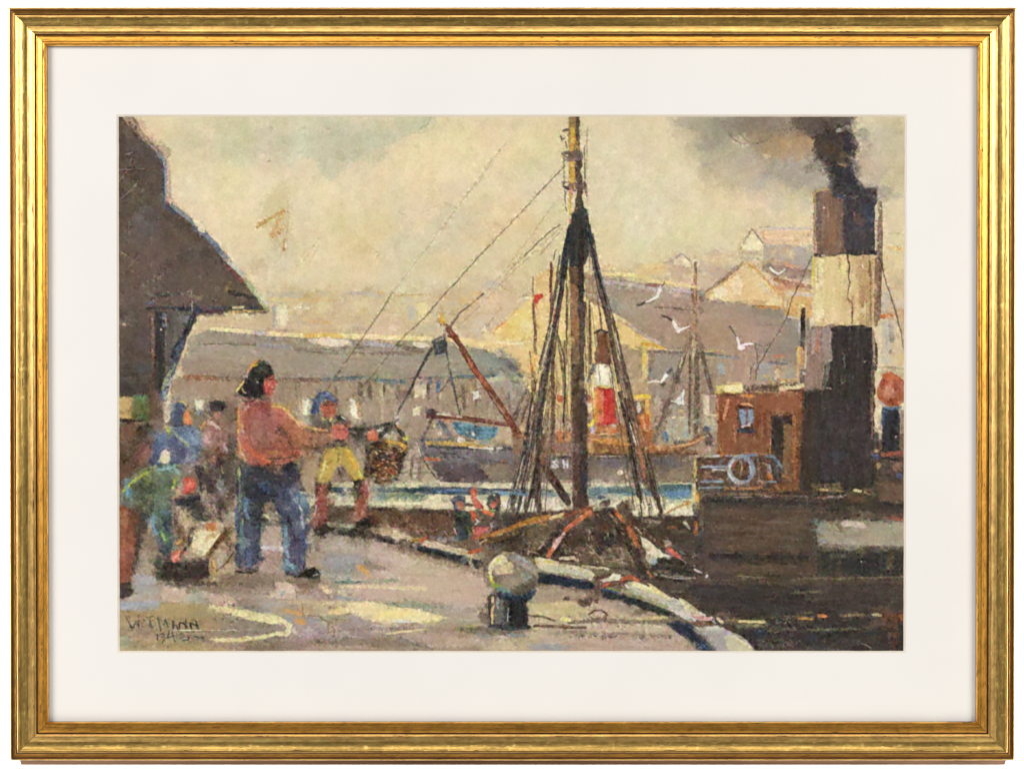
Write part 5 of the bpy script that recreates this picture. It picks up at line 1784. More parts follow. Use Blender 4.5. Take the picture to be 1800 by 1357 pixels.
S b9c3c6 2 893,1068 892,1092;a=.85
P 20293a 872,1040 900,1046 935,1040 942,1044 930,1056 900,1058 878,1052;a=.95 soft=2
P 857866 853,1010 856,990 868,976 884,970 905,971 928,980 944,996 947,1015 940,1034 922,1046 896,1048 872,1040 858,1028;soft=1.3 var=7
S 5a5450 4 852,1020 852,1000 860,984 874,974;a=.8
P e4d6a2 857,1000 866,984 882,975 892,978 894,990 870,992 866,1010 868,1025 860,1016;soft=1.4 a=.97
P cdbb86 868,992 897,987 905,997 902,1006 884,1010 870,1008;soft=1.3 a=.97
P a59d84 868,992 880,994 876,1010 869,1008;a=.6 soft=2
P 8d7d6e 872,1012 905,1010 918,990 940,996 938,1020 915,1030 890,1032 872,1022;a=.75 soft=3
P 8f9490 895,976 915,978 935,990 942,1005 925,1000 908,990;a=.75 soft=3
B 7a8784 .6 928,1015 12,10;edge=.8
B a39078 .6 905,1018 14,10;edge=.8
S a3abad 6 910,978 925,986;a=.7
P 5f5346 895,1034 925,1024 942,1010 944,1030 925,1045 900,1047;a=.85 soft=3
S c9cc3a 6 862,1017 868,1024;a=.9 dry=.1
S 8aa83c 6 866,1026 880,1032;a=.9 dry=.15
S 5c8f8c 7 876,1034 895,1040;a=.85 dry=.15
S 23415f 7 878,1042 905,1048;a=.85
S 26344e 8 918,1048 940,1040;a=.9
S dcd44a 4 872,984 880,982;a=.8
S 6d86a0 3 915,984 930,992;a=.6
S d0a05a 3 940,984 948,992;a=.7
S d9927c 2.5 922,990 932,998;a=.7
L -
P 6f6252 800,1104 860,1100 930,1102 940,1110 880,1116 820,1112;soft=3 a=.7 kind=h
S 2f3238 8 862,1100 900,1104 930,1102;a=.85 dry=.15
S e0bcae 4 868,1119 890,1119;a=.85
S 7d8488 7 895,1116 930,1118;a=.7 dry=.2
S 808a90 5 835,1115 860,1120;a=.7
K 60 2 4a4038,8d7a62,d0b98c 838,1040 866,1040 866,1100 838,1100;ang=90 a=.75
B 4d4136 .5 852,1085 12,16;edge=.8
'''
ART7 = '''
L painted_person
P 54688c 300,745 330,748 348,762 352,790 345,812 300,820 262,830 265,800 272,775;soft=3 var=12
B 5d7d96 .8 335,765 14,14;edge=.6
B 5b7fa0 .7 278,768 10,14;edge=.6
B 4b5c86 .8 275,800 12,24;edge=.8
B 4f5068 .8 318,800 14,16;edge=.8
S 8d9c78 8>6 304,758 318,772 330,782;a=.9 dry=.15
S 3b3f4a 3 302,762 316,778;a=.6
S a9b84a 7 295,752 297,760;a=.9 dry=.15
S 9fc0c0 5 345,770 350,785;a=.4
S b58a55 3 338,748 346,766;a=.6 dry=.3
S 7b9cb5 7 345,754 348,770;a=.6
E 464d62 312,722 11,15 10
P 424860 303,714 312,706 324,710 328,722 322,740 308,748 300,738;soft=1.6 a=.9
S 6a7184 5 305,716 303,735;a=.6
P e0723c 322,728 328,716 334,726 336,740 330,746 320,742;soft=1.4 a=.95
S c05a38 5 323,722 321,740;a=.7
S d0a45a 2.5 305,706 318,704 328,710 332,722;a=.8
S 35353c 6 300,746 325,748;a=.8 dry=.15
S e3d2a0 6 288,740 290,750;a=.6 dry=.3
S 8fa6a8 7 340,798 330,806 325,816;a=.7 dry=.25
S b0b8b4 5 345,815 330,822;a=.6 dry=.3
L painted_person
P 8d6156 352,748 362,736 378,736 395,748 402,770 398,795 375,800 360,785 352,765;soft=3 var=14
P cf9a90 362,738 374,738 390,752 388,757 374,750 364,748;a=.9
S e0b4a4 5 368,742 378,748;a=.7
B c79a94 .8 368,768 10,12;edge=.6
E b2837c 385,760 8,10;a=.7
S d9a04e 5 353,752 360,742;a=.85
B 7a4434 .8 390,795 12,10;edge=.6
S b59a98 4 392,780 400,790;a=.7
S c98a78 6 396,765 400,770;a=.6
S 8c4f34 6 394,795 398,805;a=.7
P 3f3536 368,708 380,704 394,708 396,716 388,724 372,724 366,716;soft=1.5
S 545460 3 366,720 370,730 378,734;a=.8
S 3b4456 5 388,708 394,712;a=.8
P 8a5e50 370,722 392,722 390,734 374,734;a=.9
S a06a52 4 376,726 388,728;a=.6
P 5b4c44 360,800 400,800 410,850 402,900 388,910 372,880;soft=4 a=.85 var=12
E b06a50 372,808 8,7;a=.8
S c9a87c 4 352,808 360,822 362,835;a=.6 dry=.3
S 383334 9 352,820 364,845;a=.7
S 3a3535 9 370,820 372,850;a=.7
P a9a294 380,840 392,842 398,862 384,866;a=.85 soft=2
S c9a070 3 388,818 392,832;a=.7
S 4a5058 3 258,750 250,780;a=.5
L painted_person
P 8c4d38 210,888 226,888 240,905 246,930 240,970 234,1000 226,1025 212,1030 208,1000;soft=2 kind=v var=11
P 4a3a34 232,892 262,900 256,930 246,965 238,1000 232,1010 238,960 242,925;soft=2.5 a=.9
B a9684a .7 219,905 8,16;edge=.8
B a35a44 .7 218,965 9,26;edge=.8
B 9a5b40 .6 222,1010 10,14;edge=.8
P 403a36 207,1022 228,1022 234,1036 230,1048 216,1050 207,1044;soft=2 a=.95
S 4a4038 10 234,900 240,930;a=.7
P 68705f 212,862 222,845 240,830 268,818 300,816 322,820 318,846 308,858 300,880 298,905 270,908 245,900 220,890 210,878;soft=1.8 var=11
P 54594a 236,844 262,836 268,870 245,880;a=.75 soft=4
P 5f5c48 240,876 264,872 264,896 245,896;a=.8 soft=3
P 6a7468 275,862 300,862 298,898 272,900;a=.8 soft=3
S 5a9ab0 6 222,852 224,872;a=.8 dry=.15
S 4f8fb0 8 226,856 230,876;a=.75 dry=.2
S 78b0b8 7 276,826 290,824 305,820;a=.85 dry=.12
S 7fa8a0 9 306,822 312,832;a=.7
S 4f8f90 5 292,830 300,828;a=.7
S a3b24e 7 232,848 246,836 256,830;a=.85 dry=.15
S b8c04c 6 218,862 228,850;a=.7 dry=.25
S a9b440 6 308,842 304,856;a=.9 dry=.15
S bcc44c 4 312,838 310,845;a=.8
S 8f9a4c 4 212,868 216,885;a=.6 dry=.2
S 4f8fae 6 211,883 218,884;a=.9
S 8f9a5c 4 254,824 280,818 316,818;a=.8 dry=.2
S 3a4a6a 5 250,903 262,908;a=.8
S 3a3b3c 7 264,850 266,880 266,900;a=.85 dry=.1
S 343a3c 5 298,870 300,900;a=.5
S 8a9898 5 283,853 284,858;a=.6 dry=.3
S c9cfcc 3 229,878 232,880;a=.7
P 55605a 268,898 300,896 302,915 298,930 306,945 304,965 296,980 288,975 276,950 268,930;soft=1.8 var=11
P 3a4048 284,912 302,912 304,930 290,930;a=.7 soft=2
S 4f9cc4 6>5 269,902 267,920 272,935;a=.9 dry=.08
S 4b8fb4 5 272,935 276,944;a=.85
S 4a7fa0 8 285,901 298,900;a=.7 dry=.15
S 6f8f62 10 288,935 294,958;a=.85 dry=.12
S 8fae5c 5 282,935 290,948;a=.6 dry=.2
S 2f3c5e 8 290,920 296,930;a=.75
S 33406a 9 276,945 284,960;a=.6
P 38434f 284,960 300,958 304,968 297,982 287,976;a=.9 soft=1.5
P d4503c 320,842 328,838 338,840 343,850 342,864 334,869 322,868 318,856;soft=1.4
B e0604a .7 332,850 8,8;edge=.6
S b09c98 4 319,842 318,860;a=.8
S dcae80 7 313,855 312,870;a=.9
S c07a48 4 306,875 318,874;a=.8
S 8d7064 5 322,836 334,834;a=.6 dry=.2
P d8c9a0 284,792 291,788 298,796 300,808 296,815 286,814 281,806;soft=1.3
S efe6c4 4 288,796 286,808;a=.6
P 4a453f 298,786 304,784 306,800 300,806;a=.7 soft=2
P 333135 306,876 350,870 352,890 325,890 308,886;soft=1.8 a=.95
B 2b3040 .7 316,884 9,6;edge=.6
P 3a3b38 330,888 358,880 374,912 352,918 336,905;soft=2 a=.95
S 2e2b2c 9 345,822 354,842 358,870;a=.85 dry=.1
S 37322f 14 365,830 368,862;a=.8 dry=.12
S b5a08a 9 358,866 366,884 374,904;a=.85 dry=.1
S 4a3a31 6 369,880 376,900 380,912;a=.85
S 3d3434 8 384,872 388,890 386,910;a=.9
S c9a88c 3 375,884 380,902 384,914;a=.8
S e6d6c8 3 356,868 358,874;a=.8
P b3aa8e 392,898 412,898 410,908 394,910;a=.9
P b5a084 395,880 414,880 412,893 398,894;a=.7 dry=.25
K 20 2 3b322c,d8c8a4 392,862 412,862 412,900 395,900;a=.6
P 8c8e8c 380,845 392,842 396,862 384,864;a=.7 soft=2
L painted_crate
P c9b48e 312,890 326,892 340,918 336,925 325,935 318,915;a=.9 soft=1.5
P b8a482 328,896 342,915 334,930 326,910;a=.8 soft=2
S 5c4c34 2 322,894 324,902 338,912 344,922;a=.85
P dccf9e 338,930 360,928 378,932 382,945 372,965 358,978 338,978 334,962;soft=1.4 var=9
P e8e0b0 340,965 362,960 356,978 340,978;a=.9 soft=1.5
P cfc492 352,935 374,938 372,955 358,952;a=.7 soft=2
S 8fa0a4 5 354,940 366,942;a=.6 dry=.25
S c9b060 3 366,948 378,938 382,925;a=.8
S e6d8b0 4 345,922 358,920;a=.9
P c96f3a 361,920 378,920 378,932 368,936 361,930;a=.97
S d8c8a0 6 380,920 392,926;a=.6 dry=.2
S 3a3336 6 336,945 330,960 320,970 316,978;a=.95 dry=.06
S 2e2c30 8 338,932 334,945 332,955;a=.9
S 6a5236 3 344,926 336,938 322,950;a=.85
S d09a52 7 310,955 318,950;a=.85 dry=.1
S c08a4a 5 322,950 328,944;a=.7
S d8c07c 6 322,966 330,962;a=.8
P de6a58 297,980 306,970 318,966 326,970 318,978 312,986 302,988;soft=1.3 a=.97
S e88a74 3 303,982 312,976;a=.7
S 54362a 16 318,935 316,955;a=.55 dry=.2
S 54382c 12 310,905 312,930;a=.7 dry=.15
P 3b322d 283,982 300,988 320,990 366,984 368,1014 350,1020 300,1022 284,1016;soft=1.6 var=7
S 5d4a3d 10 304,1004 322,1006;a=.8
S 7b7474 7 330,985 332,998;a=.7
S 554639 8 346,986 348,1014;a=.6
S 463b33 8 358,990 360,1014;a=.7
S d8cfc0 3 316,1013 324,1011;a=.85
S 6f4a36 4 335,982 355,982;a=.8 dry=.2
P 3c3a34 270,976 284,978 286,1020 276,1020 268,1000;a=.8 soft=3 kind=v
P 4a3c2e 284,1018 350,1020 420,1022 428,1030 380,1028 290,1030;a=.75 soft=2 dry=.15
S e0c68c 4>3 385,938 372,955 360,972 350,980;a=.9 dry=.08
S 6b4526 11 402,930 388,948 372,965 364,976;a=.9 dry=.12
S a87838 4 400,935 384,955;a=.8 dry=.2
S 4a3424 5 396,928 402,948 404,965;a=.8 dry=.15
S d8b078 4 378,912 384,922;a=.8
S 5a4430 9 388,912 408,918;a=.7 dry=.2
S dba93c 5 372,982 376,990 372,1000;a=.95
S cfa050 4 368,990 369,1008;a=.7
P a8a082 378,968 392,966 398,980 384,996 378,985;a=.95 soft=1.5
S c5b07c 5 400,975 404,995 396,1008;a=.8 dry=.15
S 6b5236 4 410,972 396,990 380,1002;a=.9 dry=.08
S 4f4030 3 398,968 402,985;a=.8
S b8a070 3 412,940 413,985;a=.7 dry=.2
S b7a27c 4 375,1010 390,1000;a=.6
L painted_person
P 3a3b42 415,812 440,808 520,810 525,835 535,860 545,890 530,905 505,890 468,878 462,895 458,960 452,985 440,1000 420,1002 412,985 416,930 418,880 414,850;soft=2 var=9
P 43485a 420,930 456,900 458,975 440,1000 418,1000 412,985;soft=2 a=.9 kind=v var=10
P 4a4f68 500,850 528,860 545,890 548,925 540,945 536,970 540,1005 520,1012 500,1008 496,950 496,915 480,885;soft=1.8 var=11 kind=v
P 333338 432,868 462,862 464,900 456,920 440,925 432,900;a=.85 soft=3
P 3a3a40 505,905 512,912 516,935 508,945 502,930;a=.8 soft=2
S 4c5f8a 8 432,822 436,835;a=.7 dry=.2
S 36507c 12 458,848 468,862;a=.75 dry=.15
S 43648c 8 466,845 476,848;a=.5
S 3a3a44 16 440,835 490,835;a=.6 dry=.2
S 2f2f38 18 510,818 516,840;a=.7 dry=.15
S 4a3f44 12 480,832 505,834;a=.5 dry=.2
S 4f6f8e 9>7 432,876 430,895 436,910;a=.9 dry=.12
S 45607c 6 416,890 415,930;a=.85
S 56807e 7>6 425,918 424,945 422,975;a=.85 dry=.15
S 8ea070 5 418,825 420,845;a=.85 dry=.2
S b8c070 4 420,822 421,830;a=.8
S 6c7a68 9 424,850 422,880 421,892;a=.75 dry=.15
S a8a874 2.5 424,870 420,900;a=.6 dry=.2
S d3d8b4 3 426,912 426,920;a=.7 dry=.2
S c9d4c8 2.5 427,940 426,947;a=.8
S 556c9a 9 437,968 436,985 440,995;a=.65 dry=.2
S 3c4c78 6 430,990 440,1000;a=.6
S 4a4c58 7 450,930 450,960;a=.6
E 7d8784 486,854 4,5;a=.6
S a9b4c4 3 510,862 516,875 520,882;a=.75 dry=.12
P 5c7d92 518,872 530,865 538,878 545,895 544,908 536,900 526,888;soft=1.5 a=.9
S d8dcc4 4 525,888 530,898 532,905;a=.9 dry=.1
S a9b0c4 6 529,908 533,922 534,928;a=.9
S 3f4f96 7 519,888 520,900;a=.75
S 4a5070 9 512,890 520,905;a=.6
S b0b4ac 3 508,892 512,895;a=.7
S 3a4e96 8>6 530,938 536,958;a=.85 dry=.1
S 40569a 8 526,958 530,990;a=.55 dry=.2
S 6b94a0 7>6 502,925 502,950 501,965;a=.9 dry=.08
S 7ba5b0 5 507,945 506,958;a=.8
S 7f98bc 8 503,966 507,978;a=.9
S 6a9cb4 8>6 503,985 508,994 516,998;a=.9 dry=.08
S a4b8d4 3 512,992 520,995;a=.9
S 4a8ca4 6 502,998 515,1002;a=.85
S 5a5058 8 515,950 518,985;a=.6
E 7d6a70 516,968 4,6;a=.5
S a98a88 3 520,940 522,960;a=.3
P 232326 414,992 440,1000 452,996 452,1004 440,1008 420,1002;a=.8 soft=1.5
P 2a3548 450,972 458,972 467,982 460,986 450,986;a=.95
P 2c2624 502,1006 522,1012 536,1002 552,998 564,1008 562,1014 545,1017 518,1014 503,1012;soft=1.2 a=1
S d3d8c0 3 550,1012 558,1009;a=.9
S 9aa0a4 2 538,992 536,1000;a=.6 dry=.25
E 8f948c 537,996 2.5,3;a=.5
P b3604c 425,708 440,703 470,705 490,712 510,722 520,735 528,750 540,760 560,762 580,760 590,770 580,785 550,790 520,790 525,805 505,815 470,820 430,815 418,800 416,760 420,730;soft=2 var=13
P a46258 436,730 470,722 490,740 488,775 470,790 440,785 434,760;soft=5 a=.8 var=10
P 96665c 440,760 470,755 480,785 450,790;soft=4 a=.6
P c9664c 488,722 508,732 520,750 515,762 495,750;soft=3 a=.85
S c45844 9 470,716 495,722 510,735;a=.85 dry=.12
S d97a55 6 485,722 500,730 515,745;a=.8 dry=.15
S 9c4c3c 11 450,712 470,716;a=.8 dry=.12
S cb8a78 5 430,718 440,712;a=.7 dry=.25
S c5b0b8 5 430,722 434,716;a=.8 dry=.2
S 5c3a34 8 428,702 445,704;a=.85
S d95a44 12>8 428,780 442,795 460,805 472,810;a=.92 dry=.08
S e06c50 6 440,790 455,802;a=.7
S ce5a44 6 438,795 446,800 462,812;a=.7
S c24c3c 5 432,735 424,765 432,785;a=.7 dry=.2
S d98f44 5>4 421,715 420,745 419,765;a=.85 dry=.12
S e39a4a 4 418,748 420,765;a=.85
S e0a86a 6 420,770 422,795 430,808;a=.75 dry=.2
S aab4b0 5 426,748 428,760;a=.85
S d8b0a0 6 420,800 432,812;a=.6 dry=.3
S d8b04c 6>5 480,712 496,714 506,722;a=.92 dry=.12
S c9a35a 4 506,722 520,740 526,748;a=.75 dry=.2
S b9b06a 3 490,708 502,712;a=.7 dry=.2
S e0a868 3 505,728 520,745;a=.6
S 5c4c4c 3 468,722 480,728;a=.4 dry=.3
K 90 2.2 c98a70,8a4c40,e09a78,7d5048,a8786c 425,715 510,725 520,760 480,810 430,800;ang=60 a=.45
S 3c2e2c 4 486,750 496,756 504,762;a=.9 dry=.1
S 46362e 4 490,770 496,780;a=.6 dry=.2
S 6b4a34 7 505,765 520,785 515,800;a=.6 dry=.2
P b98a60 520,745 545,748 575,752 580,768 560,780 530,782 515,770;soft=2.5 var=12 a=.92
S d9955c 7 522,750 545,748 565,752;a=.85 dry=.2
S d89a62 5 540,765 570,765;a=.6 dry=.25
P a5815c 525,765 560,768 575,775 560,790 535,790;soft=3 a=.75
S 6c5038 3 500,785 530,782 555,782 575,772;a=.6 dry=.25
S 5b463a 8 470,808 510,800 530,800;a=.5 dry=.3
S b58f3c 5 470,795 488,795;a=.7 dry=.25
K 60 2.2 d8b48c,6f563f,b98a5c,8d6a48 520,748 580,752 575,790 520,790;ang=0 a=.5
P c8604a 516,788 524,782 532,785 530,798 520,802 515,796;a=.92 soft=1.5
S b0604c 6 538,790 541,798;a=.75
E c98260 490,818 6,8;a=.7
S 3d3532 3 455,810 500,812;a=.4
S 463a34 12 525,805 530,830;a=.35 dry=.3
P 2c2b2a 436,652 442,640 454,632 466,634 476,644 482,658 478,664 466,668 466,690 458,700 440,698 424,696 414,688 418,680 430,668 436,660;soft=1.3 a=1 var=6
P 3c3d3a 446,648 466,642 472,655 456,664 446,660;a=.8 soft=3
E 77706a 467,650 3,5 30;a=.6
B 3b4a44 .6 450,690 12,8;edge=.7
E 3a4a34 452,648 6,3;a=.7
S df9434 6>4 451,634 442,641 437,650;a=.97
S e57f4a 4 440,645 436,652;a=.8
S e5dcc0 3 435,655 434,662;a=.95
S e0cc40 3.2 447,642 453,641;a=.97
S d6c85a 2 456,637 462,632;a=.7 dry=.2
S e6d374 5>4 429,671 422,680 416,687;a=.97 dry=.04
E f0ead0 416,687 1.8,1.8
S e0b04c 3 426,684 428,690;a=.8
S dda078 3 427,689 432,691;a=.85
S 54504c 3 436,668 444,663;a=.8 dry=.2
E d8d4cc 452,671 2,1.6;a=.9
E d0ccc4 454,673 1.2,2;a=.9
P c4503f 466,666 472,660 480,660 482,668 486,673 485,678 482,680 482,690 479,696 472,694 464,686 463,676;soft=1.2 a=1
P a8453a 466,662 480,660 481,670 468,672;a=.7 soft=1.5
S d96450 5 472,675 478,680;a=.7
E 5c3838 477,667 3.5,2;a=.85
S 503034 3 481,666 483,671;a=.7
S e0806c 3 483,673 486,676;a=.9
S 7c3436 5 462,680 466,690;a=.7
S 8a5a56 4 456,688 460,692;a=.7
S 3e4430 8 458,698 468,702;a=.8 dry=.2
S c9c4b0 2 484,656 485,662;a=.6 dry=.3
S 5d4a3e 3 465,634 478,648 483,660;a=.7
S c9baa0 6 446,616 450,625;a=.6 dry=.3
L painted_person
P 74655a 535,735 555,725 575,735 600,728 618,742 640,762 660,765 665,775 650,782 615,785 590,800 565,800 545,780 535,760;soft=2.5 var=14
P 5b4f4a 548,738 575,735 590,745 575,760 548,755;a=.75 soft=3 var=10
B b8a898 .8 537,737 11,12;edge=.6
S 46444c 10 590,728 600,738 608,745;a=.9 dry=.15
S c9683a 4 592,730 598,733;a=.8
S d9d4c8 3 600,732 606,737;a=.85
S c4662e 6 610,746 613,750;a=.95
S 2f2d30 7 615,752 635,756 650,752 665,748 690,742;a=.75 dry=.12
S 4a443c 12 618,765 640,770 655,770;a=.8 dry=.15
S d0602c 5 628,756 634,762;a=.8 dry=.2
S 6c8088 4 638,760 646,762;a=.6
P 42507c 546,725 550,705 560,692 574,687 584,692 590,702 591,710 580,704 570,702 562,712 560,725 552,728;soft=1.4 a=1 var=9
S 5c6fa8 5>4 568,694 580,696 589,704;a=.9
S 6d7cb0 3 576,690 582,694;a=.8
E 9aa8c0 576,692 3,2;a=.7
S 35405f 5 552,705 548,722;a=.8
K 22 1.4 8a9ab8,2f3a54 548,700 566,692 560,722 548,724;a=.7
P bc5e44 564,712 570,702 582,702 589,708 590,722 586,732 578,736 570,732 565,722;soft=1.3 a=1
P 7f5440 566,708 572,702 588,706 588,710 570,711;a=.8 soft=1.5
S 57352f 2.2 569,711 576,712;a=.9
S 57352f 2 581,711 586,712;a=.85
S d4684c 5 568,718 571,721;a=.9
E b04c44 586,720 3,4;a=.85
S 7c4a40 2.5 577,714 578,722;a=.7
S 6b4440 2 574,725 581,725;a=.6
P a87054 570,726 584,726 580,734 574,733;a=.7 soft=1.5
S d8c9a4 2 565,708 568,704 574,702;a=.8
E e6d8bc 561,718 1.6,2.4;a=.8
S d8c49c 2.5 590,716 592,722;a=.7
P e0cb62 565,731 574,737 570,738 564,734;a=.95
P e0cb62 584,730 578,738 581,740 584,738;a=.97
S d8c458 4 579,737 584,734;a=.9
S 3c3448 4 578,742 582,746;a=.85
P c96850 586,746 600,744 612,752 610,765 602,772 590,770 585,760;soft=1.5 a=.97
S d95f50 6 590,762 604,766;a=.92
S a9523c 3 590,753 606,752;a=.85
S d99a8c 3 603,756 608,752;a=.8
S 7b5a40 4 586,758 584,772;a=.8
P a8774a 580,750 588,752 588,775 582,775;a=.85 soft=2
S 3e3c48 6 590,775 604,774;a=.85
S 584c42 4 575,780 590,785 605,784;a=.75
P d2643e 646,762 652,755 660,757 665,765 662,775 650,776 644,770;soft=1.3 a=.97
S e8957a 3 648,760 654,758;a=.8
P b59a44 577,790 590,788 605,787 615,795 625,812 635,832 638,842 622,843 612,825 606,812 598,806 588,815 580,835 572,848 560,846 562,832 570,812;soft=1.8 var=12
P a38a48 585,795 605,793 612,812 598,810 586,812;a=.75 soft=2
S e3a52c 7>5 608,792 618,808 624,822;a=.92 dry=.06
S e8b530 4 612,798 622,818;a=.7
S dcc45c 7 622,822 632,838;a=.8 dry=.15
S e6d832 5 632,832 636,838;a=.85
S d9d06c 9>7 570,815 568,830 562,843;a=.8 dry=.18
S ece0a0 5 572,810 570,822;a=.8
S d0c24c 5 560,838 570,846;a=.8 dry=.15
S 8d8a58 10 608,815 614,832;a=.5
P a08c78 586,818 600,814 612,830 614,842 590,842 582,836;a=.8 soft=3
S 4d4a40 6 594,822 600,836;a=.85 dry=.1
S 8c6a44 3 612,820 616,838;a=.6
P b59c8c 620,792 640,785 645,800 640,830 634,815;a=.85 soft=2
S 3a332e 4 555,848 575,850 582,846;a=.5
P 8c4638 556,850 572,848 576,858 573,880 575,895 574,918 566,927 552,926 548,916 553,900 556,880;soft=1.5 kind=v var=10
S 2f2a28 8 572,850 580,852 578,860;a=.9
S 2e2827 6 556,848 556,870;a=.75
S 5b2f28 4 575,862 576,900;a=.7
S b0604e 5 566,858 564,880;a=.7 dry=.15
S dcc0a8 2.5 557,888 554,902;a=.85
S d8ccc4 2 564,856 565,862;a=.7
S b46a5c 6 560,905 556,918;a=.8
S c08a74 3 570,900 574,912;a=.6
P 33291f 554,925 574,920 580,930 577,945 565,948 556,938;soft=1.5 a=.95
S 3a2c26 3 548,920 550,930 556,936;a=.9
P 2f2724 622,845 634,840 642,844 636,858 634,880 628,888 622,870;soft=1.5 a=.95
P 9a5240 632,850 640,840 648,850 650,865 646,885 642,900 644,910 636,916 624,914 620,904 624,885 632,868;soft=1.5 var=10
S c98a78 4 642,846 648,858;a=.8 dry=.15
S b5583e 7 634,875 630,885;a=.8
S c46a50 6 626,900 636,906;a=.85
E e6b098 637,902 2.2,2;a=.9
S e3cfc0 3 621,909 625,914 630,915;a=.85
P 2c2726 626,916 642,908 650,918 650,928 636,932 626,926;soft=1.5 a=.97
S 2c2726 4 648,922 652,930;a=.8
L painted_basket
P 3a2a20 645,783 665,776 690,772 716,776 714,790 708,812 700,838 692,848 670,850 652,846 642,838 642,810;soft=1.8 var=9
P 33281f 642,785 656,783 654,812 642,815;a=.8 soft=2
K 120 2.6 b5542a,d98a3c,8a4424,221c18,c96a34,e0b478 650,784 712,778 700,840 690,848 650,846;ang=10 a=.9
K 70 1.7 e8d4b4,d98f6c,f0e4cc,e0a03c 652,786 712,780 698,836 688,842 654,842;a=.9
S d99a38 7 680,775 698,778 712,783;a=.92 dry=.12
S e0a93c 6 706,782 714,790;a=.85
S d8cfbc 3 684,782 700,785;a=.8 dry=.2
S 332a22 7 700,792 704,812 698,832;a=.75
S e3b8a0 2 650,810 650,830;a=.6 dry=.2
S b0502a 6 668,810 672,818;a=.85
S b8542c 9 680,826 692,830;a=.8
E e6d8c0 690,803 2,3 30
E e8d8c0 673,840 2.4,2
S 2f2d2b 9>7 668,768 678,756 690,745;a=.95 dry=.08
S 2c2b26 8>7 694,744 702,756 710,768;a=.95 dry=.06
P c2bca4 676,766 690,758 700,768 698,776 686,774;a=.9 soft=1.5
S d4d0c4 3 676,766 684,760;a=.7
S dcd8d0 5 662,756 670,757;a=.85 dry=.1
S 3a3c38 4 690,742 698,738;a=.9
P d8c8c8 692,734 700,730 703,738 698,745 692,742;a=.95
S e8dede 2.5 694,730 697,742;a=.8
S e3cfc8 3 697,744 702,750;a=.9
S d99c3c 4 700,747 704,752;a=.9
S c9b83c 7 708,772 716,770;a=.85 dry=.1
S 6b3a1c 4 700,770 708,775;a=.7
S 4d443c 2.4 640,752 665,748 690,741;a=.7
L -
L painted_person
P 3a4038 797,898 815,895 828,905 830,925 822,945 808,950 800,925;soft=2 var=10
B 3b4a5c .6 810,942 9,9;edge=.7
P 4a5560 792,880 798,872 808,870 816,875 820,886 814,895 798,895;soft=1.4
P b0694c 802,882 812,878 818,888 814,896 804,896;soft=1.4 a=.95
S c08868 4 803,892 812,893;a=.6
S 6a7a4c 2.5 800,902 812,908;a=.6 dry=.25
S 3a2f2c 5 820,886 832,888;a=.8
S 4a5a44 7 822,902 826,915;a=.7
S d8a090 2.5 798,928 802,940;a=.8
L painted_person
P bd5a42 826,862 832,855 838,858 840,868 836,872 846,885 850,892 842,896 834,890 830,876;soft=1.5
S d96a3c 6 830,862 834,868;a=.9
S b03c48 5 842,884 848,892;a=.85
S e6b8ac 2.5 842,878 846,884;a=.8
S df5c34 7 829,900 834,906 832,912;a=.95 dry=.08
S 54533c 9 838,900 850,905;a=.8
S d5642f 7 850,898 862,903;a=.9 dry=.08
S e0622c 7 860,904 866,904;a=.95
S 5c4a3a 9 850,912 862,910;a=.8
S c9c4c4 4 836,912 842,918 834,922;a=.8 dry=.15
P 6d5a4c 828,920 870,915 875,925 845,945 830,945;a=.8 soft=2 var=12
P cc5a54 836,926 850,928 862,924 850,936 838,945 832,944;soft=1.5 a=.95
S d8783c 4 832,926 834,938;a=.85
S b5604a 7 840,936 832,948;a=.85
S d9cfc8 5 862,920 866,926;a=.85
S 6b7a48 4 822,925 826,940;a=.7 dry=.2
L painted_person
P 3e463c 858,872 868,866 878,870 880,885 872,900 862,898 856,886;soft=1.6
S 4f3a38 7 874,870 878,885;a=.85
P c9654c 860,886 866,880 872,886 870,892 862,892;a=.95
S c0c86a 3 862,896 870,897;a=.8 dry=.2
E d8d8b8 868,870 2,2;a=.8
S 4b4640 9 876,892 874,915 868,930;a=.85 dry=.1
S 3c3a34 16 890,905 888,925;a=.7 dry=.15
S 6b6448 6 880,905 884,925;a=.5 dry=.3
S 3a302a 7 845,950 862,940 872,932;a=.85
S d0b08a 3 845,955 855,948;a=.7
L painted_person
P 4a3a34 1098,880 1110,876 1116,884 1112,896 1098,898;soft=1.6 a=.9
S c9624c 4 1096,902 1102,906;a=.8
P 54453a 1082,888 1095,882 1108,890 1114,905 1100,912 1086,905;soft=2 a=.9
L -
S 4a3530 10>8 1058,888 1070,880;a=.85 dry=.1
E 57443a 1065,884 8,5 -20;a=.8
S e3dcc0 5 530,865 545,868 552,870;a=.85 dry=.12
P ddd0ae 540,872 552,872 552,885 545,890 538,880;a=.85 dry=.1
S d8c49a 3 539,880 546,892;a=.7
S ddd4ac 9 590,880 612,884;a=.85 dry=.1
S eee4c8 3 588,877 612,874;a=.8 dry=.2
S d8cf9c 6 540,913 543,917;a=.9
S cdd0a0 7 466,905 480,908 487,911;a=.95
P 7b5844 464,888 478,892 486,900 466,902;a=.9
E ecdcd0 484,901 2,2
S 3a302a 6 460,913 475,916 492,918;a=.95
P b8a18e 458,925 495,925 494,955 478,962 458,955;a=.95 soft=1.5
S 8d7a6c 1.4 470,940 473,945 478,942 475,937 470,940;a=.6
S d3d0cc 7 460,962 475,964 496,964;a=.95
S c0c8c4 9 540,950 552,948 550,965;a=.75 dry=.15
P a3764a 465,972 490,972 490,985 468,985;a=.5 soft=3
S a8c0bc 3 478,983 484,981;a=.7
S 6a5240 1.6 555,945 558,955 556,963;a=.8
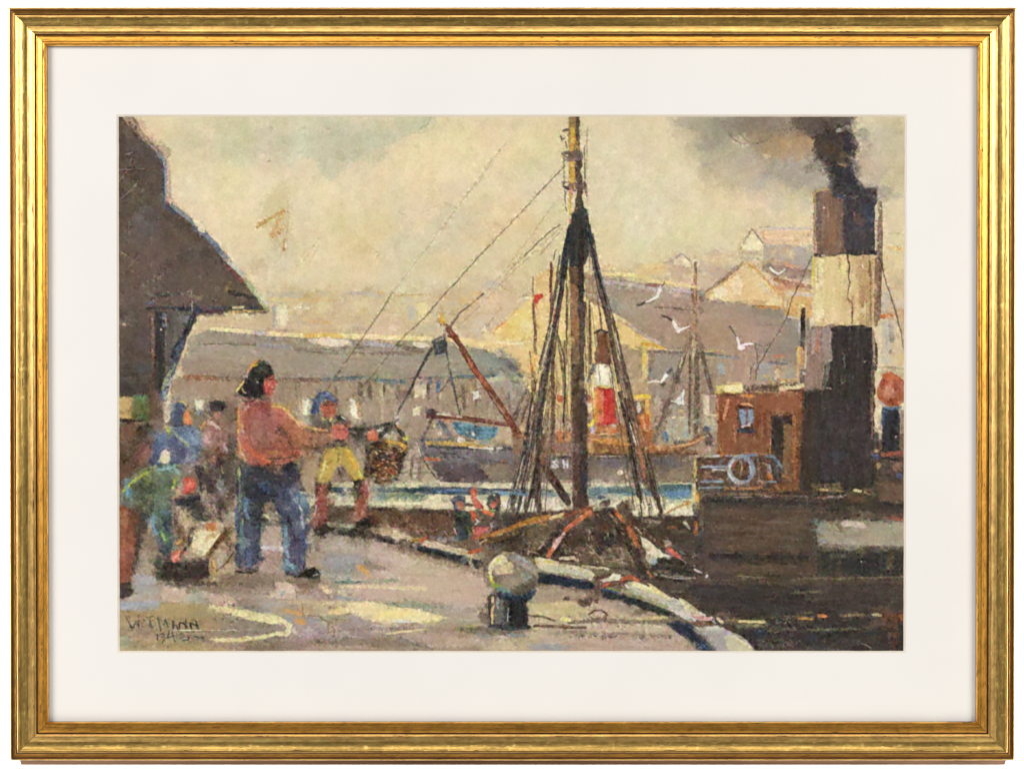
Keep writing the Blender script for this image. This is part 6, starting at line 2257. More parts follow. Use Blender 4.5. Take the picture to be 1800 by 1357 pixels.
P 8f7660 557,960 562,955 571,962 570,968 564,972 558,968;a=.75 soft=1.2
S 5c4736 1.4 557,960 556,967 564,973 571,968 570,962;a=.8
S 8a7458 1.5 572,970 574,985 582,990 586,983;a=.65
S 8a7458 1.4 583,993 583,1002 586,1010;a=.55
S 8a7458 1.5 574,995 575,1020 575,1040 577,1050;a=.65
S 8a7458 1.4 560,1016 590,1016;a=.6
S 8a7458 1.4 584,1045 594,1038 595,1032;a=.6
S 7d6546 1.8 531,1062 530,1075 535,1081 560,1083 568,1090 576,1092 577,1110 584,1122;a=.75
S 7d6546 1.5 598,1088 585,1089 582,1095 586,1105 586,1120;a=.7
S a08450 1.5 596,1058 605,1061 620,1058 622,1070 627,1076;a=.6
S 7b6b50 1.4 598,1088 612,1090;a=.6
E c4a26c 581,1105 4,12;a=.5
E c49a6c 579,992 4,8;a=.4
E 72787c 584,1131 4,4;a=.6
E 8a5c30 622,1066 2,2;a=.7
S b58a5c 3 643,1104 644,1112;a=.6
S 7c6c58 1.3 310,650 316,632 330,626;a=.5
S 7c6c58 1.3 306,652 310,660 320,663;a=.5
S 7c6c58 1.2 410,650 425,625 432,615 440,622;a=.45 dry=.2
S 7c6c58 1.4 395,656 412,652 425,645 435,638;a=.4 dry=.2
L signature
S 4a4a48 3.4 222,1084 227,1096 232,1107;a=.9 dry=.12
S 4f4f4c 3.4 225,1083 231,1092;a=.8 dry=.12
S 474b48 3.2 232,1107 236,1098 238,1092;a=.85 dry=.15
S 4a4a48 3 236,1090 242,1100;a=.5 dry=.3
S 55504c 2.6 242,1081 243,1103;a=.9 dry=.15
S 3f4040 2.6 251,1091 258,1085 270,1083;a=.95 dry=.05
S 54544e 4 262,1086 264,1098 266,1103;a=.85 dry=.15
S 4d4a44 2.4 276,1086 280,1100 282,1109;a=.9 dry=.12
S 55524a 2.4 276,1085 280,1090;a=.7
S 4b4a4c 3 287,1098 290,1087 294,1098 296,1103;a=.9 dry=.12
S 43403e 3.4 303,1092 304,1105;a=.9 dry=.1
S 43403e 3 304,1098 309,1101 312,1106;a=.9 dry=.12
S 403c3e 3 315,1104 315,1095 320,1095 325,1098 328,1102;a=.9 dry=.12
S 3b3a3e 2.8 326,1090 327,1104;a=.95 dry=.08
S 3b3a3e 3.4 335,1104 334,1095;a=.95 dry=.08
S 3b3a3e 3 336,1095 342,1098 347,1098;a=.9 dry=.1
S 3b4246 2.8 344,1090 346,1102 350,1107;a=.9 dry=.1
S 4a433c 2 275,1115 276,1126;a=.9 dry=.08
S 4a433c 1.8 281,1115 286,1113 288,1118 284,1120 290,1121 286,1125 284,1130;a=.85 dry=.1
S 3f3c3a 2 297,1108 294,1121 306,1117;a=.9 dry=.08
S 3f4448 2 302,1110 304,1122 308,1128;a=.85 dry=.1
S 5a5248 2 316,1114 322,1112 322,1118 314,1122 320,1122;a=.7 dry=.2
S 4a4650 2 320,1126 330,1124 331,1120;a=.85 dry=.1
S 3f4a4c 2.6 341,1118 350,1121 356,1120;a=.8 dry=.15
S 3f4a4c 2.4 356,1118 357,1128;a=.85 dry=.1
L -
S e8d8bc 1.4 304,1108 325,1109;a=.7 dry=.2
S f0e4d0 2 317,1108 340,1108 352,1108;a=.9 dry=.15
S e4d4b8 1.2 360,1107 420,1108;a=.7 dry=.4
S d8c8a8 1 322,1114 355,1113;a=.6 dry=.2
E 3f3a36 249,1103 1.6,1.6;a=.8
M 1200 9 20 9 405,690,720,1020;a=.4 pull=4 asp=.4 spread=60
M 900 9 40 9 208,690,410,1030;a=.4 pull=4 asp=.4 spread=60
K 240 1 d8ccb8,b5a48c,4a4038,c9b89c 240,760 720,740 720,1010 240,1010;asp=.9 a=.55
M 700 9 80 9 900,560,1240,900;a=.4 pull=4 asp=.35 spread=25
K 120 1 e0d4bc,a8967c 760,600 1240,600 1240,1000 760,960;asp=.9 a=.5
'''
ART8 = '''
L -
P c3c4a2 380,206 760,206 753,222 722,240 690,250 655,262 632,278 612,292 598,306 582,313 567,304 556,282 530,270 495,281 470,272 430,290 396,286 370,255;soft=3 a=.42 wob=3
P c0c2a4 620,240 655,232 712,228 745,214 752,224 720,240 688,250 650,264 625,282 602,300 598,280;soft=4 a=.5 wob=3
S aaa98a 3 756,208 752,218 738,228;a=.6 dry=.2
P efdcaf 320,280 430,296 560,320 640,300 720,262 800,240 820,300 700,360 600,400 500,340 400,420 330,340;soft=26 a=.38 wob=6
P f0dba4 690,250 820,215 960,212 980,260 900,300 800,320 700,310;soft=22 a=.36 wob=6
P e9d19a 560,420 650,380 760,380 720,470 600,490;soft=20 a=.4 wob=6
P ebd49f 860,300 960,310 960,370 870,420 820,440;soft=20 a=.35 wob=6
P e4d9b2 1050,260 1190,240 1260,330 1240,420 1110,430 1050,380;soft=24 a=.45 wob=6
P e2d6a6 1160,430 1300,400 1400,380 1410,330 1290,345 1180,400;soft=14 a=.4 wob=5
P cfc8a2 770,378 800,360 838,376 850,392 862,404 845,420 800,425 770,440 740,450 725,420;soft=2.5 a=.4 wob=4
P d0c8a6 670,425 700,400 735,405 740,450 720,500 690,520 660,470;soft=3 a=.35 wob=4
P d3c391 480,340 500,335 508,365 507,410 500,430 495,410 470,400 458,350;soft=3 a=.5 wob=3
S c98f45 2.5 500,420 498,438;dry=.3 a=.6
S b8935c 1.6 506,345 508,385 504,415 496,440;dry=.3 a=.4
S bba57c 1.4 540,470 556,440 560,420;dry=.3 a=.35
B 85786a .6 1330,222 80,22;edge=.7
B b08c62 .6 1395,262 44,22 10;edge=.35
B 65554a .7 1418,218 26,15;edge=.5
L painted_smoke
P 5b4d46 1405,206 1500,206 1500,228 1484,240 1450,244 1428,238 1410,222;soft=5 a=.75 wob=5
P 4a3f39 1432,232 1455,226 1485,230 1502,246 1504,270 1492,288 1466,292 1444,284 1434,262;soft=3 a=.9 wob=4
E 3a3a42 1492,252 9,18 -8;a=.8
E 5c452f 1450,262 9,12;a=.55
E 6b4c34 1483,272 9,6;a=.6
E 2f2c2c 1460,276 5,9;a=.7
K 26 5 6b5a4a,3a3536,4c4548,7b6048 1436,236 1500,232 1502,286 1442,288;ang=40 a=.5
P 3b383c 1458,294 1492,292 1502,318 1516,336 1462,338 1466,318;soft=3 a=.8 wob=3
S 9a9890 8 1472,231 1490,224;a=.8 dry=.12
S b2a694 4 1500,230 1504,245;a=.5
L -
S e8cf8e 5 470,526 486,527;a=.8
S e0a850 5 540,563 556,566;a=.9
S e0a850 5 562,566 582,567;a=.9
S b0a7a0 5 481,540 481,574;a=.8
S bdb0a4 5 610,517 640,516 668,520;a=.8
S efe2c4 4 522,540 542,541;a=.8
S c8a46a 2.5 690,520 760,517;a=.6
S b39b78 2 560,582 640,580;a=.6
S d9b67c 4 800,548 830,545;a=.7
S b8a68c 3 700,578 760,590;a=.5
S e6cb94 4 1062,470 1080,472;a=.8
S dcb070 4 1150,472 1175,468;a=.8
S e3c690 4 1240,460 1285,455;a=.8
S a99a8c 2.4 1178,458 1199,446 1216,462;a=.8
S e8d8ae 5 1200,455 1210,464;a=.8
S 9d8f80 2.4 1300,440 1322,402 1346,434;a=.7
S c8b8b6 3.4 1350,401 1425,402;a=.8
S 8c7a66 2.4 1240,514 1306,461;a=.9
S cf9850 4 1313,463 1340,484 1372,520;a=.8
S 6d5c4c 9 633,676 634,705;a=.85
S 6d5c4c 6 650,678 651,702;a=.8
S 4f4a46 4 675,678 675,694;a=.85
S 6b5a4a 7 700,678 700,700;a=.6
S 7a6854 5 590,680 590,700;a=.6
S 6b5a4a 6 753,676 753,700;a=.8
S 6b5a4a 5 814,680 816,718;a=.85
S 6b5a48 4 836,668 836,730;a=.5
S 5c5a54 5 895,690 896,722;a=.5
S 7b6a58 5 455,690 456,720;a=.6
S 7d6a56 4 520,672 520,705;a=.5
S b8a482 6 671,680 672,742;a=.75
S b09c7c 5 660,705 662,745;a=.6
S b09c7c 6 690,690 694,730;a=.4
S c7b085 7 735,685 736,700;a=.7
S cf8a58 4 630,706 630,730;a=.9
S d59a6a 2.5 530,704 531,722;a=.8
S 4e6a80 4 665,668 705,671;a=.7
S 4b7096 6 771,672 769,688;a=.95
S 53666e 3 570,665 640,662;a=.6
S 50646c 4 805,662 870,661;a=.7
S 6a5a48 2 345,660 470,668 560,665;a=.5
S 8c6242 5 330,663 352,664;a=.6
S 6f6254 2 372,604 450,606 540,612 640,620;a=.5
S 75695a 2 600,630 700,634 830,640;a=.35
S e9d9a0 3 1028,610 1029,690;a=.7
S 5a4636 4 1036,530 1038,640;a=.8
S 6a5744 3 1055,545 1057,580;a=.8
S e6d08c 6 1031,560 1032,600;a=.6
S 8a6648 3 1090,745 1140,760;a=.6
S 4f3f33 3 1034,797 1100,800 1150,798 1225,798;a=.7
S d8a26a 4 1180,785 1215,780 1238,768;a=.9
S 7a4c2e 3 1150,796 1200,790 1230,776;a=.8
S 5c4a3c 3 1160,720 1150,745;a=.5
S b9ad98 8 1155,705 1156,728;a=.7
S c9bd9c 7 1241,700 1240,726;a=.85
K 40 3.5 8fa3a4,c8bd9c,6f5d4c,5f83a8,b7a88c,d8cba8 1162,735 1255,735 1255,778 1162,778;ang=85 a=.8
K 30 3.5 c06a34,7b4c2e,d9974c,5d4636,e0b070 1032,752 1148,758 1148,794 1032,794;ang=5 a=.75
K 24 3 c7a888,7c5a44,d88a48,55463a,e0c898 900,745 1002,745 1002,792 900,792;ang=80 a=.75
K 30 4 7a6c68,8f8072,5c5052,a08c78 900,805 1220,805 1220,848 900,848;ang=0 a=.6 asp=.3
K 24 4 7d7274,5e5456,8a7a6c 750,792 920,790 920,846 780,846;ang=0 a=.55 asp=.3
L painted_rigging
S d8c48c 3 986,470 978,525 968,570 957,610;a=.75
S 4d443f 2.6 993,422 985,475 975,525 968,567 958,600 948,640;a=.95
S 5d5048 2 990,455 978,530 965,585 952,630 946,655;a=.8
S 2c2e36 8>6 1001,400 993,442 990,483 986,517 979,550 971,583 966,625 958,668 950,715 944,765;a=.97 dry=.02
S e8d9a4 2.2 983,503 976,540 968,575;a=.9
S ece0b4 2.4 970,576 964,602 958,628;a=.95
S c8603c 2.4 976,540 972,568;a=.9
S d8cfae 1.8 955,640 949,668;a=.8
S 4a3d36 3 978,580 985,602 992,630 994,672 990,742;a=.9
S 6d5a4a 1.8 993,563 1005,582 1018,602;a=.7
S 58493c 2.6 996,500 996,640;a=.85
S ddc57c 3 1000,500 1001,600;a=.8
S 6a4a3c 6 972,600 972,690 972,768;a=.85
S b5a080 2.2 979,610 979,690;a=.6
S 5b4a3d 2.6 928,683 918,710 906,738;a=.85
S 5b4a3d 2.4 923,688 912,712 900,734;a=.8
S 5b4a3d 2.2 933,690 926,715 916,742;a=.8
S c4af8c 2 926,692 914,720;a=.7
S 2f3038 5.5 930,742 922,790 912,832 901,868 893,890;a=.97 dry=.03
S 2f3038 5.5 940,742 934,790 924,838 915,880 907,912;a=.97 dry=.03
S d9a488 2.4 934,790 927,828 920,855;a=.9
S e0cfa8 2.2 921,800 912,838 903,868;a=.8
S 3a2f2a 5 946,795 938,840 930,880 921,912;a=.95 dry=.03
S d8bc94 2 940,812 934,846 926,880;a=.8
S 463a32 7 945,770 946,830 948,880 951,908;a=.95 dry=.03
S 3b3a40 4 935,700 930,730 926,752;a=.8
S 9a876c 2 944,690 941,760 940,800;a=.6
S e8dfc6 4 897,876 895,892;a=.9
S e8dfc6 4 911,874 907,890;a=.9
S e8dfc6 5 921,874 918,892;a=.9
S e8dfc6 5 937,878 936,894;a=.9
S 2c3038 7>6 1031,408 1040,442 1047,467 1054,492 1060,517 1066,546;a=.97 dry=.02
S 5a4d48 3 1042,412 1050,458 1060,503 1072,538 1078,560;a=.85
S 3a302a 7 1067,550 1073,583 1080,623 1088,672;a=.95 dry=.03
S 4f4036 3.4 1078,560 1086,592 1094,630 1103,664 1113,708 1124,752;a=.95
S 6b5a4a 2.2 1084,580 1096,630 1110,690;a=.7
S d8cbb0 2 1082,585 1090,625;a=.8
S 2a2623 6 1088,690 1103,750 1113,790 1120,845 1127,882;a=.97 dry=.03
S 3a302a 4 1098,697 1109,742 1118,778;a=.95
S efe6d4 2.4 1108,748 1114,768 1119,782;a=.97
S 7b6048 3 1112,700 1120,745 1126,790;a=.8
S cb6a40 5 1123,788 1128,812 1133,838;a=.95
S 3f342d 4 1129,790 1136,815 1143,845 1148,870;a=.9
S 473a31 6 1138,802 1150,847 1161,898;a=.97 dry=.03
S 9a8a76 2 1131,800 1140,836;a=.7
S 6a5a4c 2.4 1145,800 1155,840;a=.7
S 77634e 2 1035,430 1037,470;a=.6
S 77634e 2 1041,440 1043,530;a=.6
S 8a755c 2 1047,480 1050,535;a=.5
S e3d2a0 3 1033,477 1047,478;a=.7
S e6dabc 5 1118,888 1121,906;a=.9
S e6dabc 5 1132,886 1135,906;a=.9
S e6dabc 5 1146,884 1149,904;a=.9
S 3c332c 3 1126,886 1129,908;a=.9
S 3c332c 3 1140,886 1143,908;a=.9
S 6e5a48 2.4 1216,590 1204,630 1190,668 1176,705 1160,748;a=.85
S 6e5a48 2.4 1230,592 1240,635 1250,680;a=.8
S 5d4b3d 2.4 1213,590 1212,680 1211,760;a=.8
S d8c8a4 2.4 1199,628 1195,645;a=.9
L -
P 5a4032 1228,805 1345,803 1350,850 1228,852;soft=2 a=.55 kind=h var=12
K 30 4 8a5c3c,b98a5c,6b4630,c9a078,4a372c 1230,806 1390,806 1390,850 1230,852;ang=0 a=.7 asp=.4
S 8a9fb0 4 1232,821 1258,820 1280,821;a=.9 dry=.1
S d0d3d0 3 1253,825 1274,826;a=.9
S 8299a8 4 1232,846 1272,846;a=.85 dry=.12
L painted_lifebuoy
S 9fa3a8 8 1303,802 1291,806 1284,815 1281,826 1285,838 1293,846 1303,848;a=.97 tap=.1
S 858d98 8 1303,848 1314,845 1321,836 1324,825 1321,813 1313,805 1303,802;a=.97 tap=.1
S dddcd4 3.4 1290,808 1283,818 1282,832 1290,844;a=.95
S b4564a 4 1292,812 1288,822;a=.9
S b0b4b8 3 1318,812 1320,832;a=.8
S c9a484 4 1300,848 1306,848;a=.9
E 6a4a32 1303,825 12,14;a=.6
S c9a878 2.4 1303,808 1305,822 1302,832;a=.7
S 4a382c 3 1298,838 1308,839;a=.6
L -
K 60 9 5e4b3c,6b4a38,463b34,3c3a38,5a4a44,77604a,54443c 1240,866 1425,872 1425,1010 1240,1010;ang=2 a=.5 asp=.3
K 40 9 4a403a,5c4c40,3a3836,64543f,33302e 1290,1020 1588,1020 1588,1140 1350,1140;ang=0 a=.5 asp=.22
K 30 8 6a5444,4a3a34,7a5a48,3c3632 1430,846 1588,848 1588,912 1430,908;ang=0 a=.55 asp=.3
S 8a765c 3 1240,868 1300,866 1345,870;a=.5 dry=.3
S a8977c 2.5 1290,873 1322,874;a=.7 dry=.2
S 74523e 3 1275,899 1330,897;a=.6 dry=.2
S 6f5c4a 4 1240,997 1400,997;a=.4 dry=.3
S 867a5e 3 1400,1018 1590,1014;a=.55 dry=.25
S 8d7d68 3 1295,1012 1345,1016;a=.8 dry=.2
S 6d6850 4 1390,1043 1442,1039;a=.7 dry=.2
S e2d096 4 1300,1092 1344,1093;a=.95
S c98f4a 4 1405,1087 1428,1087;a=.85
S cf7a34 6 1441,1082 1452,1083;a=.95
S b5a478 4 1534,1080 1550,1081;a=.9
S 8e7a58 4 1480,1082 1520,1080;a=.75 dry=.15
S 6c6a4e 4 1420,1107 1505,1105;a=.7 dry=.2
S 33302e 3 1440,1030 1590,1028;a=.4
E ddd6c8 1242,1013 2.2,2.6
S e7d59a 7 600,1031 680,1031 748,1035;a=.8 dry=.12 kind=h
S ead68c 9>6 640,1072 700,1076 760,1086;a=.8 dry=.12 kind=h
S e6d7a4 6 620,1062 690,1068 740,1074;a=.7 dry=.15 kind=h
S e2d4a4 5 570,1060 630,1058;a=.6 dry=.2
S 8c8f80 6 680,1063 750,1066 800,1068;a=.55 dry=.2 kind=h
S 8a8474 5 700,1084 760,1080;a=.4 dry=.25
S 7d6f60 5 560,1112 660,1104 760,1106;a=.4 dry=.25 kind=h
S 85756a 5 640,1130 720,1128;a=.4 dry=.25
S 8e7a64 9 330,1034 420,1038 470,1042;a=.4 dry=.25 kind=h
S 7c6a58 7 400,1026 500,1030;a=.5 dry=.25 kind=h
S a9a8a8 8 560,986 630,988;a=.5 dry=.2 kind=h
S 94968c 6 560,1004 620,1006;a=.5 dry=.2 kind=h
S 8a7a62 7 610,990 680,1000;a=.5 dry=.2 kind=h
S b8aca0 7 560,965 640,962;a=.5 dry=.2 kind=h
S 66786a 4 588,1023 640,1022 700,1019;a=.7 dry=.15
S 9d8a74 5 700,1010 770,1012;a=.45 dry=.2
S cdb7a2 10 730,1045 830,1050;a=.5 dry=.15 kind=h
S 8b7a6a 5 770,1000 800,1004 836,1010;a=.4 dry=.25
K 70 5 8a7864,b9a28c,a58d78,c9b49c,7d6f62 420,1000 640,1020 640,1055 380,1055;ang=2 a=.45 asp=.25
K 60 4 8d7a60,b09a70,c7ac7a,75654f 208,1100 500,1125 500,1143 208,1143;ang=0 a=.4 asp=.35
K 60 1.4 5a4c40,74655a 620,960 860,1010 850,1060 520,1055;asp=.8 a=.5
L painted_kerb
S b9b08c 6 960,998 1000,1002 1036,1011;a=.55 dry=.2
S 8b8468 4 950,1004 990,1008 1034,1017;a=.6 dry=.2
S b3aa9a 8 1120,1034 1160,1050 1200,1072;a=.6 dry=.15
S dccf9a 6 1112,1026 1150,1042 1180,1054;a=.8 dry=.1
S 8d8868 5 1100,1040 1140,1056 1172,1068;a=.7 dry=.15
S 2c2f30 8 1090,1050 1130,1064 1175,1082;a=.7 dry=.1
S a9a298 9 1235,1112 1265,1122 1290,1140;a=.6 dry=.15
S d8cf9c 7 1276,1122 1300,1130 1318,1142;a=.8 dry=.12
S 857d68 5 1222,1108 1245,1126 1258,1142;a=.6 dry=.15
S b0a078 4 780,962 812,970 842,980;a=.6 dry=.15
S c8b68e 4 660,936 700,942 722,950;a=.5 dry=.2
L -
L painted_person
P a8603f 505,722 522,732 534,748 560,754 586,758 592,768 578,778 548,784 522,780 508,768 498,748;soft=2 a=.55 var=14
S d8a06a 6>5 508,728 524,742 545,752 575,757;a=.9 dry=.08
S c98a58 6 530,760 560,764 582,766;a=.8 dry=.12
S 8a6040 5 512,778 545,786 575,780;a=.8 dry=.12
S 4e3a2e 4 488,752 502,766 512,784;a=.9 dry=.06
S 5a4332 3.4 505,788 530,789 560,787 580,778;a=.8 dry=.12
S b8604a 7 520,750 545,768;a=.6 dry=.2
P cb5c48 585,748 600,744 610,752 608,768 594,772 584,764;soft=1.4 a=.9
S 8c4434 2 588,756 606,757;a=.8
S d98068 3 590,749 602,748;a=.8
K 46 3 8a4a3c,c97a5c,6c4a42,a86a5c,d08a68,784a40,96706a 428,725 505,725 520,770 490,810 432,805;ang=50 a=.6 asp=.35
S 5c3c36 3 442,742 438,770 446,790;a=.4 dry=.25
S 70544e 8 460,745 464,780;a=.4 dry=.2
S df6a4c 5 430,775 440,790 456,800 474,812;a=.85 dry=.1
S 3b2e2c 3 426,814 460,818 505,816;a=.6 dry=.15
S e2b052 3 419,722 418,760;a=.8 dry=.1
S c9b060 4 486,714 500,718 516,732;a=.7 dry=.15
K 40 4 33363c,4a5868,3c4656,56687a,2e3034,5c5a66 420,825 525,825 530,880 470,880 430,880;ang=70 a=.55 asp=.35
K 40 4 3c4450,5a6c80,465668,6a7484,33383f 418,890 456,890 455,995 416,995;ang=88 a=.5 asp=.3
K 40 4 444c66,5f7088,3a4060,6f7f98,54505c 502,880 545,885 545,1000 505,1000;ang=85 a=.5 asp=.3
S 2c2d33 5 460,862 470,880 488,884;a=.6 dry=.15
S 2f3036 3 457,905 455,960 450,990;a=.6 dry=.15
S 8c9a8c 2 421,830 421,880;a=.6 dry=.2
P b79a46 572,788 612,784 624,800 634,822 640,842 624,846 612,832 604,816 592,818 584,836 574,850 558,848 560,830 566,806;soft=1.8 a=.75 var=14
S e2a830 6 609,792 620,810 627,826;a=.9 dry=.08
S e0cf58 5 626,828 634,842;a=.9
S dccf74 7 572,806 567,828 562,844;a=.8 dry=.12
S 8a7440 4 596,792 594,815;a=.6 dry=.15
S 927c48 4 584,800 578,826;a=.5 dry=.2
P 968270 590,820 602,818 612,836 612,844 586,844;soft=2 a=.6
S 4b473c 5 596,824 600,838;a=.8
K 30 3 5c4e48,7c6a60,443c3c,8d7a70,6a5c54 545,738 600,735 605,748 575,775 545,770;ang=40 a=.7
S 4a4442 9 598,734 606,744 612,756;a=.8 dry=.1
S 332f30 5 614,754 640,757 664,752 690,743;a=.85 dry=.08
S 4c4238 8 616,764 645,770;a=.7 dry=.15
L painted_person
K 36 4 5c6a5c,74826c,4c584e,8a9a78,5f7d80,6b6a50 222,840 310,822 300,900 230,892;ang=40 a=.6 asp=.4
S 4b5348 3 268,850 270,895;a=.7 dry=.1
S 4a5046 3 240,850 236,880;a=.5 dry=.2
S 2f3638 3 212,884 250,902 268,906;a=.6 dry=.15
L painted_crate
P e0d4a6 338,932 362,928 378,934 380,946 370,964 356,976 336,976 333,960;soft=1.4 a=.75 var=10
S 8f7d54 2 340,932 336,960 338,976;a=.7
S 8f7d54 1.8 350,930 372,936 380,946;a=.7
S b8a878 2 345,950 365,952;a=.6
S f0e8c0 4 342,970 358,974;a=.9
P 372f2a 284,984 366,984 368,1014 286,1016;soft=1.6 a=.8
S 66503c 8 306,1002 324,1003;a=.8
S 8d8070 2 286,986 366,986;a=.6 dry=.2
S 5a4a3c 2 345,988 346,1014;a=.7
S d8b86a 4 372,984 376,1006;a=.9
S e8cf98 3 386,936 372,956 356,974;a=.95
S 5f4326 6 398,934 384,954 366,974;a=.85 dry=.08
S c8a870 3 402,940 388,962 374,980;a=.8
L -
S c9b59c 5 300,905 330,925;a=.4 dry=.3
L painted_bollard
S e8dcae 5 860,998 868,984 882,976;a=.8
S 4c463e 4 852,1020 862,1036 880,1046;a=.6 dry=.15
K 20 5 8f8270,a39684,7a7066,a8a494 885,980 940,985 940,1030 885,1030;ang=40 a=.55 asp=.5
S 2c2f38 3 858,1050 862,1098;a=.7
L -
K 40 5 5c4838,7d6248,3c302a,8f7a60,6a5040 860,905 1120,905 1140,960 1000,985 870,950;ang=15 a=.55 asp=.3
K 30 3 c7b090,d8c4a4,9a8068 960,920 1140,930 1120,985 980,975;ang=60 a=.6 asp=.35
S 3a2c24 3 1020,905 1060,898 1090,900;a=.8
S 6d4a34 2.4 985,930 1015,985;a=.5
S b89c78 2 1030,955 1060,985 1100,990;a=.6 dry=.2
M 700 8 60 11 420,700,660,1000;a=.45 pull=5 asp=.4 spread=60
M 500 8 40 11 210,740,410,1020;a=.45 pull=5 asp=.4 spread=60
'''
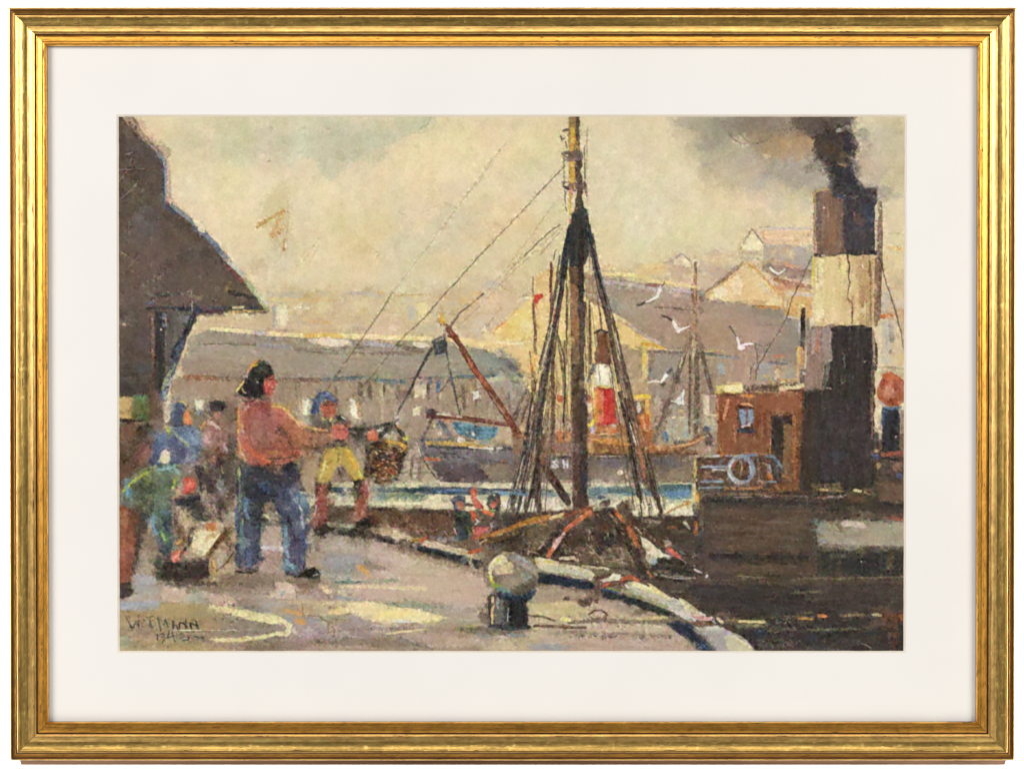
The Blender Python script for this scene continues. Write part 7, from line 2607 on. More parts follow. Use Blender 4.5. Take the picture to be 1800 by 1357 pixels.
ART9 = '''
L -
S d9bf9e 9 242,205 268,238 294,270;a=.5 soft=4 dry=0
S b79a84 6 230,206 262,246 280,270;a=.5 soft=3 dry=0
S cfa896 6 297,285 299,320 300,352;a=.55 soft=3 dry=0
S e3c7a4 7 306,352 322,366 344,386;a=.5 soft=4 dry=0
S e6cda6 7 366,402 400,440 440,486 470,522;a=.4 soft=4 dry=0
L painted_building
S 8c93a0 5 284,276 292,288 292,320 291,352;a=.7 soft=1.6 dry=0
S 46506a 3 286,290 288,330 288,356;a=.6 soft=1.4 dry=0
S 7a8488 7 302,362 320,374 342,392;a=.8 soft=1.6 dry=0
S 707a88 7 342,394 366,416 384,436 396,452;a=.75 soft=2 dry=0
P ece0b8 340,388 350,391 361,402 360,408 350,406 344,397;a=.95
S 7c4443 6 402,468 414,482 428,496;a=.6 soft=1.6 dry=0
S a9b48a 4 430,494 444,512 458,530 470,546;a=.65 soft=1.4 dry=.05
S b9c8bc 4 404,464 418,476 430,488;a=.6 soft=1.4 dry=.05
B 6a564a .5 250,460 50,60;edge=1
B 6b594c .5 350,490 50,34;edge=1
B 55494a .4 258,300 24,50;edge=1
B 6e5a48 .4 300,430 50,34;edge=1
B 5a5250 .5 240,600 26,40;edge=1
L -
P cfb894 350,552 450,550 640,556 760,575 850,590 850,598 640,586 450,580 372,575 345,570;soft=4 a=.45 kind=h
P d8be8c 620,520 900,520 880,560 800,580 640,576;soft=10 a=.3 wob=4
S ecdba2 7 372,578 415,581 452,585;a=.9 dry=.04
S edda9a 7 470,586 505,588 535,590;a=.9 dry=.04
S e6b960 8 537,590 570,589 600,591;a=.85 dry=.05
S eedda0 8 606,590 650,591 700,594 756,595;a=.92 dry=.04
S ecd290 8 786,597 820,599 848,607;a=.9 dry=.05
S b9b2b2 5 446,584 468,587;a=.8
P e3cdb6 542,595 576,594 612,598 619,604 596,609 560,606;a=.95
S e6d3c2 8 729,604 744,608;a=.9
S a9a6a4 7 640,603 668,606 696,609;a=.7
S 7a6c5e 7 700,607 722,614 745,617;a=.7
S a79888 8 350,612 450,616 540,622;a=.35 dry=.1
S 786858 3 345,606 420,603 490,610 560,620 640,622 740,618;a=.5 dry=.1
S 8f8f92 7 452,606 480,608 510,611;a=.7 dry=.05
P a8947e 340,625 620,625 800,630 860,640 860,656 620,655 330,656;soft=6 a=.4 kind=h
S 9c6a48 5 326,661 352,663 380,666;a=.6 dry=.1
S 8b6f58 7 420,668 500,668 560,669;a=.5 dry=.1
P b0937a 1065,505 1180,520 1300,545 1390,570 1380,600 1290,618 1170,605 1090,560;soft=10 a=.45
S c5b2b0 5 1062,496 1110,500 1150,507;a=.7
S d0bcbc 5 1182,508 1216,514;a=.85
S efd58a 5 1062,482 1110,484 1160,495 1226,505;a=.8
S 7a5c48 2.4 1150,540 1190,542 1218,545;a=.7
S cfa060 4 452,399 470,388 499,371;a=.45 dry=.3 soft=1.6
S cfa060 4 499,372 491,390 478,414;a=.45 dry=.3 soft=1.6
B d9c493 .4 500,345 18,20;edge=.8
S a3957a 1.3 560,420 548,440 530,462 520,470;a=.4 dry=.2
S a3957a 1.2 660,442 668,446 662,452;a=.4
B aea493 .75 1444,312 15,20;edge=.6
B b3a895 .7 1440,296 10,12;edge=.6
B c0b08e .7 1522,300 14,18 20;edge=.6
B bda586 .6 1512,288 8,8;edge=.6
L painted_smoke
B 463a33 .9 1468,258 31,29;edge=.2
E 64482f 1456,262 11,13;a=.45
E 34333b 1490,254 9,18 -8;a=.7
E 6e4f36 1482,272 9,6;a=.5
E a98462 1479,292 9,4.5;a=.9
S 35332f 16 1466,290 1474,306;a=.6 dry=.1
S 37353a 20 1476,300 1496,318 1512,334;a=.8 dry=.06
S a39d94 7 1472,231 1490,224;a=.85
L -
P c6ac97 640,1010 760,1004 850,1012 866,1040 850,1056 760,1056 620,1046 560,1044;soft=3 a=.5 kind=h
P c9b09a 650,960 720,970 790,988 845,1004 840,1016 760,1006 690,1000 640,985;soft=3 a=.6 kind=h
P 8e7760 710,960 800,985 855,1008 850,1014 790,998 720,978 690,966;soft=2.5 a=.55
P a09aa0 565,972 636,972 640,996 585,1000 560,990;soft=3 a=.5 kind=h
P 867660 420,1000 500,1008 560,1018 560,1026 480,1022 400,1026 380,1014;soft=4 a=.55 kind=h
P 7a6650 384,1014 420,1010 470,1018 460,1026 390,1026;soft=3 a=.5 kind=h
P cfb49e 484,1024 501,1021 518,1032 520,1050 508,1053 464,1047 484,1042;soft=1.2 a=.9
E 8f949e 496,1042 5,3.4;a=.8
P c9b096 282,1031 325,1034 327,1058 284,1056;soft=1.4 a=.8
P c7ab93 368,1044 400,1044 412,1056 404,1066 368,1062;soft=1.4 a=.85
P a3a5b0 208,1060 280,1056 280,1070 250,1074 208,1072;soft=1.8 a=.7 kind=h
P a7a6ac 238,1012 270,1010 275,1024 245,1028;soft=3 a=.6
P b08f64 208,1080 270,1070 340,1066 360,1072 300,1086 208,1100;soft=5 a=.5
P e4d79c 365,1062 400,1067 450,1075 492,1084 513,1097 511,1110 506,1118 500,1118 505,1104 499,1098 470,1096 430,1086 395,1076;soft=1.1 a=.85
P e2d39a 368,1123 420,1121 470,1115 505,1107 509,1116 480,1120 430,1126 380,1128;soft=1 a=.85
P e8d89e 610,1064 645,1057 700,1066 745,1073 790,1087 740,1095 660,1091 625,1083;soft=1.6 a=.8 kind=h
P f2dd86 664,1074 720,1075 736,1082 698,1088 655,1086;soft=3 a=.7
S d6d6c8 4 690,1092 722,1092;a=.8
P ead29a 560,1029 575,1031 582,1042 574,1043;a=.9
S e8d59c 6 598,1031 660,1031 745,1034;a=.75 dry=.08
S d8983a 8>5 634,996 645,1004 648,1014;a=.95 dry=.08
S e0a04a 8 521,1091 534,1095;a=.85 dry=.1
S d99a4a 6 503,1072 530,1080;a=.6 dry=.2
S 637a68 4 588,1023 620,1024 640,1022;a=.85 dry=.1
S 84906a 6 646,1020 668,1021 700,1019;a=.7 dry=.12
S 8b957c 6 682,1062 720,1065 760,1067;a=.7 dry=.15
S 7d7266 5 700,1120 730,1133 765,1140;a=.6 dry=.1
P bba391 735,1119 830,1118 858,1135 762,1137;soft=2.5 a=.6
S dcc994 3.4 680,1114 710,1110 748,1106;a=.85 dry=.1
K 60 1.6 4c4238,6a5c4e 1000,1114 1180,1117 1180,1123 1000,1120;ang=0 a=.8
S 7c6c5a 4 980,1110 1060,1114 1180,1116;a=.4 dry=.25
K 50 1.5 5b4f42,7d6c58,c9b8a0 370,1050 420,1052 415,1100 375,1090;asp=.8 a=.6
L painted_person
P c24e3e 466,667 472,660 480,660 482,668 486,673 484,679 482,681 481,690 478,695 470,692 464,684 463,676;soft=1 a=.9
S 8e3d36 3 466,664 474,661 481,662;a=.7
S 4d3034 2.4 474,667 480,667;a=.9
S dd7460 4 472,675 477,681;a=.8
S e08c74 2.4 483,671 486,676;a=.9
S 6b2f30 2 478,684 483,684;a=.8
S 7a3638 3 464,678 466,690;a=.6
P 252525 437,654 442,641 454,633 466,635 476,645 481,657 472,660 464,666 462,684 456,698 440,697 424,695 415,688 420,680 431,668 436,660;soft=1.2 a=.75
E 5d5850 466,650 4,6 20;a=.6
S e39a36 5>3 451,635 443,642 438,651;a=.97
S e8854e 3 440,645 436,653;a=.85
S e8dfc8 2.6 435,655 434,662;a=.95
S e6d23c 2.6 447,643 453,641;a=.97
S e9d87c 4>3 429,671 422,680 416,687;a=.97
S e3b45a 2.4 426,683 429,690;a=.9
S e2b090 2.4 428,689 433,691;a=.9
E dedad2 452,671 1.6,1.4;a=.9
S 3c4030 5 458,698 468,702;a=.7
S e09a4c 3 420,716 419,745 418,770;a=.85 dry=.06
S e4a862 3 420,775 424,795 432,808;a=.75 dry=.1
S b5bcb8 3.4 426,748 428,762;a=.85
S e0663f 5 430,782 444,796 460,806 474,813;a=.85 dry=.06
S d8b456 4 482,713 496,716 508,726;a=.9 dry=.08
S e0b070 3 508,728 522,742 530,752;a=.8 dry=.08
S c9a898 4 430,720 436,714;a=.7
S 3a2c2a 3.4 487,750 497,757 505,764;a=.9
S 8f4a3e 4 450,712 470,716;a=.6
P 9a6a60 446,738 470,732 480,752 478,775 462,782 446,770;soft=6 a=.45
S 463630 3 470,806 500,806 525,800;a=.6 dry=.15
S b8923c 4 474,795 492,796;a=.7 dry=.1
S 5a7c9a 6>4 432,878 431,898 436,912;a=.8 dry=.06
S 5c857e 5 425,920 424,945 422,972;a=.75 dry=.08
S 4a6890 5 416,892 415,930;a=.7 dry=.1
S 35527c 9 460,850 470,864;a=.6 dry=.1
S 7098a8 6 502,925 502,950 501,965;a=.85 dry=.05
S 88a0c4 6 503,966 507,978;a=.85
S 74a6bc 6 503,985 508,994 517,998;a=.85 dry=.05
S 3c5098 6>5 530,938 536,960;a=.75 dry=.06
S b2bacc 4 529,908 533,922 534,928;a=.85
S dadec8 3 525,888 530,898;a=.85
S 5f7f9a 6 522,868 534,874 542,890;a=.6 dry=.08
S 5a6ea0 6 437,968 436,988;a=.55 dry=.15
S b9bf74 3 420,822 421,836;a=.8 dry=.08
S 26272b 5 500,906 510,918;a=.5
S 222226 4 414,1004 440,1007 452,1003;a=.7
P 252321 502,1006 522,1012 538,1002 552,999 564,1008 562,1014 545,1017 518,1014;soft=1 a=.8
S d8d8c8 2.4 550,1012 558,1009;a=.9
P 44527e 547,724 551,705 560,692 574,687 584,692 590,702 591,709 580,703 570,702 563,711 561,726 553,728;soft=1.1 a=.85
S 6478b0 4 566,695 578,695 588,704;a=.9
S 8296c0 3 573,690 581,694;a=.8
S 303a58 3 555,705 550,724;a=.8
P ba5c44 564,712 570,704 583,703 589,708 590,722 586,731 578,735 570,731 565,722;soft=1 a=.95
P 7d5240 567,707 575,703 588,706 588,710 570,711;a=.8
S 4f302c 2 569,712 576,713;a=.95
S 4f302c 2 581,712 587,712;a=.9
S da7054 4 567,718 571,722;a=.9
S 93473c 2 578,715 578,721;a=.7
S 7b3c38 1.8 574,726 582,726;a=.8
P e4cf68 564,731 573,737 570,739 564,735;a=.95
P e4cf68 584,731 578,738 581,741 584,738;a=.95
S 38323e 3.4 577,741 582,746;a=.9
S dbd4c8 2.4 600,732 607,737;a=.85
S 3c3a40 6 592,732 602,740 610,747;a=.8
S cc6c32 4 610,746 614,751;a=.95
P cf6650 586,748 600,744 611,752 609,766 600,772 590,769 585,760;soft=1.2 a=.85
S 8b4034 2 590,755 606,755;a=.8
S e08c74 3 592,749 602,748;a=.8
P d66a44 646,762 653,755 660,757 665,765 661,774 650,775 645,769;soft=1.1 a=.95
S eba088 3 648,760 655,758;a=.85
S 33343c 4 590,775 605,773;a=.7
P bfa14a 574,790 610,786 622,798 632,820 638,842 624,845 613,828 606,814 594,816 584,834 572,848 559,846 562,830 568,806;soft=1.4 a=.6
S e8ac2e 5 610,792 620,810 626,824;a=.9 dry=.05
S e8da50 4 630,828 636,840;a=.9
S e6da8c 5 572,808 567,828 563,842;a=.85 dry=.06
S 7d6a38 3 596,794 593,812;a=.6
S 5b5040 4 600,818 610,836;a=.5
S d0a898 3 643,846 649,858 650,870;a=.7 dry=.1
S b05a44 5 632,874 630,890;a=.7
E dfa08c 637,902 2,2;a=.9
S e0c8b0 2.2 556,888 553,904;a=.85
S a85244 5 566,862 564,885;a=.6
P 4a5672 303,716 312,706 323,709 327,720 322,738 310,747 301,740;soft=1.4 a=.85
S 7a84a0 3 305,714 304,732;a=.7
P e57a44 322,728 328,717 333,726 336,740 330,746 321,742;soft=1.2 a=.95
S d9b060 2.2 308,705 322,706 331,718;a=.85
S 93a27c 6>5 304,758 318,772 332,784;a=.85 dry=.06
S aebe4c 6 294,752 297,761;a=.9
S 6a8cac 6 330,756 344,770;a=.6 dry=.1
S 44527e 8 272,800 282,820;a=.5 dry=.1
P 3c3234 367,708 380,704 394,708 396,716 388,723 372,723;soft=1.2 a=.9
P a5695a 374,723 390,723 388,733 376,733;a=.85
S e0bcae 5 366,740 378,748 386,753;a=.8 dry=.06
S dca452 4 353,752 360,743;a=.9
S d0a8a4 5 362,764 366,776;a=.7 dry=.1
S b89cb0 3 393,782 400,792;a=.7
S 7c4434 5 382,792 396,800;a=.6
P d84e3c 320,842 328,838 338,840 343,850 341,864 334,869 322,868 318,856;soft=1.2 a=.9
S e8705a 5 332,846 336,858;a=.7
S b0a4ac 3 319,844 318,862;a=.85
S e2b68c 5 313,856 312,869;a=.9
S 2c2b2e 7 310,880 330,878 350,876;a=.8 dry=.05
P dccea8 285,792 292,788 298,797 300,809 295,815 286,814 282,806;soft=1.2 a=.9
S aab854 5 230,850 246,837 258,830;a=.85 dry=.08
S c4cc52 4 216,864 228,851;a=.75 dry=.1
S b4c04a 4 307,842 303,858;a=.9
S 82bcc0 5 276,826 292,824 306,820;a=.85 dry=.06
S 8aaca4 6 307,823 313,832;a=.7
S 58a0bc 5 222,854 225,872;a=.75
S 4e9ac8 4 270,904 268,922 273,938;a=.9 dry=.04
S 92b464 4 283,936 290,948;a=.8
S 2a3558 6 290,922 297,932;a=.7
S 49607c 5 286,902 299,901;a=.6
P e06e5a 298,980 307,970 318,966 326,970 318,978 312,986 303,988;soft=1.1 a=.95
S f0907c 2.4 304,982 313,976;a=.8
S b06a4c 6 220,900 222,930;a=.6 dry=.1
S a86048 7 216,950 216,985;a=.55 dry=.12
S 33302e 7 244,930 240,970 234,1000;a=.55 dry=.12
L painted_crate
P cf7640 361,921 378,921 377,932 368,935 362,930;a=.95
S d8a056 5 311,955 319,950;a=.85
S e8dcac 4 342,938 352,934 372,936;a=.8
S ecd8a0 2.6 386,937 372,956 356,975;a=.95
S 3a302a 5 337,945 330,960 320,970 316,978;a=.9
S 664824 4 402,932 386,952 366,974;a=.8 dry=.06
S b89858 2.4 410,940 400,962 384,984;a=.8
S 5a4830 3 411,968 398,988 380,1004;a=.85
S e0b050 4 373,984 376,998;a=.9
P b2ac90 380,968 392,967 397,980 384,994;a=.8
L painted_basket
K 40 2 e8d4b4,e0a040,d07048,f0e4cc 654,788 712,784 700,834 690,842 656,842;a=.95
S dda240 6 680,776 698,779 713,784;a=.9 dry=.06
S 2c2622 4 648,786 648,812 654,838;a=.6
S 2c2622 5 712,792 704,826 696,842;a=.7
L -
S dedbe2 3 981,811 975,809 972,813 978,816 981,820 975,823 969,820;a=.8 dry=0
S e3e0e6 2.6 990,809 991,822;a=.8 dry=0
S e3e0e6 2.6 997,808 997,822;a=.8 dry=0
S e3e0e6 2 990,815 997,815;a=.95 dry=0
S 3c3634 1.6 773,799 778,794 782,799 788,795 796,799 802,799;a=.8 dry=0
S c06840 5 747,806 772,808;a=.8
S ece2d0 3 826,785 848,787 867,789;a=.9
S c9a04c 5 748,777 800,780 850,785;a=.75 dry=.06
S 6b3a2c 7 754,731 800,734 850,740 905,749;a=.7 dry=.06
S ddd0b0 2.4 768,727 790,730 812,733;a=.9
P 4f88a0 795,743 812,742 840,749 875,753 871,767 858,771 836,771 815,765 801,756;soft=1.2 a=.6 var=14
K 16 3 2f4a58,6aa4b8,78b0c0,3f5a78,88a888 800,745 872,755 866,770 806,762;a=.85
S 2c2e33 1.6 835,748 835,771;a=.9
E ece8e0 831,763 3,3.4;a=.9
L painted_funnel
P d02c20 1061,686 1079,684 1084,744 1063,746;soft=1.1 a=.75
P e0763e 1048,690 1059,688 1060,742 1049,744;soft=1.5 a=.7
P f0e8cc 1048,646 1062,642 1070,652 1070,672 1063,678 1050,675;a=.9
P 7c4e34 1050,590 1067,588 1072,605 1075,636 1049,637;soft=1.1 a=.7
S 35312e 3.4 1045,585 1056,580 1068,585;a=.95
S f0d640 5 1044,738 1040,746 1034,748;a=.95
L painted_boat
S f0d244 6 1119,697 1130,696 1143,697;a=.97
S ecbc50 5 1137,704 1137,726;a=.95
S cf6a30 6 1126,730 1127,752;a=.85
S c4602c 6 1138,730 1138,752;a=.85
E d4d0bc 1123,716 4,8;a=.9
S d9843c 5 1040,775 1070,778 1110,782;a=.6 dry=.1
S dfa05c 3 1032,764 1080,763;a=.7
L -
S 3f6f90 5 1172,762 1173,773;a=.7
S c9bfae 6 1245,698 1244,724;a=.85
L painted_water
S 3c4c58 4 760,857 820,858 920,862;a=.7
S e6dcb4 4 660,885 740,884 800,888;a=.8
S 4878b0 4 768,863 815,862;a=.85
S 5292b8 4 880,867 925,869;a=.85
S 4a7ab8 5 1172,868 1212,868;a=.7 dry=.1
L painted_person
P 465260 793,880 799,873 808,871 815,876 819,886 813,894 798,894;soft=1 a=.8
P b86c4c 802,883 811,879 817,887 813,895 804,895;soft=1 a=.95
P c65e44 827,862 832,856 837,859 839,868 836,873 846,886 849,892 841,895 834,889 830,876;soft=1.1 a=.95
S e27c48 4 831,863 834,870;a=.9
S b83c48 4 842,884 848,892;a=.9
S ecc4b8 2 842,878 846,884;a=.85
S e4622f 5 829,900 834,906 832,912;a=.95
S e4682e 5 852,899 866,904;a=.95
P d05c54 837,927 850,928 861,924 850,936 838,944;soft=1.2 a=.9
P d0684c 860,886 866,880 872,886 870,892 862,892;a=.95
S d0d4d0 2.6 837,912 842,917 835,922;a=.85
L -
S b87830 7>8 838,945 870,938 905,926 940,913 965,908;a=.8 dry=.06
S e4cc84 5 966,911 990,903;a=.95
S cc6a3e 8>6 1037,900 1015,915 994,931;a=.9 dry=.04
S e0b0a4 8 991,939 980,953 973,964;a=.95
S d87448 7 971,965 964,976;a=.9
S 3a2c26 5 1001,934 986,955 974,976;a=.85
S a8542f 9>7 1105,928 1116,946 1120,960;a=.85 dry=.06
S d2683e 7 1083,899 1098,917;a=.9
P e0d4ba 1127,941 1140,951 1168,974 1183,979 1176,980 1158,978 1140,973 1131,961;a=.85
S dc5c3e 7>6 1175,964 1194,979;a=.95
S c65e38 6 1094,1018 1110,1014 1121,1020;a=.95
S ce5a3c 5 1062,1030 1070,1025;a=.9
S c65c36 5 824,972 846,966;a=.95
S c8603a 5 739,951 750,945;a=.95
S d0a044 3.4 722,950 734,946;a=.9
S e2d8a8 5 958,990 1000,995 1030,1003;a=.5 dry=.15
S e8dca8 6 1196,1053 1215,1066 1227,1074;a=.75 dry=.06
S d49890 6 1226,1087 1250,1088;a=.85
S 6a4a36 2.6 1034,1081 1045,1073 1058,1073 1067,1080 1060,1087 1046,1088;a=.85 dry=0
S 7d6a54 5 1000,1094 1060,1091 1120,1093 1180,1093;a=.55 dry=.2
S e6d48c 6 988,1088 1000,1090;a=.9
S 5e4436 8>6 1050,1022 1050,1042 1047,1057;a=.7 dry=.1
B 5a4438 .7 1030,1058 12,6;edge=.5
P 96562f 1262,700 1292,698 1292,796 1264,796;soft=4 a=.4 kind=v
P 9c5c3a 1330,695 1405,692 1402,722 1332,726;soft=5 a=.4
S dc9068 5 1279,704 1276,722 1272,736;a=.85
P 7890ac 1302,721 1311,720 1311,747 1304,747;a=.95
P 7a90a6 1315,721 1323,720 1323,743 1316,744;a=.95
S dfa06a 3 1303,711 1315,710 1323,714;a=.9
S e6cdb8 3 1304,749 1317,747;a=.85
S 3c4248 6 1299,757 1325,759;a=.9
P f0e0a0 1274,677 1306,677 1304,687 1270,688;a=.85
P ead9a4 1370,677 1410,675 1411,682 1370,685;a=.85
K 24 1.8 3a332c,5a4a38 1370,673 1408,672 1408,678 1370,679;a=.9
S d4872f 5 1306,695 1324,696;a=.85
P 8a6442 1377,748 1392,750 1392,845 1376,845;a=.6 soft=2 kind=v
S 4c3a2e 10 1416,712 1418,780 1416,840;a=.45 dry=.12
K 26 10 6a5140,5a4434,735844,4f4038 1250,890 1420,895 1420,985 1250,985;ang=3 a=.4 asp=.3
S 7a5c4c 12 1284,962 1298,962;a=.7
P a69b88 1442,920 1480,914 1540,918 1590,920 1590,960 1540,960 1470,956 1444,954;soft=2.5 a=.45 kind=h
S cbbcb2 11 1484,920 1500,920 1518,924;a=.8
P 7d7260 1459,916 1472,914 1485,934 1476,936;a=.7
S d4c8a8 1.4 1468,924 1478,934;a=.8
S d8b880 5 1443,860 1455,861;a=.85
S e4cfa8 5 1502,861 1513,863;a=.9
P 94784c 1426,852 1476,848 1480,860 1430,862;soft=3 a=.6 dry=.1
S b5543c 4 1560,911 1590,913;a=.8
S a85a48 6 1550,799 1588,794;a=.8

P ebe4cc 531,703 543,703 543,720 539,729 533,729;soft=.8 a=.95
S cf9068 1.8 530,704 532,722;a=.7 dry=0
P efe8d0 616,704 626,704 627,728 629,737 618,731;soft=.8 a=.97
S cc8452 3.4 629,707 630,728;a=.85 dry=0
P e4dabc 342,703 358,703 357,723 346,723;soft=.8 a=.95
P 8594ad 346,722 356,721 355,729 347,730;soft=1 a=.85
P d9ccb0 289,705 300,705 299,734 291,746 287,735;soft=1 a=.85
P dedac8 830,688 842,687 842,701 832,702;soft=.8 a=.95
P dfcf9f 728,677 749,675 749,694 729,697;soft=1.5 a=.6
P e4d4a8 726,717 737,715 737,729 728,731;soft=1 a=.8
P e0d2a2 740,684 748,684 747,697 741,697;soft=1 a=.6
P e8dcb2 489,541 504,535 504,573 494,574;soft=1 a=.75
P ecd48c 735,535 751,534 750,551 736,554;soft=1.5 a=.6
P b8aea4 717,538 729,538 729,562 720,563;soft=1.5 a=.6
S a9a0a0 4 481,540 481,574;a=.6 dry=.1
P d3c4a0 1236,696 1246,698 1245,727 1238,728;soft=1 a=.8
P b5a48e 1151,702 1160,700 1160,728 1152,729;soft=1 a=.6
K 34 11 77604a,332e2b,5f4a3a,84684e,2e2b2b,6d5240 1240,880 1420,885 1420,1000 1245,1000;ang=2 a=.35 asp=.22
K 30 11 6a5a48,2b2928,4a3a32,726048 1300,1020 1588,1018 1588,1138 1360,1138;ang=0 a=.4 asp=.12
K 24 8 574b46,2c2a2a,4c4542 1440,690 1530,690 1530,850 1440,850;ang=88 a=.4 asp=.3
S 8a6a50 3 1250,872 1340,868 1400,872;a=.5 dry=.2
S a08a68 2.4 1300,910 1330,913;a=.6 dry=.15
S 63503e 5 1245,925 1420,930;a=.35 dry=.3
S 5f4c3c 14 1396,900 1399,985;a=.4 dry=.2
S 2f2c2a 8 1250,978 1420,980;a=.5 dry=.15
S 6b5644 8 1250,1000 1400,1002;a=.4 dry=.25
S 7b6c52 3 1400,1018 1590,1014;a=.7 dry=.15
S 6b5d48 3 1225,1018 1300,1020;a=.6 dry=.2
M 1600 5 40 12 405,630,720,1020;a=.5 pull=3 asp=.45 spread=60
M 1300 5 30 12 208,690,410,1050;a=.5 pull=3 asp=.45 spread=60
M 1200 5 80 10 720,690,1240,960;a=.45 pull=2.5 asp=.4 spread=30
M 700 6 5 9 850,900,1240,1140;a=.45 pull=3 asp=.35 spread=25
M 500 7 0 6 520,960,860,1140;a=.3 pull=4 asp=.3 spread=15
M 600 5 85 8 1260,670,1590,860;a=.4 pull=3 asp=.4 spread=25
M 500 6 -30 7 1330,207,1560,350;a=.4 pull=4 asp=.5 spread=50

S ece8dc 6>5 1160,507 1156,520 1151,524;a=.97
S ece8dc 5>3 1150,524 1142,528 1135,531;a=.97
S 5b5752 5>3 1134,531 1126,536 1119,536;a=.95
S 57504a 3>1.5 1161,506 1166,500 1169,495;a=.9
E e6e2d2 1162,504 2.5,2
S ece8dc 5 1183,564 1188,575 1193,583;a=.97
S ece8dc 5>2 1193,582 1202,577 1212,573;a=.97
S 5d4f44 4>2 1181,563 1173,558 1164,555;a=.95
E ece8dc 1192,580 4,4
S ece8dc 5>4 1296,594 1299,603 1300,608;a=.97
S f0ecdc 6>2 1300,609 1312,605 1326,604;a=.97
S 5f5a55 4>2 1282,574 1289,583 1294,592;a=.9
S 5f5a55 3>1.5 1326,604 1334,606 1340,608;a=.9
E ece8dc 1303,610 7,4 -15
S e8e2d4 4 1353,470 1360,477 1367,481;a=.97
S e8e2d4 3.5>2 1367,481 1374,478 1380,474;a=.95
S ece8dc 6>3 1173,657 1167,664 1162,672;a=.97
S d8d0b8 4 1160,671 1150,669 1140,672;a=.9
S 5d5b58 6>5 1174,655 1178,651 1181,649;a=.95
E 4f4d4b 1166,675 4,2.5
S ece8dc 3>5 1202,685 1200,696 1197,704;a=.97
P ece8dc 1186,705 1196,698 1203,704 1203,711 1192,710;a=.95
S e0d8c4 2 1180,705 1188,707;a=.9
S 7a4530 10>12 787,578 800,594 815,618 835,650 860,685 885,722 912,764;a=1 dry=.03 tap=.05
S 8c3f28 8 790,590 802,592;a=.9
S b45538 8 826,640 842,660 857,680;a=.92 dry=.08
S c77a50 4 822,630 830,640;a=.8
S 9a5a44 8 880,716 900,744;a=.8
S d9c8a8 2.5 797,600 806,612;a=.8
S b09a80 3 860,690 885,725;a=.7
P dca23c 768,548 776,553 784,566 783,572 775,568;soft=1 a=1
S ead9a8 2 769,550 774,557;a=.9
S b5612c 3 779,568 783,573;a=.8
S 8b5a35 7 905,765 924,768;a=.9
S d9b878 2 910,758 920,752;a=.7
S c28a4a 3 918,765 924,772;a=.8
S 3f3d3e 4 759,612 747,635 735,655;a=.9 dry=.03
P 4a4a4c 761,603 777,598 783,602 781,621 765,623;soft=1.2 a=.8
S 6a7478 3 768,606 772,618;a=.7
S 75624c 1.8 862,430 840,452 805,493 777,522 745,560 720,582 700,602 670,640;a=.75 dry=.15
S 7a6853 2 690,515 660,562 640,590 610,632 590,662;a=.75 dry=.1
S 6b5347 2.6 850,516 830,533 808,550 795,570;a=.75 dry=.1
P 5f4c3d 1240,888 1420,892 1420,968 1250,968;soft=10 a=.55 kind=h var=9
P 66503f 1270,900 1395,905 1395,950 1280,948;soft=12 a=.4 kind=h var=9
P 5c4b3e 1240,994 1400,996 1420,1008 1240,1008;soft=5 a=.5 kind=h var=8
P 564839 1200,1015 1590,1013 1590,1026 1210,1026;soft=4 a=.45 kind=h var=8
P 4a4039 1430,886 1590,890 1590,912 1432,908;soft=5 a=.4 kind=h var=10
P 735a48 1545,848 1590,850 1590,884 1548,882;soft=4 a=.5 var=9
P 54463c 1430,1026 1590,1026 1590,1070 1430,1070;soft=12 a=.35 kind=h
S 35302c 6 1245,880 1330,884 1425,884;a=.6 dry=.12
S 35302c 7 1250,976 1340,978 1420,980;a=.6 dry=.12
S 8a6c52 2.4 1262,868 1330,868 1400,860;a=.6 dry=.2
S 74604c 2.4 1270,922 1330,925;a=.4 dry=.2
P 9a9694 1238,1112 1270,1112 1300,1130 1318,1146 1268,1146;soft=3 a=.5
P e0d6a2 1274,1120 1292,1118 1318,1134 1330,1146 1290,1146 1278,1134;soft=1.4 a=.8
S 8a826c 4 1218,1106 1240,1120 1258,1140;a=.7 dry=.1
S 2a2d33 9 1176,1096 1205,1104 1236,1124 1254,1144;a=.6 dry=.1
S 2b3036 7 950,1014 990,1024 1040,1032;a=.5 dry=.15
S c3c0a4 5 960,999 1000,1003 1036,1012;a=.5 dry=.15
K 18 2 c8b890,8c8466,dcd4b0 950,990 1040,1004 1040,1014 950,1004;ang=10 a=.7
K 22 2.4 b9ae96,e0d4a8,8f8870 1110,1024 1220,1072 1200,1078 1110,1040;ang=28 a=.7

S 4a3e38 1.6 944,668 917,786 888,905;a=.75 dry=.06
S 6b5646 1.6 962,612 929,759 894,905;a=.75 dry=.06
S 6b5646 1.9 994,480 948,692 899,905;a=.75 dry=.06
S 7a6450 1.6 960,642 934,773 905,905;a=.75 dry=.06
S 6b5646 2.2 960,655 936,780 911,905;a=.75 dry=.06
S 574638 1.6 1000,430 960,668 917,905;a=.75 dry=.06
S 6b5646 1.9 972,612 949,759 924,905;a=.75 dry=.06
S 4a3e38 1.9 994,480 964,692 931,905;a=.75 dry=.06
S 574638 1.9 990,500 965,702 938,905;a=.75 dry=.06
S 6b5646 1.9 986,520 966,712 944,905;a=.75 dry=.06
S 7a6450 1.6 975,668 964,786 950,905;a=.75 dry=.06
S 574638 2.2 978,680 968,792 957,905;a=.75 dry=.06
S 7a6450 1.6 1071,658 1088,776 1108,895;a=.75 dry=.06
S 4a3e38 2.2 1063,584 1088,739 1116,895;a=.75 dry=.06
S 8a745c 1.6 1069,601 1094,748 1121,895;a=.75 dry=.06
S 6b5646 1.6 1078,622 1102,758 1128,895;a=.75 dry=.06
S 7a6450 2.2 1066,540 1099,718 1134,895;a=.75 dry=.06
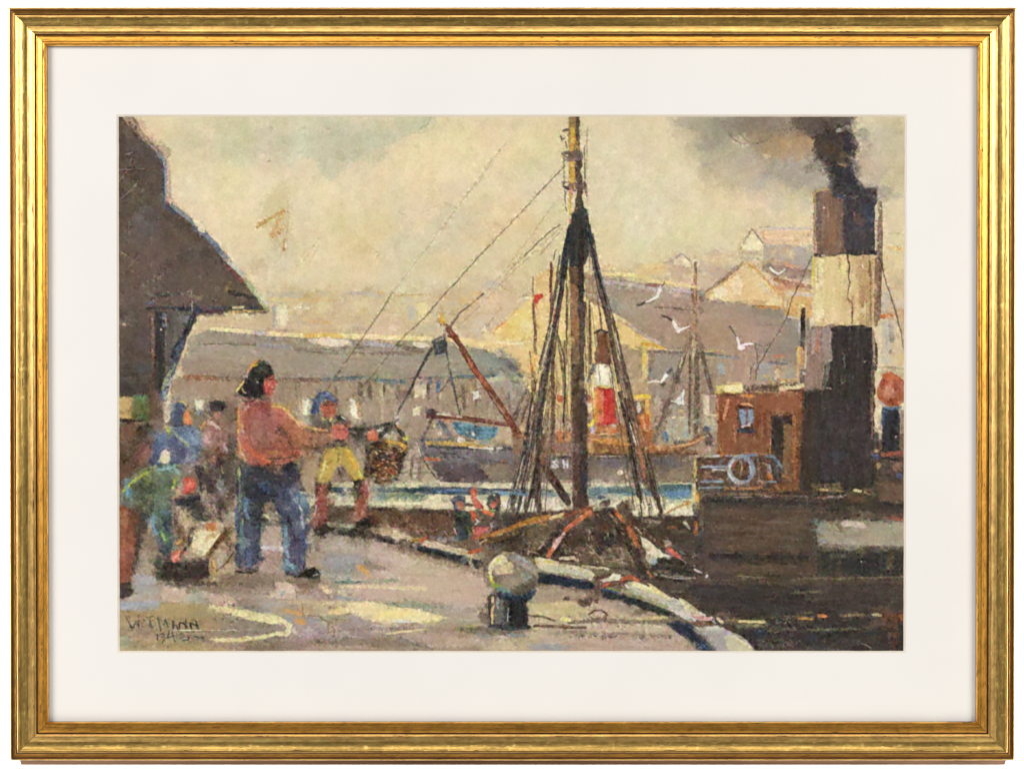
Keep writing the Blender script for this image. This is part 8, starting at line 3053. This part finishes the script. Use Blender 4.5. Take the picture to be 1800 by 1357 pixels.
S 6b5646 1.9 1034,420 1086,658 1141,895;a=.75 dry=.06
S 7a6450 1.9 1040,450 1093,672 1148,895;a=.75 dry=.06
S 6b5646 1.9 1047,475 1100,685 1155,895;a=.75 dry=.06
S 7a6450 2.2 1056,505 1108,700 1163,895;a=.75 dry=.06
S 6b5646 1.9 1097,646 1133,771 1170,895;a=.75 dry=.06
S 7a654f 1.7 1001,500 993,630 985,760;a=.6 dry=.1
S 7a654f 1.7 1003,520 999,645 996,770;a=.6 dry=.1
S 7a654f 1.7 1030,500 1033,600 1036,700;a=.6 dry=.1
S 7a654f 1.7 1031,560 1038,660 1046,760;a=.6 dry=.1
S 7a654f 1.7 972,470 967,555 962,640;a=.6 dry=.1
S 7a654f 1.7 960,640 950,700 940,760;a=.6 dry=.1
S 7a654f 1.7 985,600 992,670 1000,740;a=.6 dry=.1
S 7a654f 1.7 1040,540 1049,620 1058,700;a=.6 dry=.1
S 86735c 1.4 985,400 900,480 820,560 740,640;a=.4 dry=.2
S 86735c 1.4 995,330 930,420 860,510;a=.3 dry=.25
S 86735c 1.3 880,262 815,350 740,450 690,515;a=.35 dry=.25
S 8a7660 1.4 640,590 560,700;a=.4 dry=.2
K 40 3 5d4838,8a6e52,b59c78,3c302a,a3603a 900,890 1110,888 1120,925 890,930;ang=20 a=.7 asp=.25
K 26 3 c8b492,e0d0ac,8a6e54 930,900 1160,905 1150,975 960,970;ang=50 a=.6 asp=.25
K 40 7 e6cf98,d9b878,b9aea4,e8d8b0,c9a878,dcc08a,c2b49c,e0b870 470,515 900,515 890,582 500,580;ang=0 a=.5 asp=.5
K 40 7 e6cf98,d9b070,b5a8a0,e8d8b0,c29a78,d8b890,bcb0a8 1065,470 1230,455 1425,410 1425,465 1300,460 1235,505 1070,492;ang=-5 a=.5 asp=.45
K 20 6 e8cf90,d9a868,b9aea8,e2c8a8,c9b8b0 1552,430 1588,430 1588,650 1552,650;ang=80 a=.5 asp=.5
K 40 4 8a6e54,c9b08c,5d4c40,d0905a,a5937c,e0cda0,6f8086 1030,690 1255,690 1255,795 1030,795;ang=85 a=.5 asp=.35
K 30 4 8f7c66,b8a284,6a5a4c,cbb793,9aa096 860,680 1000,680 1000,790 860,790;ang=85 a=.5 asp=.3
P a8604e 428,716 490,718 512,740 500,800 440,808 424,770;soft=8 a=.3 var=12
K 30 4 7a4c44,b87a66,94584c,6a443e 430,722 505,730 500,805 435,805;ang=50 a=.5 asp=.35
P a29c8a 1100,1026 1200,1060 1240,1082 1200,1080 1110,1040;soft=2 a=.28
P a09a90 1215,1104 1270,1104 1336,1144 1264,1146;soft=3 a=.38
P a39c88 945,998 1040,1012 1036,1018 945,1006;soft=2 a=.3
P c4ab96 620,1000 850,1010 858,1055 640,1050;soft=10 a=.3 kind=h var=4
P b9a28e 420,1050 560,1050 560,1066 420,1064;soft=5 a=.3 kind=h var=4
S cb9350 5 454,398 470,388 498,372;a=.5 dry=.35 soft=1.8
S cb9350 5 499,373 491,390 479,413;a=.5 dry=.35 soft=1.8
S cb9350 4 482,413 494,405;a=.4 dry=.35 soft=1.8
E d9c59a 505,362 10,4 60;a=.4
'''
for part in (ART1, ART2, ART3, ART4, ART5, ART6, ART7): run(part)
FREEZE[0] = True; cur[0] = -1
for part in (ART8, ART9): run(part)

def blur(a, n):
    for _ in range(n):
        p = np.pad(a, ((1, 1), (1, 1)) + ((0, 0),) * (a.ndim - 2), mode='edge')
        a = (p[:-2, 1:-1] + p[2:, 1:-1] + p[1:-1, :-2] + p[1:-1, 2:] + 2 * p[1:-1, 1:-1]) / 6
    return a


def finish_paper():
    """pooled pigment at the edges of washes, grain of the sheet, old specks"""
    global CV
    lum = CV.mean(-1)
    soft = blur(lum, 6)
    gy_, gx_ = np.gradient(blur(lum, 1))
    edge = np.hypot(gx_, gy_)
    brk = sm(.5 + .8 * NZ['t'][1][:H, :W] + .5 * NZ['w'][2][:H, :W])
    pool = np.clip(edge / 26 - .12, 0, 1) * brk
    # pigment gathers on the darker side of an edge and breaks over it
    side = np.clip((soft - lum) / 14 + .55, 0, 1)
    CV = CV * (1 - .28 * (pool * side)[..., None]) + np.array((40, 34, 32), np.float32) * (.28 * (pool * side)[..., None])
    CV = .45 * CV + .55 * blur(CV, 1)
    # granulation: stronger in the worked passages than in the open sky
    busy = np.clip(blur(edge, 14) / 5.0, 0, 1)[..., None]
    gr = NZ['t'][0][:H, :W, None] * 1.0 + NZ['g'][1][:H, :W, None] * .8
    CV = CV + gr * (.45 + 8.5 * busy)
    fl = np.stack([NZ['t'][k % 2][40:H + 40, 90 * k:W + 90 * k] for k in range(3)], -1)
    CV = CV + fl * 6 * busy
    g = NZ['g']
    grain = np.stack([g[k][:H, :W] for k in range(3)], -1)
    CV = CV + grain * .8 + g[2][:H, :W, None] * 1.1
    wash = np.stack([NZ['b'][k][:H, :W] for k in range(3)], -1)
    CV = CV + (wash * np.array([2.2, 1.8, 3.2], np.float32) + NZ['b'][2][:H, :W, None] * 1.5) * (.3 + CV / 270)
    l = CV.mean(-1, keepdims=True)
    s = .93 - .07 * np.clip((l - 165) / 30, 0, 1)
    blue = np.clip((CV[..., 2:3] - CV[..., 0:1]) / 40, 0, 1)
    s = s * (1 - .27 * blue)
    s = s * (1 - .14 * np.clip((CV[..., 0:1] - CV[..., 1:2]) / 80, 0, 1))
    CV = l + (CV - l) * s
    CV = CV + 5 * np.clip((l - 70) / 60, 0, 1) * np.clip((236 - l) / 30, 0, 1)
    CV = CV.clip(8, 250)
WORLD = 0.15
LAMPS = [('softbox', (-1.9, -1.7, 1.12), (0, 0, .3), 1.0, .9, 46, (1, .985, .97)), ('softbox', (1.9, -1.7, 1.12), (0, 0, .3), 1.0, .9, 43, (1, .965, .91)),
         ('added_low_fill', (0, -1.05, -.95), (0, 0, .33), 2.2, 1.0, 12, (1, .96, .9)),  # added fill, stands in for a bright floor below the frame
         ('added_backdrop_light', (-1.15, .1, .33), (-.25, .6, .33), .3, 1.6, 34), ('added_backdrop_light', (1.15, .1, .33), (.25, .6, .33), .3, 1.6, 34)]  # pair of unseen lamps added to whiten the wall around the frame

# ------------------------------------------------------------------ scene
scn = bpy.context.scene
COL = scn.collection
U = 0.0005                       # metres per drawing unit
CX, BOT = 901.0, 1338.0          # drawing coordinates of the frame's foot
DIST, HREF = 2.6, 0.022          # camera distance from the front of the frame
TILT = math.radians(0.84)        # the frame hangs leaning a little forward
GAIN = 1.14                      # light falling on the picture


def px(u, v, h):
    """drawing unit -> local point h metres in front of the frame's back"""
    k = 1 + (HREF - h) / DIST
    x = (u - CX) * U * k; z = (1338.0 - 678.5) * U + (678.5 - v) * U * k
    return x, -h, z


def new_mesh(name, v, f, parent=None, mat=None, smooth=False):
    me = bpy.data.meshes.new(name)
    v = np.asarray(v, np.float32); f = np.asarray(f, np.int32)
    n = f.shape[1]
    me.vertices.add(len(v)); me.vertices.foreach_set('co', v.ravel())
    me.loops.add(f.size); me.loops.foreach_set('vertex_index', f.ravel())
    me.polygons.add(len(f)); me.polygons.foreach_set('loop_start', np.arange(0, f.size, n, dtype=np.int32))
    if smooth: me.polygons.foreach_set('use_smooth', np.ones(len(f), bool))
    me.update(calc_edges=True); me.validate()
    o = bpy.data.objects.new(name, me); COL.objects.link(o)
    if parent is not None: o.parent = parent
    if mat is not None: me.materials.append(mat)
    return o


def vcol(o, rgb, name='paint', alpha=None):
    a = o.data.color_attributes.new(name, 'FLOAT_COLOR', 'POINT')
    c = np.ones((len(rgb), 4), np.float32); c[:, :3] = rgb
    if alpha is not None: c[:, 3] = alpha
    a.data.foreach_set('color', c.ravel())


def s2l(c):
    c = np.asarray(c, np.float32) / 255.0
    return np.where(c <= .04045, c / 12.92, ((c + .055) / 1.055) ** 2.4)


class NT:
    def __init__(self, name):
        self.m = bpy.data.materials.new(name); self.m.use_nodes = True
        self.t = self.m.node_tree; self.t.nodes.clear()
        self.out = self.n('ShaderNodeOutputMaterial'); self.b = self.n('ShaderNodeBsdfPrincipled')
        self.l(self.b.outputs[0], self.out.inputs[0])

    def n(self, k, **kw):
        x = self.t.nodes.new(k)
        for a, b in kw.items(): setattr(x, a, b)
        return x

    def l(self, a, b): self.t.links.new(a, b)

    def noise(self, scale, detail=3, vec=None, rough=.55):
        x = self.n('ShaderNodeTexNoise'); x.inputs['Scale'].default_value = scale
        x.inputs['Detail'].default_value = detail; x.inputs['Roughness'].default_value = rough
        if vec is not None: self.l(vec, x.inputs['Vector'])
        return x.outputs[0]

    def coords(self, scale=(1, 1, 1)):
        tc = self.n('ShaderNodeTexCoord'); mp = self.n('ShaderNodeMapping')
        mp.inputs['Scale'].default_value = scale; self.l(tc.outputs['Object'], mp.inputs[0])
        return mp.outputs[0]

    def bump(self, h, dist, strength=1.0):
        b = self.n('ShaderNodeBump'); b.inputs['Distance'].default_value = dist; b.inputs['Strength'].default_value = strength
        self.l(h, b.inputs['Height']); self.l(b.outputs[0], self.b.inputs['Normal'])

    def ramp(self, fac, a, b, lo=.35, hi=.65):
        r = self.n('ShaderNodeValToRGB'); r.color_ramp.elements[0].position = lo; r.color_ramp.elements[1].position = hi
        r.color_ramp.elements[0].color = (*a, 1); r.color_ramp.elements[1].color = (*b, 1)
        self.l(fac, r.inputs[0]); return r.outputs[0]


def mat_paper():
    t = NT('watercolour_paper')
    c = t.n('ShaderNodeVertexColor', layer_name='paint')
    t.l(c.outputs['Color'], t.b.inputs['Base Color'])
    t.b.inputs['Roughness'].default_value = .92
    t.b.inputs['Specular IOR Level'].default_value = .12
    t.bump(t.noise(900, 3, t.coords()), .0001, .35)
    return t.m


def mat_board(name, a, b, bump=.00006):
    t = NT(name); v = t.coords()
    t.l(t.ramp(t.noise(7, 4, v), a, b), t.b.inputs['Base Color'])
    t.b.inputs['Roughness'].default_value = .95; t.b.inputs['Specular IOR Level'].default_value = .1
    t.bump(t.noise(1400, 2, v), bump, .3)
    return t.m


def mat_gold():
    t = NT('gilded_moulding')
    c = t.n('ShaderNodeVertexColor', layer_name='paint')
    t.l(c.outputs['Color'], t.b.inputs['Base Color'])
    t.l(c.outputs['Alpha'], t.b.inputs['Metallic'])
    v = t.coords()
    r = t.n('ShaderNodeMapRange'); r.inputs['To Min'].default_value = .22; r.inputs['To Max'].default_value = .40
    t.l(t.noise(160, 4, v), r.inputs['Value']); t.l(r.outputs[0], t.b.inputs['Roughness'])
    t.bump(t.noise(700, 4, v), .00012, .35)
    return t.m


def mat_shadow():  # brown of the strip below the frame, its shade put into the colour
    t = NT('shadow_brown'); v = t.coords((2, 30, 30))
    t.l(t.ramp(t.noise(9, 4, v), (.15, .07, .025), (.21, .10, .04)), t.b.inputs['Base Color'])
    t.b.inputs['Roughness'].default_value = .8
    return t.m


# ---- backdrop
wall = new_mesh('wall', [(-5, 0.6, -4), (5, 0.6, -4), (5, 0.6, 4.5), (-5, 0.6, 4.5)], [(0, 1, 2, 3)], None,
                mat_board('white_wall', (.955, .955, .955), (.965, .965, .965)))
wall['kind'] = 'structure'

root = bpy.data.objects.new('framed_picture', None); COL.objects.link(root)
root.empty_display_size = .05
root.rotation_euler = (TILT, 0, 0)
root['label'] = 'framed harbour watercolour in cream mount and worn gold moulding on white wall'
root['category'] = 'framed picture'

# ---- gilded frame: profile = (distance from outer edge, height mm, finish)
GOLD = (.95, .58, .19); ORANGE = (.90, .43, .075); OLIVE = (.58, .375, .105); BOLE = (.10, .032, .008); DARK = (.27, .145, .035)
PROFILE = [(0, 0, 'B'), (0, 9, 'D'), (0, 15.5, 'D'), (1, 17.2, 'G'), (2.2, 17.7, 'G'), (3.4, 17.4, 'G'), (4.2, 16.8, 'B'), (5, 16.3, 'B'), (5.8, 16.3, 'B'),
           (6.6, 16.5, 'D'), (8, 17.0, 'E'), (10, 17.7, 'E'), (11.4, 18.2, 'E'), (12.0, 18.0, 'B'), (13.8, 18.2, 'B'), (14.4, 19.2, 'G'), (15, 19.4, 'G'), (16, 19.1, 'G'), (17.2, 18.6, 'G'),
           (18, 18.3, 'W'), (19, 18.45, 'O'), (20.5, 18.85, 'O'), (22, 19.2, 'O'), (24, 19.5, 'O'), (26, 19.68, 'O'), (29, 19.8, 'O'), (32, 19.82, 'O'), (34.2, 19.68, 'O'), (35, 19.5, 'G'),
           (37, 19.1, 'G'), (39, 18.65, 'G'), (41, 18.15, 'G'), (42.3, 17.75, 'G'), (43.2, 17.4, 'B'), (44, 17.6, 'P'), (45.5, 18.15, 'P'), (46.6, 18.45, 'P'), (47.2, 18.3, 'P'), (47.6, 17.4, 'B')]
SLIP = [(47.6, 16.9, 'B'), (48.6, 16.7, 'B'), (49.6, 17.0, 'B'), (50.2, 17.8, 'Y'), (51, 18.0, 'Y'), (52, 17.9, 'Y'), (54, 17.4, 'Y'), (56.5, 16.6, 'Y'), (58.6, 15.9, 'Y'),
        (59.6, 15.5, 'K'), (60.4, 15.5, 'Y'), (61.2, 15.5, 'Y'), (62.2, 15.2, 'Y'), (64, 14.4, 'Y'), (65.6, 13.6, 'Y'), (66.6, 12.9, 'Y'), (67.2, 12.2, 'G'), (67.4, 11, 'D'), (67.4, 7.0, 'B')]
KIND = {'B': (BOLE, .25), 'D': (DARK, .8), 'G': (GOLD, 1), 'O': (OLIVE, .92), 'Y': (ORANGE, 1), 'W': (OLIVE, .7), 'K': (DARK, .7), 'E': ((.56, .30, .065), .95), 'P': ((.86, .58, .22), .95)}
gold = mat_gold()
T0, T1, L0, R1 = 12.5, 1338.5, 13.6, 1787.6       # outer edges of the moulding
WX, WY = R1 - L0, T1 - T0


def rail(prof, side, name, parent, seed):
    r = np.random.default_rng(seed)
    length = WX if side in 'tb' else WY
    nseg = int(length / 2.2)
    P = np.array([p[0] for p in prof]); Hh = np.array([p[1] for p in prof]) * .001
    # refine the profile
    q = np.linspace(0, len(prof) - 1, (len(prof) - 1) * 2 + 1)
    Pq = np.interp(q, np.arange(len(prof)), P); Hq = np.interp(q, np.arange(len(prof)), Hh)
    base = np.array([KIND[prof[min(int(round(a)), len(prof) - 1)][2]][0] for a in q])
    met = np.array([KIND[prof[min(int(round(a)), len(prof) - 1)][2]][1] for a in q])
    kinds = [prof[min(int(round(a)), len(prof) - 1)][2] for a in q]
    npf = len(q)
    s = np.linspace(0, 1, nseg + 1)
    gap = .45
    A = gap + Pq[None, :] + s[:, None] * (length - 2 * gap - 2 * Pq[None, :])     # along
    Bq = np.repeat(Pq[None, :], nseg + 1, 0)

    def nz1(sa, sp):
        g = r.standard_normal((int(length / sa) + 4, int(75 / sp) + 4))
        xa = A / sa + 1; xp = Bq / sp + 1
        ia = xa.astype(int); ip = xp.astype(int); fa = xa - ia; fp = xp - ip
        fa = fa * fa * (3 - 2 * fa); fp = fp * fp * (3 - 2 * fp)
        return (g[ia, ip] * (1 - fa) + g[ia + 1, ip] * fa) * (1 - fp) + (g[ia, ip + 1] * (1 - fa) + g[ia + 1, ip + 1] * fa) * fp
    Ht = np.repeat(Hq[None, :], nseg + 1, 0) + (nz1(140, 30) * .00007 + nz1(24, 5) * .000025) * (Bq > 0)
    streak = nz1(45, 1.6); mid = nz1(18, 3); fine = nz1(5, 1.2); cross = nz1(3.2, 9)
    colr = np.repeat(base[None], nseg + 1, 0) * (1 + .13 * streak + .08 * mid + .13 * fine)[..., None]
    isO = np.array([k in 'OW' for k in kinds])[None, :]; isY = np.array([k == 'Y' for k in kinds])[None, :]
    isW = np.array([abs(p - 18.3) < 1.2 or abs(p - 43.3) < 1.2 or abs(p - 32.5) < .9 for p in Pq])[None, :]
    # scratched, distressed gilding on the olive panel
    bright = np.clip(cross * .5 + fine * .4 - .62 + .25 * mid, 0, 1) * isO
    colr = colr + bright[..., None] * np.array([.5, .38, .15])
    worn = np.clip((nz1(22, 1.4) + .6 * fine - 1.05) * 2.2, 0, 1) * isW
    worn = np.maximum(worn, np.clip((nz1(14, 1.0) + .5 * fine - 1.75) * 2.2, 0, 1) * (isO | isY))
    worn = np.maximum(worn, np.clip((nz1(26, .9) - 1.75) * 2.2, 0, 1) * isY)
    worn = np.maximum(worn, np.clip((nz1(60, 1.2) + .5 * fine - 2.1) * 2, 0, 1))
    colr = colr * (1 - worn[..., None]) + np.array(BOLE) * .8 * worn[..., None]
    dirt = np.clip(nz1(90, 8) * .5 - .1, 0, .5) * isO
    colr = colr * (1 - .5 * dirt[..., None])
    m = np.repeat(met[None], nseg + 1, 0) * (1 - .85 * worn)
    if side == 't': u, v = L0 + A, T0 + Bq
    elif side == 'b': u, v = L0 + A, T1 - Bq
    elif side == 'l': u, v = L0 + Bq, T0 + A
    else: u, v = R1 - Bq, T0 + A
    co = np.stack([(u - CX) * U, -Ht, (BOT - v) * U], -1).reshape(-1, 3)
    i = np.arange(nseg)[:, None] * npf + np.arange(npf - 1)[None]
    i = i.ravel()
    f = np.stack([i, i + 1, i + npf + 1, i + npf], -1)
    if side in 'br': f = f[:, ::-1]
    f = f[:, ::-1]
    o = new_mesh(name, co, f, parent, gold, True)
    vcol(o, np.clip(colr, .004, 1).reshape(-1, 3), alpha=np.clip(m, 0, 1).ravel())
    return o


for n, sd in enumerate('tblr'):
    rl = rail(PROFILE, sd, 'frame_rail', root, 20 + n)
    rl['label'] = {'t': 'top rail of the gold frame', 'b': 'bottom rail of the gold frame', 'l': 'left rail of the gold frame', 'r': 'right rail of the gold frame'}[sd]
    rail(SLIP, sd, 'inner_slip', rl, 40 + n)
    if sd == 'b':
        # shadow under the bottom rail, built as a solid brown strip
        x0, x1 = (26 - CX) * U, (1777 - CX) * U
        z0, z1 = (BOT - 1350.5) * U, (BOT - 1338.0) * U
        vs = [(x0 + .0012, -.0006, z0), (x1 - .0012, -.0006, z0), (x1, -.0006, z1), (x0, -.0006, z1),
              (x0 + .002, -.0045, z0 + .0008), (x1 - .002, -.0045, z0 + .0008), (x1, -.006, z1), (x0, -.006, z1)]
        new_mesh('shadow_strip', vs, [(4, 5, 6, 7), (0, 1, 5, 4), (1, 2, 6, 5), (3, 0, 4, 7), (2, 3, 7, 6), (3, 2, 1, 0)], rl, mat_shadow())

# ---- cream mount with bevelled window
HM, HP = .0078, .0060
mountm = mat_board('cream_mount', (.785, .770, .746), (.805, .791, .768))
corem = mat_board('mount_core', (.80, .73, .63), (.84, .78, .68))
wu0, wv0, wu1, wv1 = 205.6, 202.2, 1593.2, 1147.4    # edge of the cut
pu0, pv0, pu1, pv1 = 209.6, 206.0, 1589.0, 1144.0    # foot of the bevel


def mount():
    n = 90
    e = np.linspace(0, 1, n)
    def lp(u0, v0, u1, v1, h):
        a = [px(u0 + (u1 - u0) * k, v0, h) for k in e[:-1]] + [px(u1, v0 + (v1 - v0) * k, h) for k in e[:-1]]
        return a + [px(u1 - (u1 - u0) * k, v1, h) for k in e[:-1]] + [px(u0, v1 - (v1 - v0) * k, h) for k in e[:-1]]
    outer = lp(72, 71, 1729, 1280, HM); inner = lp(wu0, wv0, wu1, wv1, HM)
    r = np.random.default_rng(5)
    foot = lp(pu0, pv0, pu1, pv1, HP + .00012)
    wob = np.repeat(r.normal(0, .00006, (len(foot), 2)), 1, 0)
    foot = [(a[0] + w[0], a[1], a[2] + w[1]) for a, w in zip(foot, wob)]
    m = len(outer)
    i = np.arange(m); j = (i + 1) % m
    a = new_mesh('mount', outer + inner, np.stack([i, i + m, j + m, j], -1), root, mountm)
    new_mesh('bevel', inner + foot, np.stack([i, i + m, j + m, j], -1), a, corem)


mount()
bv = [px(17, 16, .001), px(1784, 16, .001), px(1784, 1334, .001), px(17, 1334, .001)]
bv += [(p[0], p[1] - .002, p[2]) for p in bv]
new_mesh('backing_board', bv, [(0, 1, 2, 3), (7, 6, 5, 4), (0, 4, 5, 1), (1, 5, 6, 2), (2, 6, 7, 3), (3, 7, 4, 0)], root,
         mat_board('brown_board', (.07, .04, .02), (.09, .05, .03)))

# ---- the watercolour itself
finish_paper()
NOTES = {
    ('painted_person', 4): 'man in black oilskin hat and salmon shirt with blue trousers', ('painted_person', 3): 'stooping man in green jacket',
    ('painted_person', 5): 'man in blue hood and yellow apron', ('painted_person', 1): 'man in blue jacket and hood', ('painted_person', 2): 'man in pink shirt and dark hat',
    ('painted_funnel', 2): 'tall black and cream smoking funnel', ('painted_funnel', 1): 'small red and white funnel',
    ('painted_warehouse', 1): 'yellow gabled warehouse with grey roof', ('painted_shed', 1): 'long low grey roofed shed',
    ('painted_building', 1): 'dark overhanging market roof', ('painted_bollard', 1): 'round topped iron bollard', ('painted_basket', 1): 'brown wicker fish basket',
    ('painted_mast', 2): 'tall foreground mast', ('signature', 1): 'dark brush signature and date'}
k = 1 + (HREF - HP) / DIST
gx = (GX - CX) * U * k; gz = (1338.0 - 678.5) * U + (678.5 - GY) * U * k
gy = -HP + NZ['b'][0][:H, :W] * .00005 - NZ['t'][0][:H, :W] * .000006
VC = np.stack([gx, gy, gz], -1).reshape(-1, 3).astype(np.float32)
RGB = (s2l(CV) / GAIN).reshape(-1, 3).astype(np.float32)
ii = (np.arange(H - 1)[:, None] * W + np.arange(W - 1)[None])
FACES = np.stack([ii, ii + W, ii + W + 1, ii + 1], -1)
FL = LAB[:-1, :-1].copy()
for _ in range(2):                    # stray specks go back to the ground wash
    for n in range(1, len(LABELS)):
        m = np.pad((FL == n).astype(np.int16), 2)
        c = sum(m[a:a + H - 1, b:b + W - 1] for a in range(5) for b in range(5))
        FL[(FL == n) & (c <= 6)] = 0
names = []
for n, nm in enumerate(LABELS):
    cnt = int((FL == n).sum())
    if n and cnt < 25: FL[FL == n] = 0; cnt = 0
    names.append((nm, cnt))
paper = mat_paper()


def sheet(name, mask, parent):
    f = FACES[mask]
    used = np.unique(f); remap = np.zeros(H * W, np.int32); remap[used] = np.arange(len(used))
    o = new_mesh(name, VC[used], remap[f], parent, paper)
    vcol(o, RGB[used])
    return o


painting = sheet('painting', FL == 0, root)
painting['label'] = 'harbour quay watercolour with fishermen, moored steamers and masts'
seen = {}
for n, (nm, cnt) in enumerate(names):
    if not n: continue
    seen[nm] = seen.get(nm, 0) + 1
    if not cnt: continue
    o = sheet(nm, FL == n, painting)
    note = NOTES.get((nm, seen[nm]))
    if note: o['label'] = note

# ---- light: a studio with two soft lamps, added fill and backdrop lamps, dim room
w = bpy.data.worlds.new('World'); scn.world = w; w.use_nodes = True
bg = w.node_tree.nodes['Background']; bg.inputs[0].default_value = (1, .985, .96, 1); bg.inputs[1].default_value = WORLD


def lamp(name, loc, target, sx, sy, power, col=(1, .98, .95)):
    d = bpy.data.lights.new(name, 'AREA'); d.shape = 'RECTANGLE'; d.size = sx; d.size_y = sy; d.energy = power; d.color = col
    o = bpy.data.objects.new(name, d); COL.objects.link(o); o.location = loc
    v = (target[0] - loc[0], target[1] - loc[1], target[2] - loc[2])
    from mathutils import Vector
    o.rotation_euler = Vector(v).to_track_quat('-Z', 'Y').to_euler()


for a in LAMPS: lamp(*a)

cam = bpy.data.cameras.new('Camera'); co = bpy.data.objects.new('Camera', cam); COL.objects.link(co)
zc = (1338.0 - 678.5) * U
co.location = ((900 - CX) * U, -(DIST + HREF) - zc * math.sin(TILT), zc)
co.rotation_euler = (math.pi / 2, 0, 0)
cam.sensor_width = 36; cam.lens = 36 * DIST / (1800 * U); cam.clip_start = .05; cam.clip_end = 60
scn.camera = co
scn.view_settings.view_transform = 'Standard'; scn.view_settings.look = 'None'
scn.view_settings.exposure = 0; scn.view_settings.gamma = 1; scn.view_settings.use_curve_mapping = False
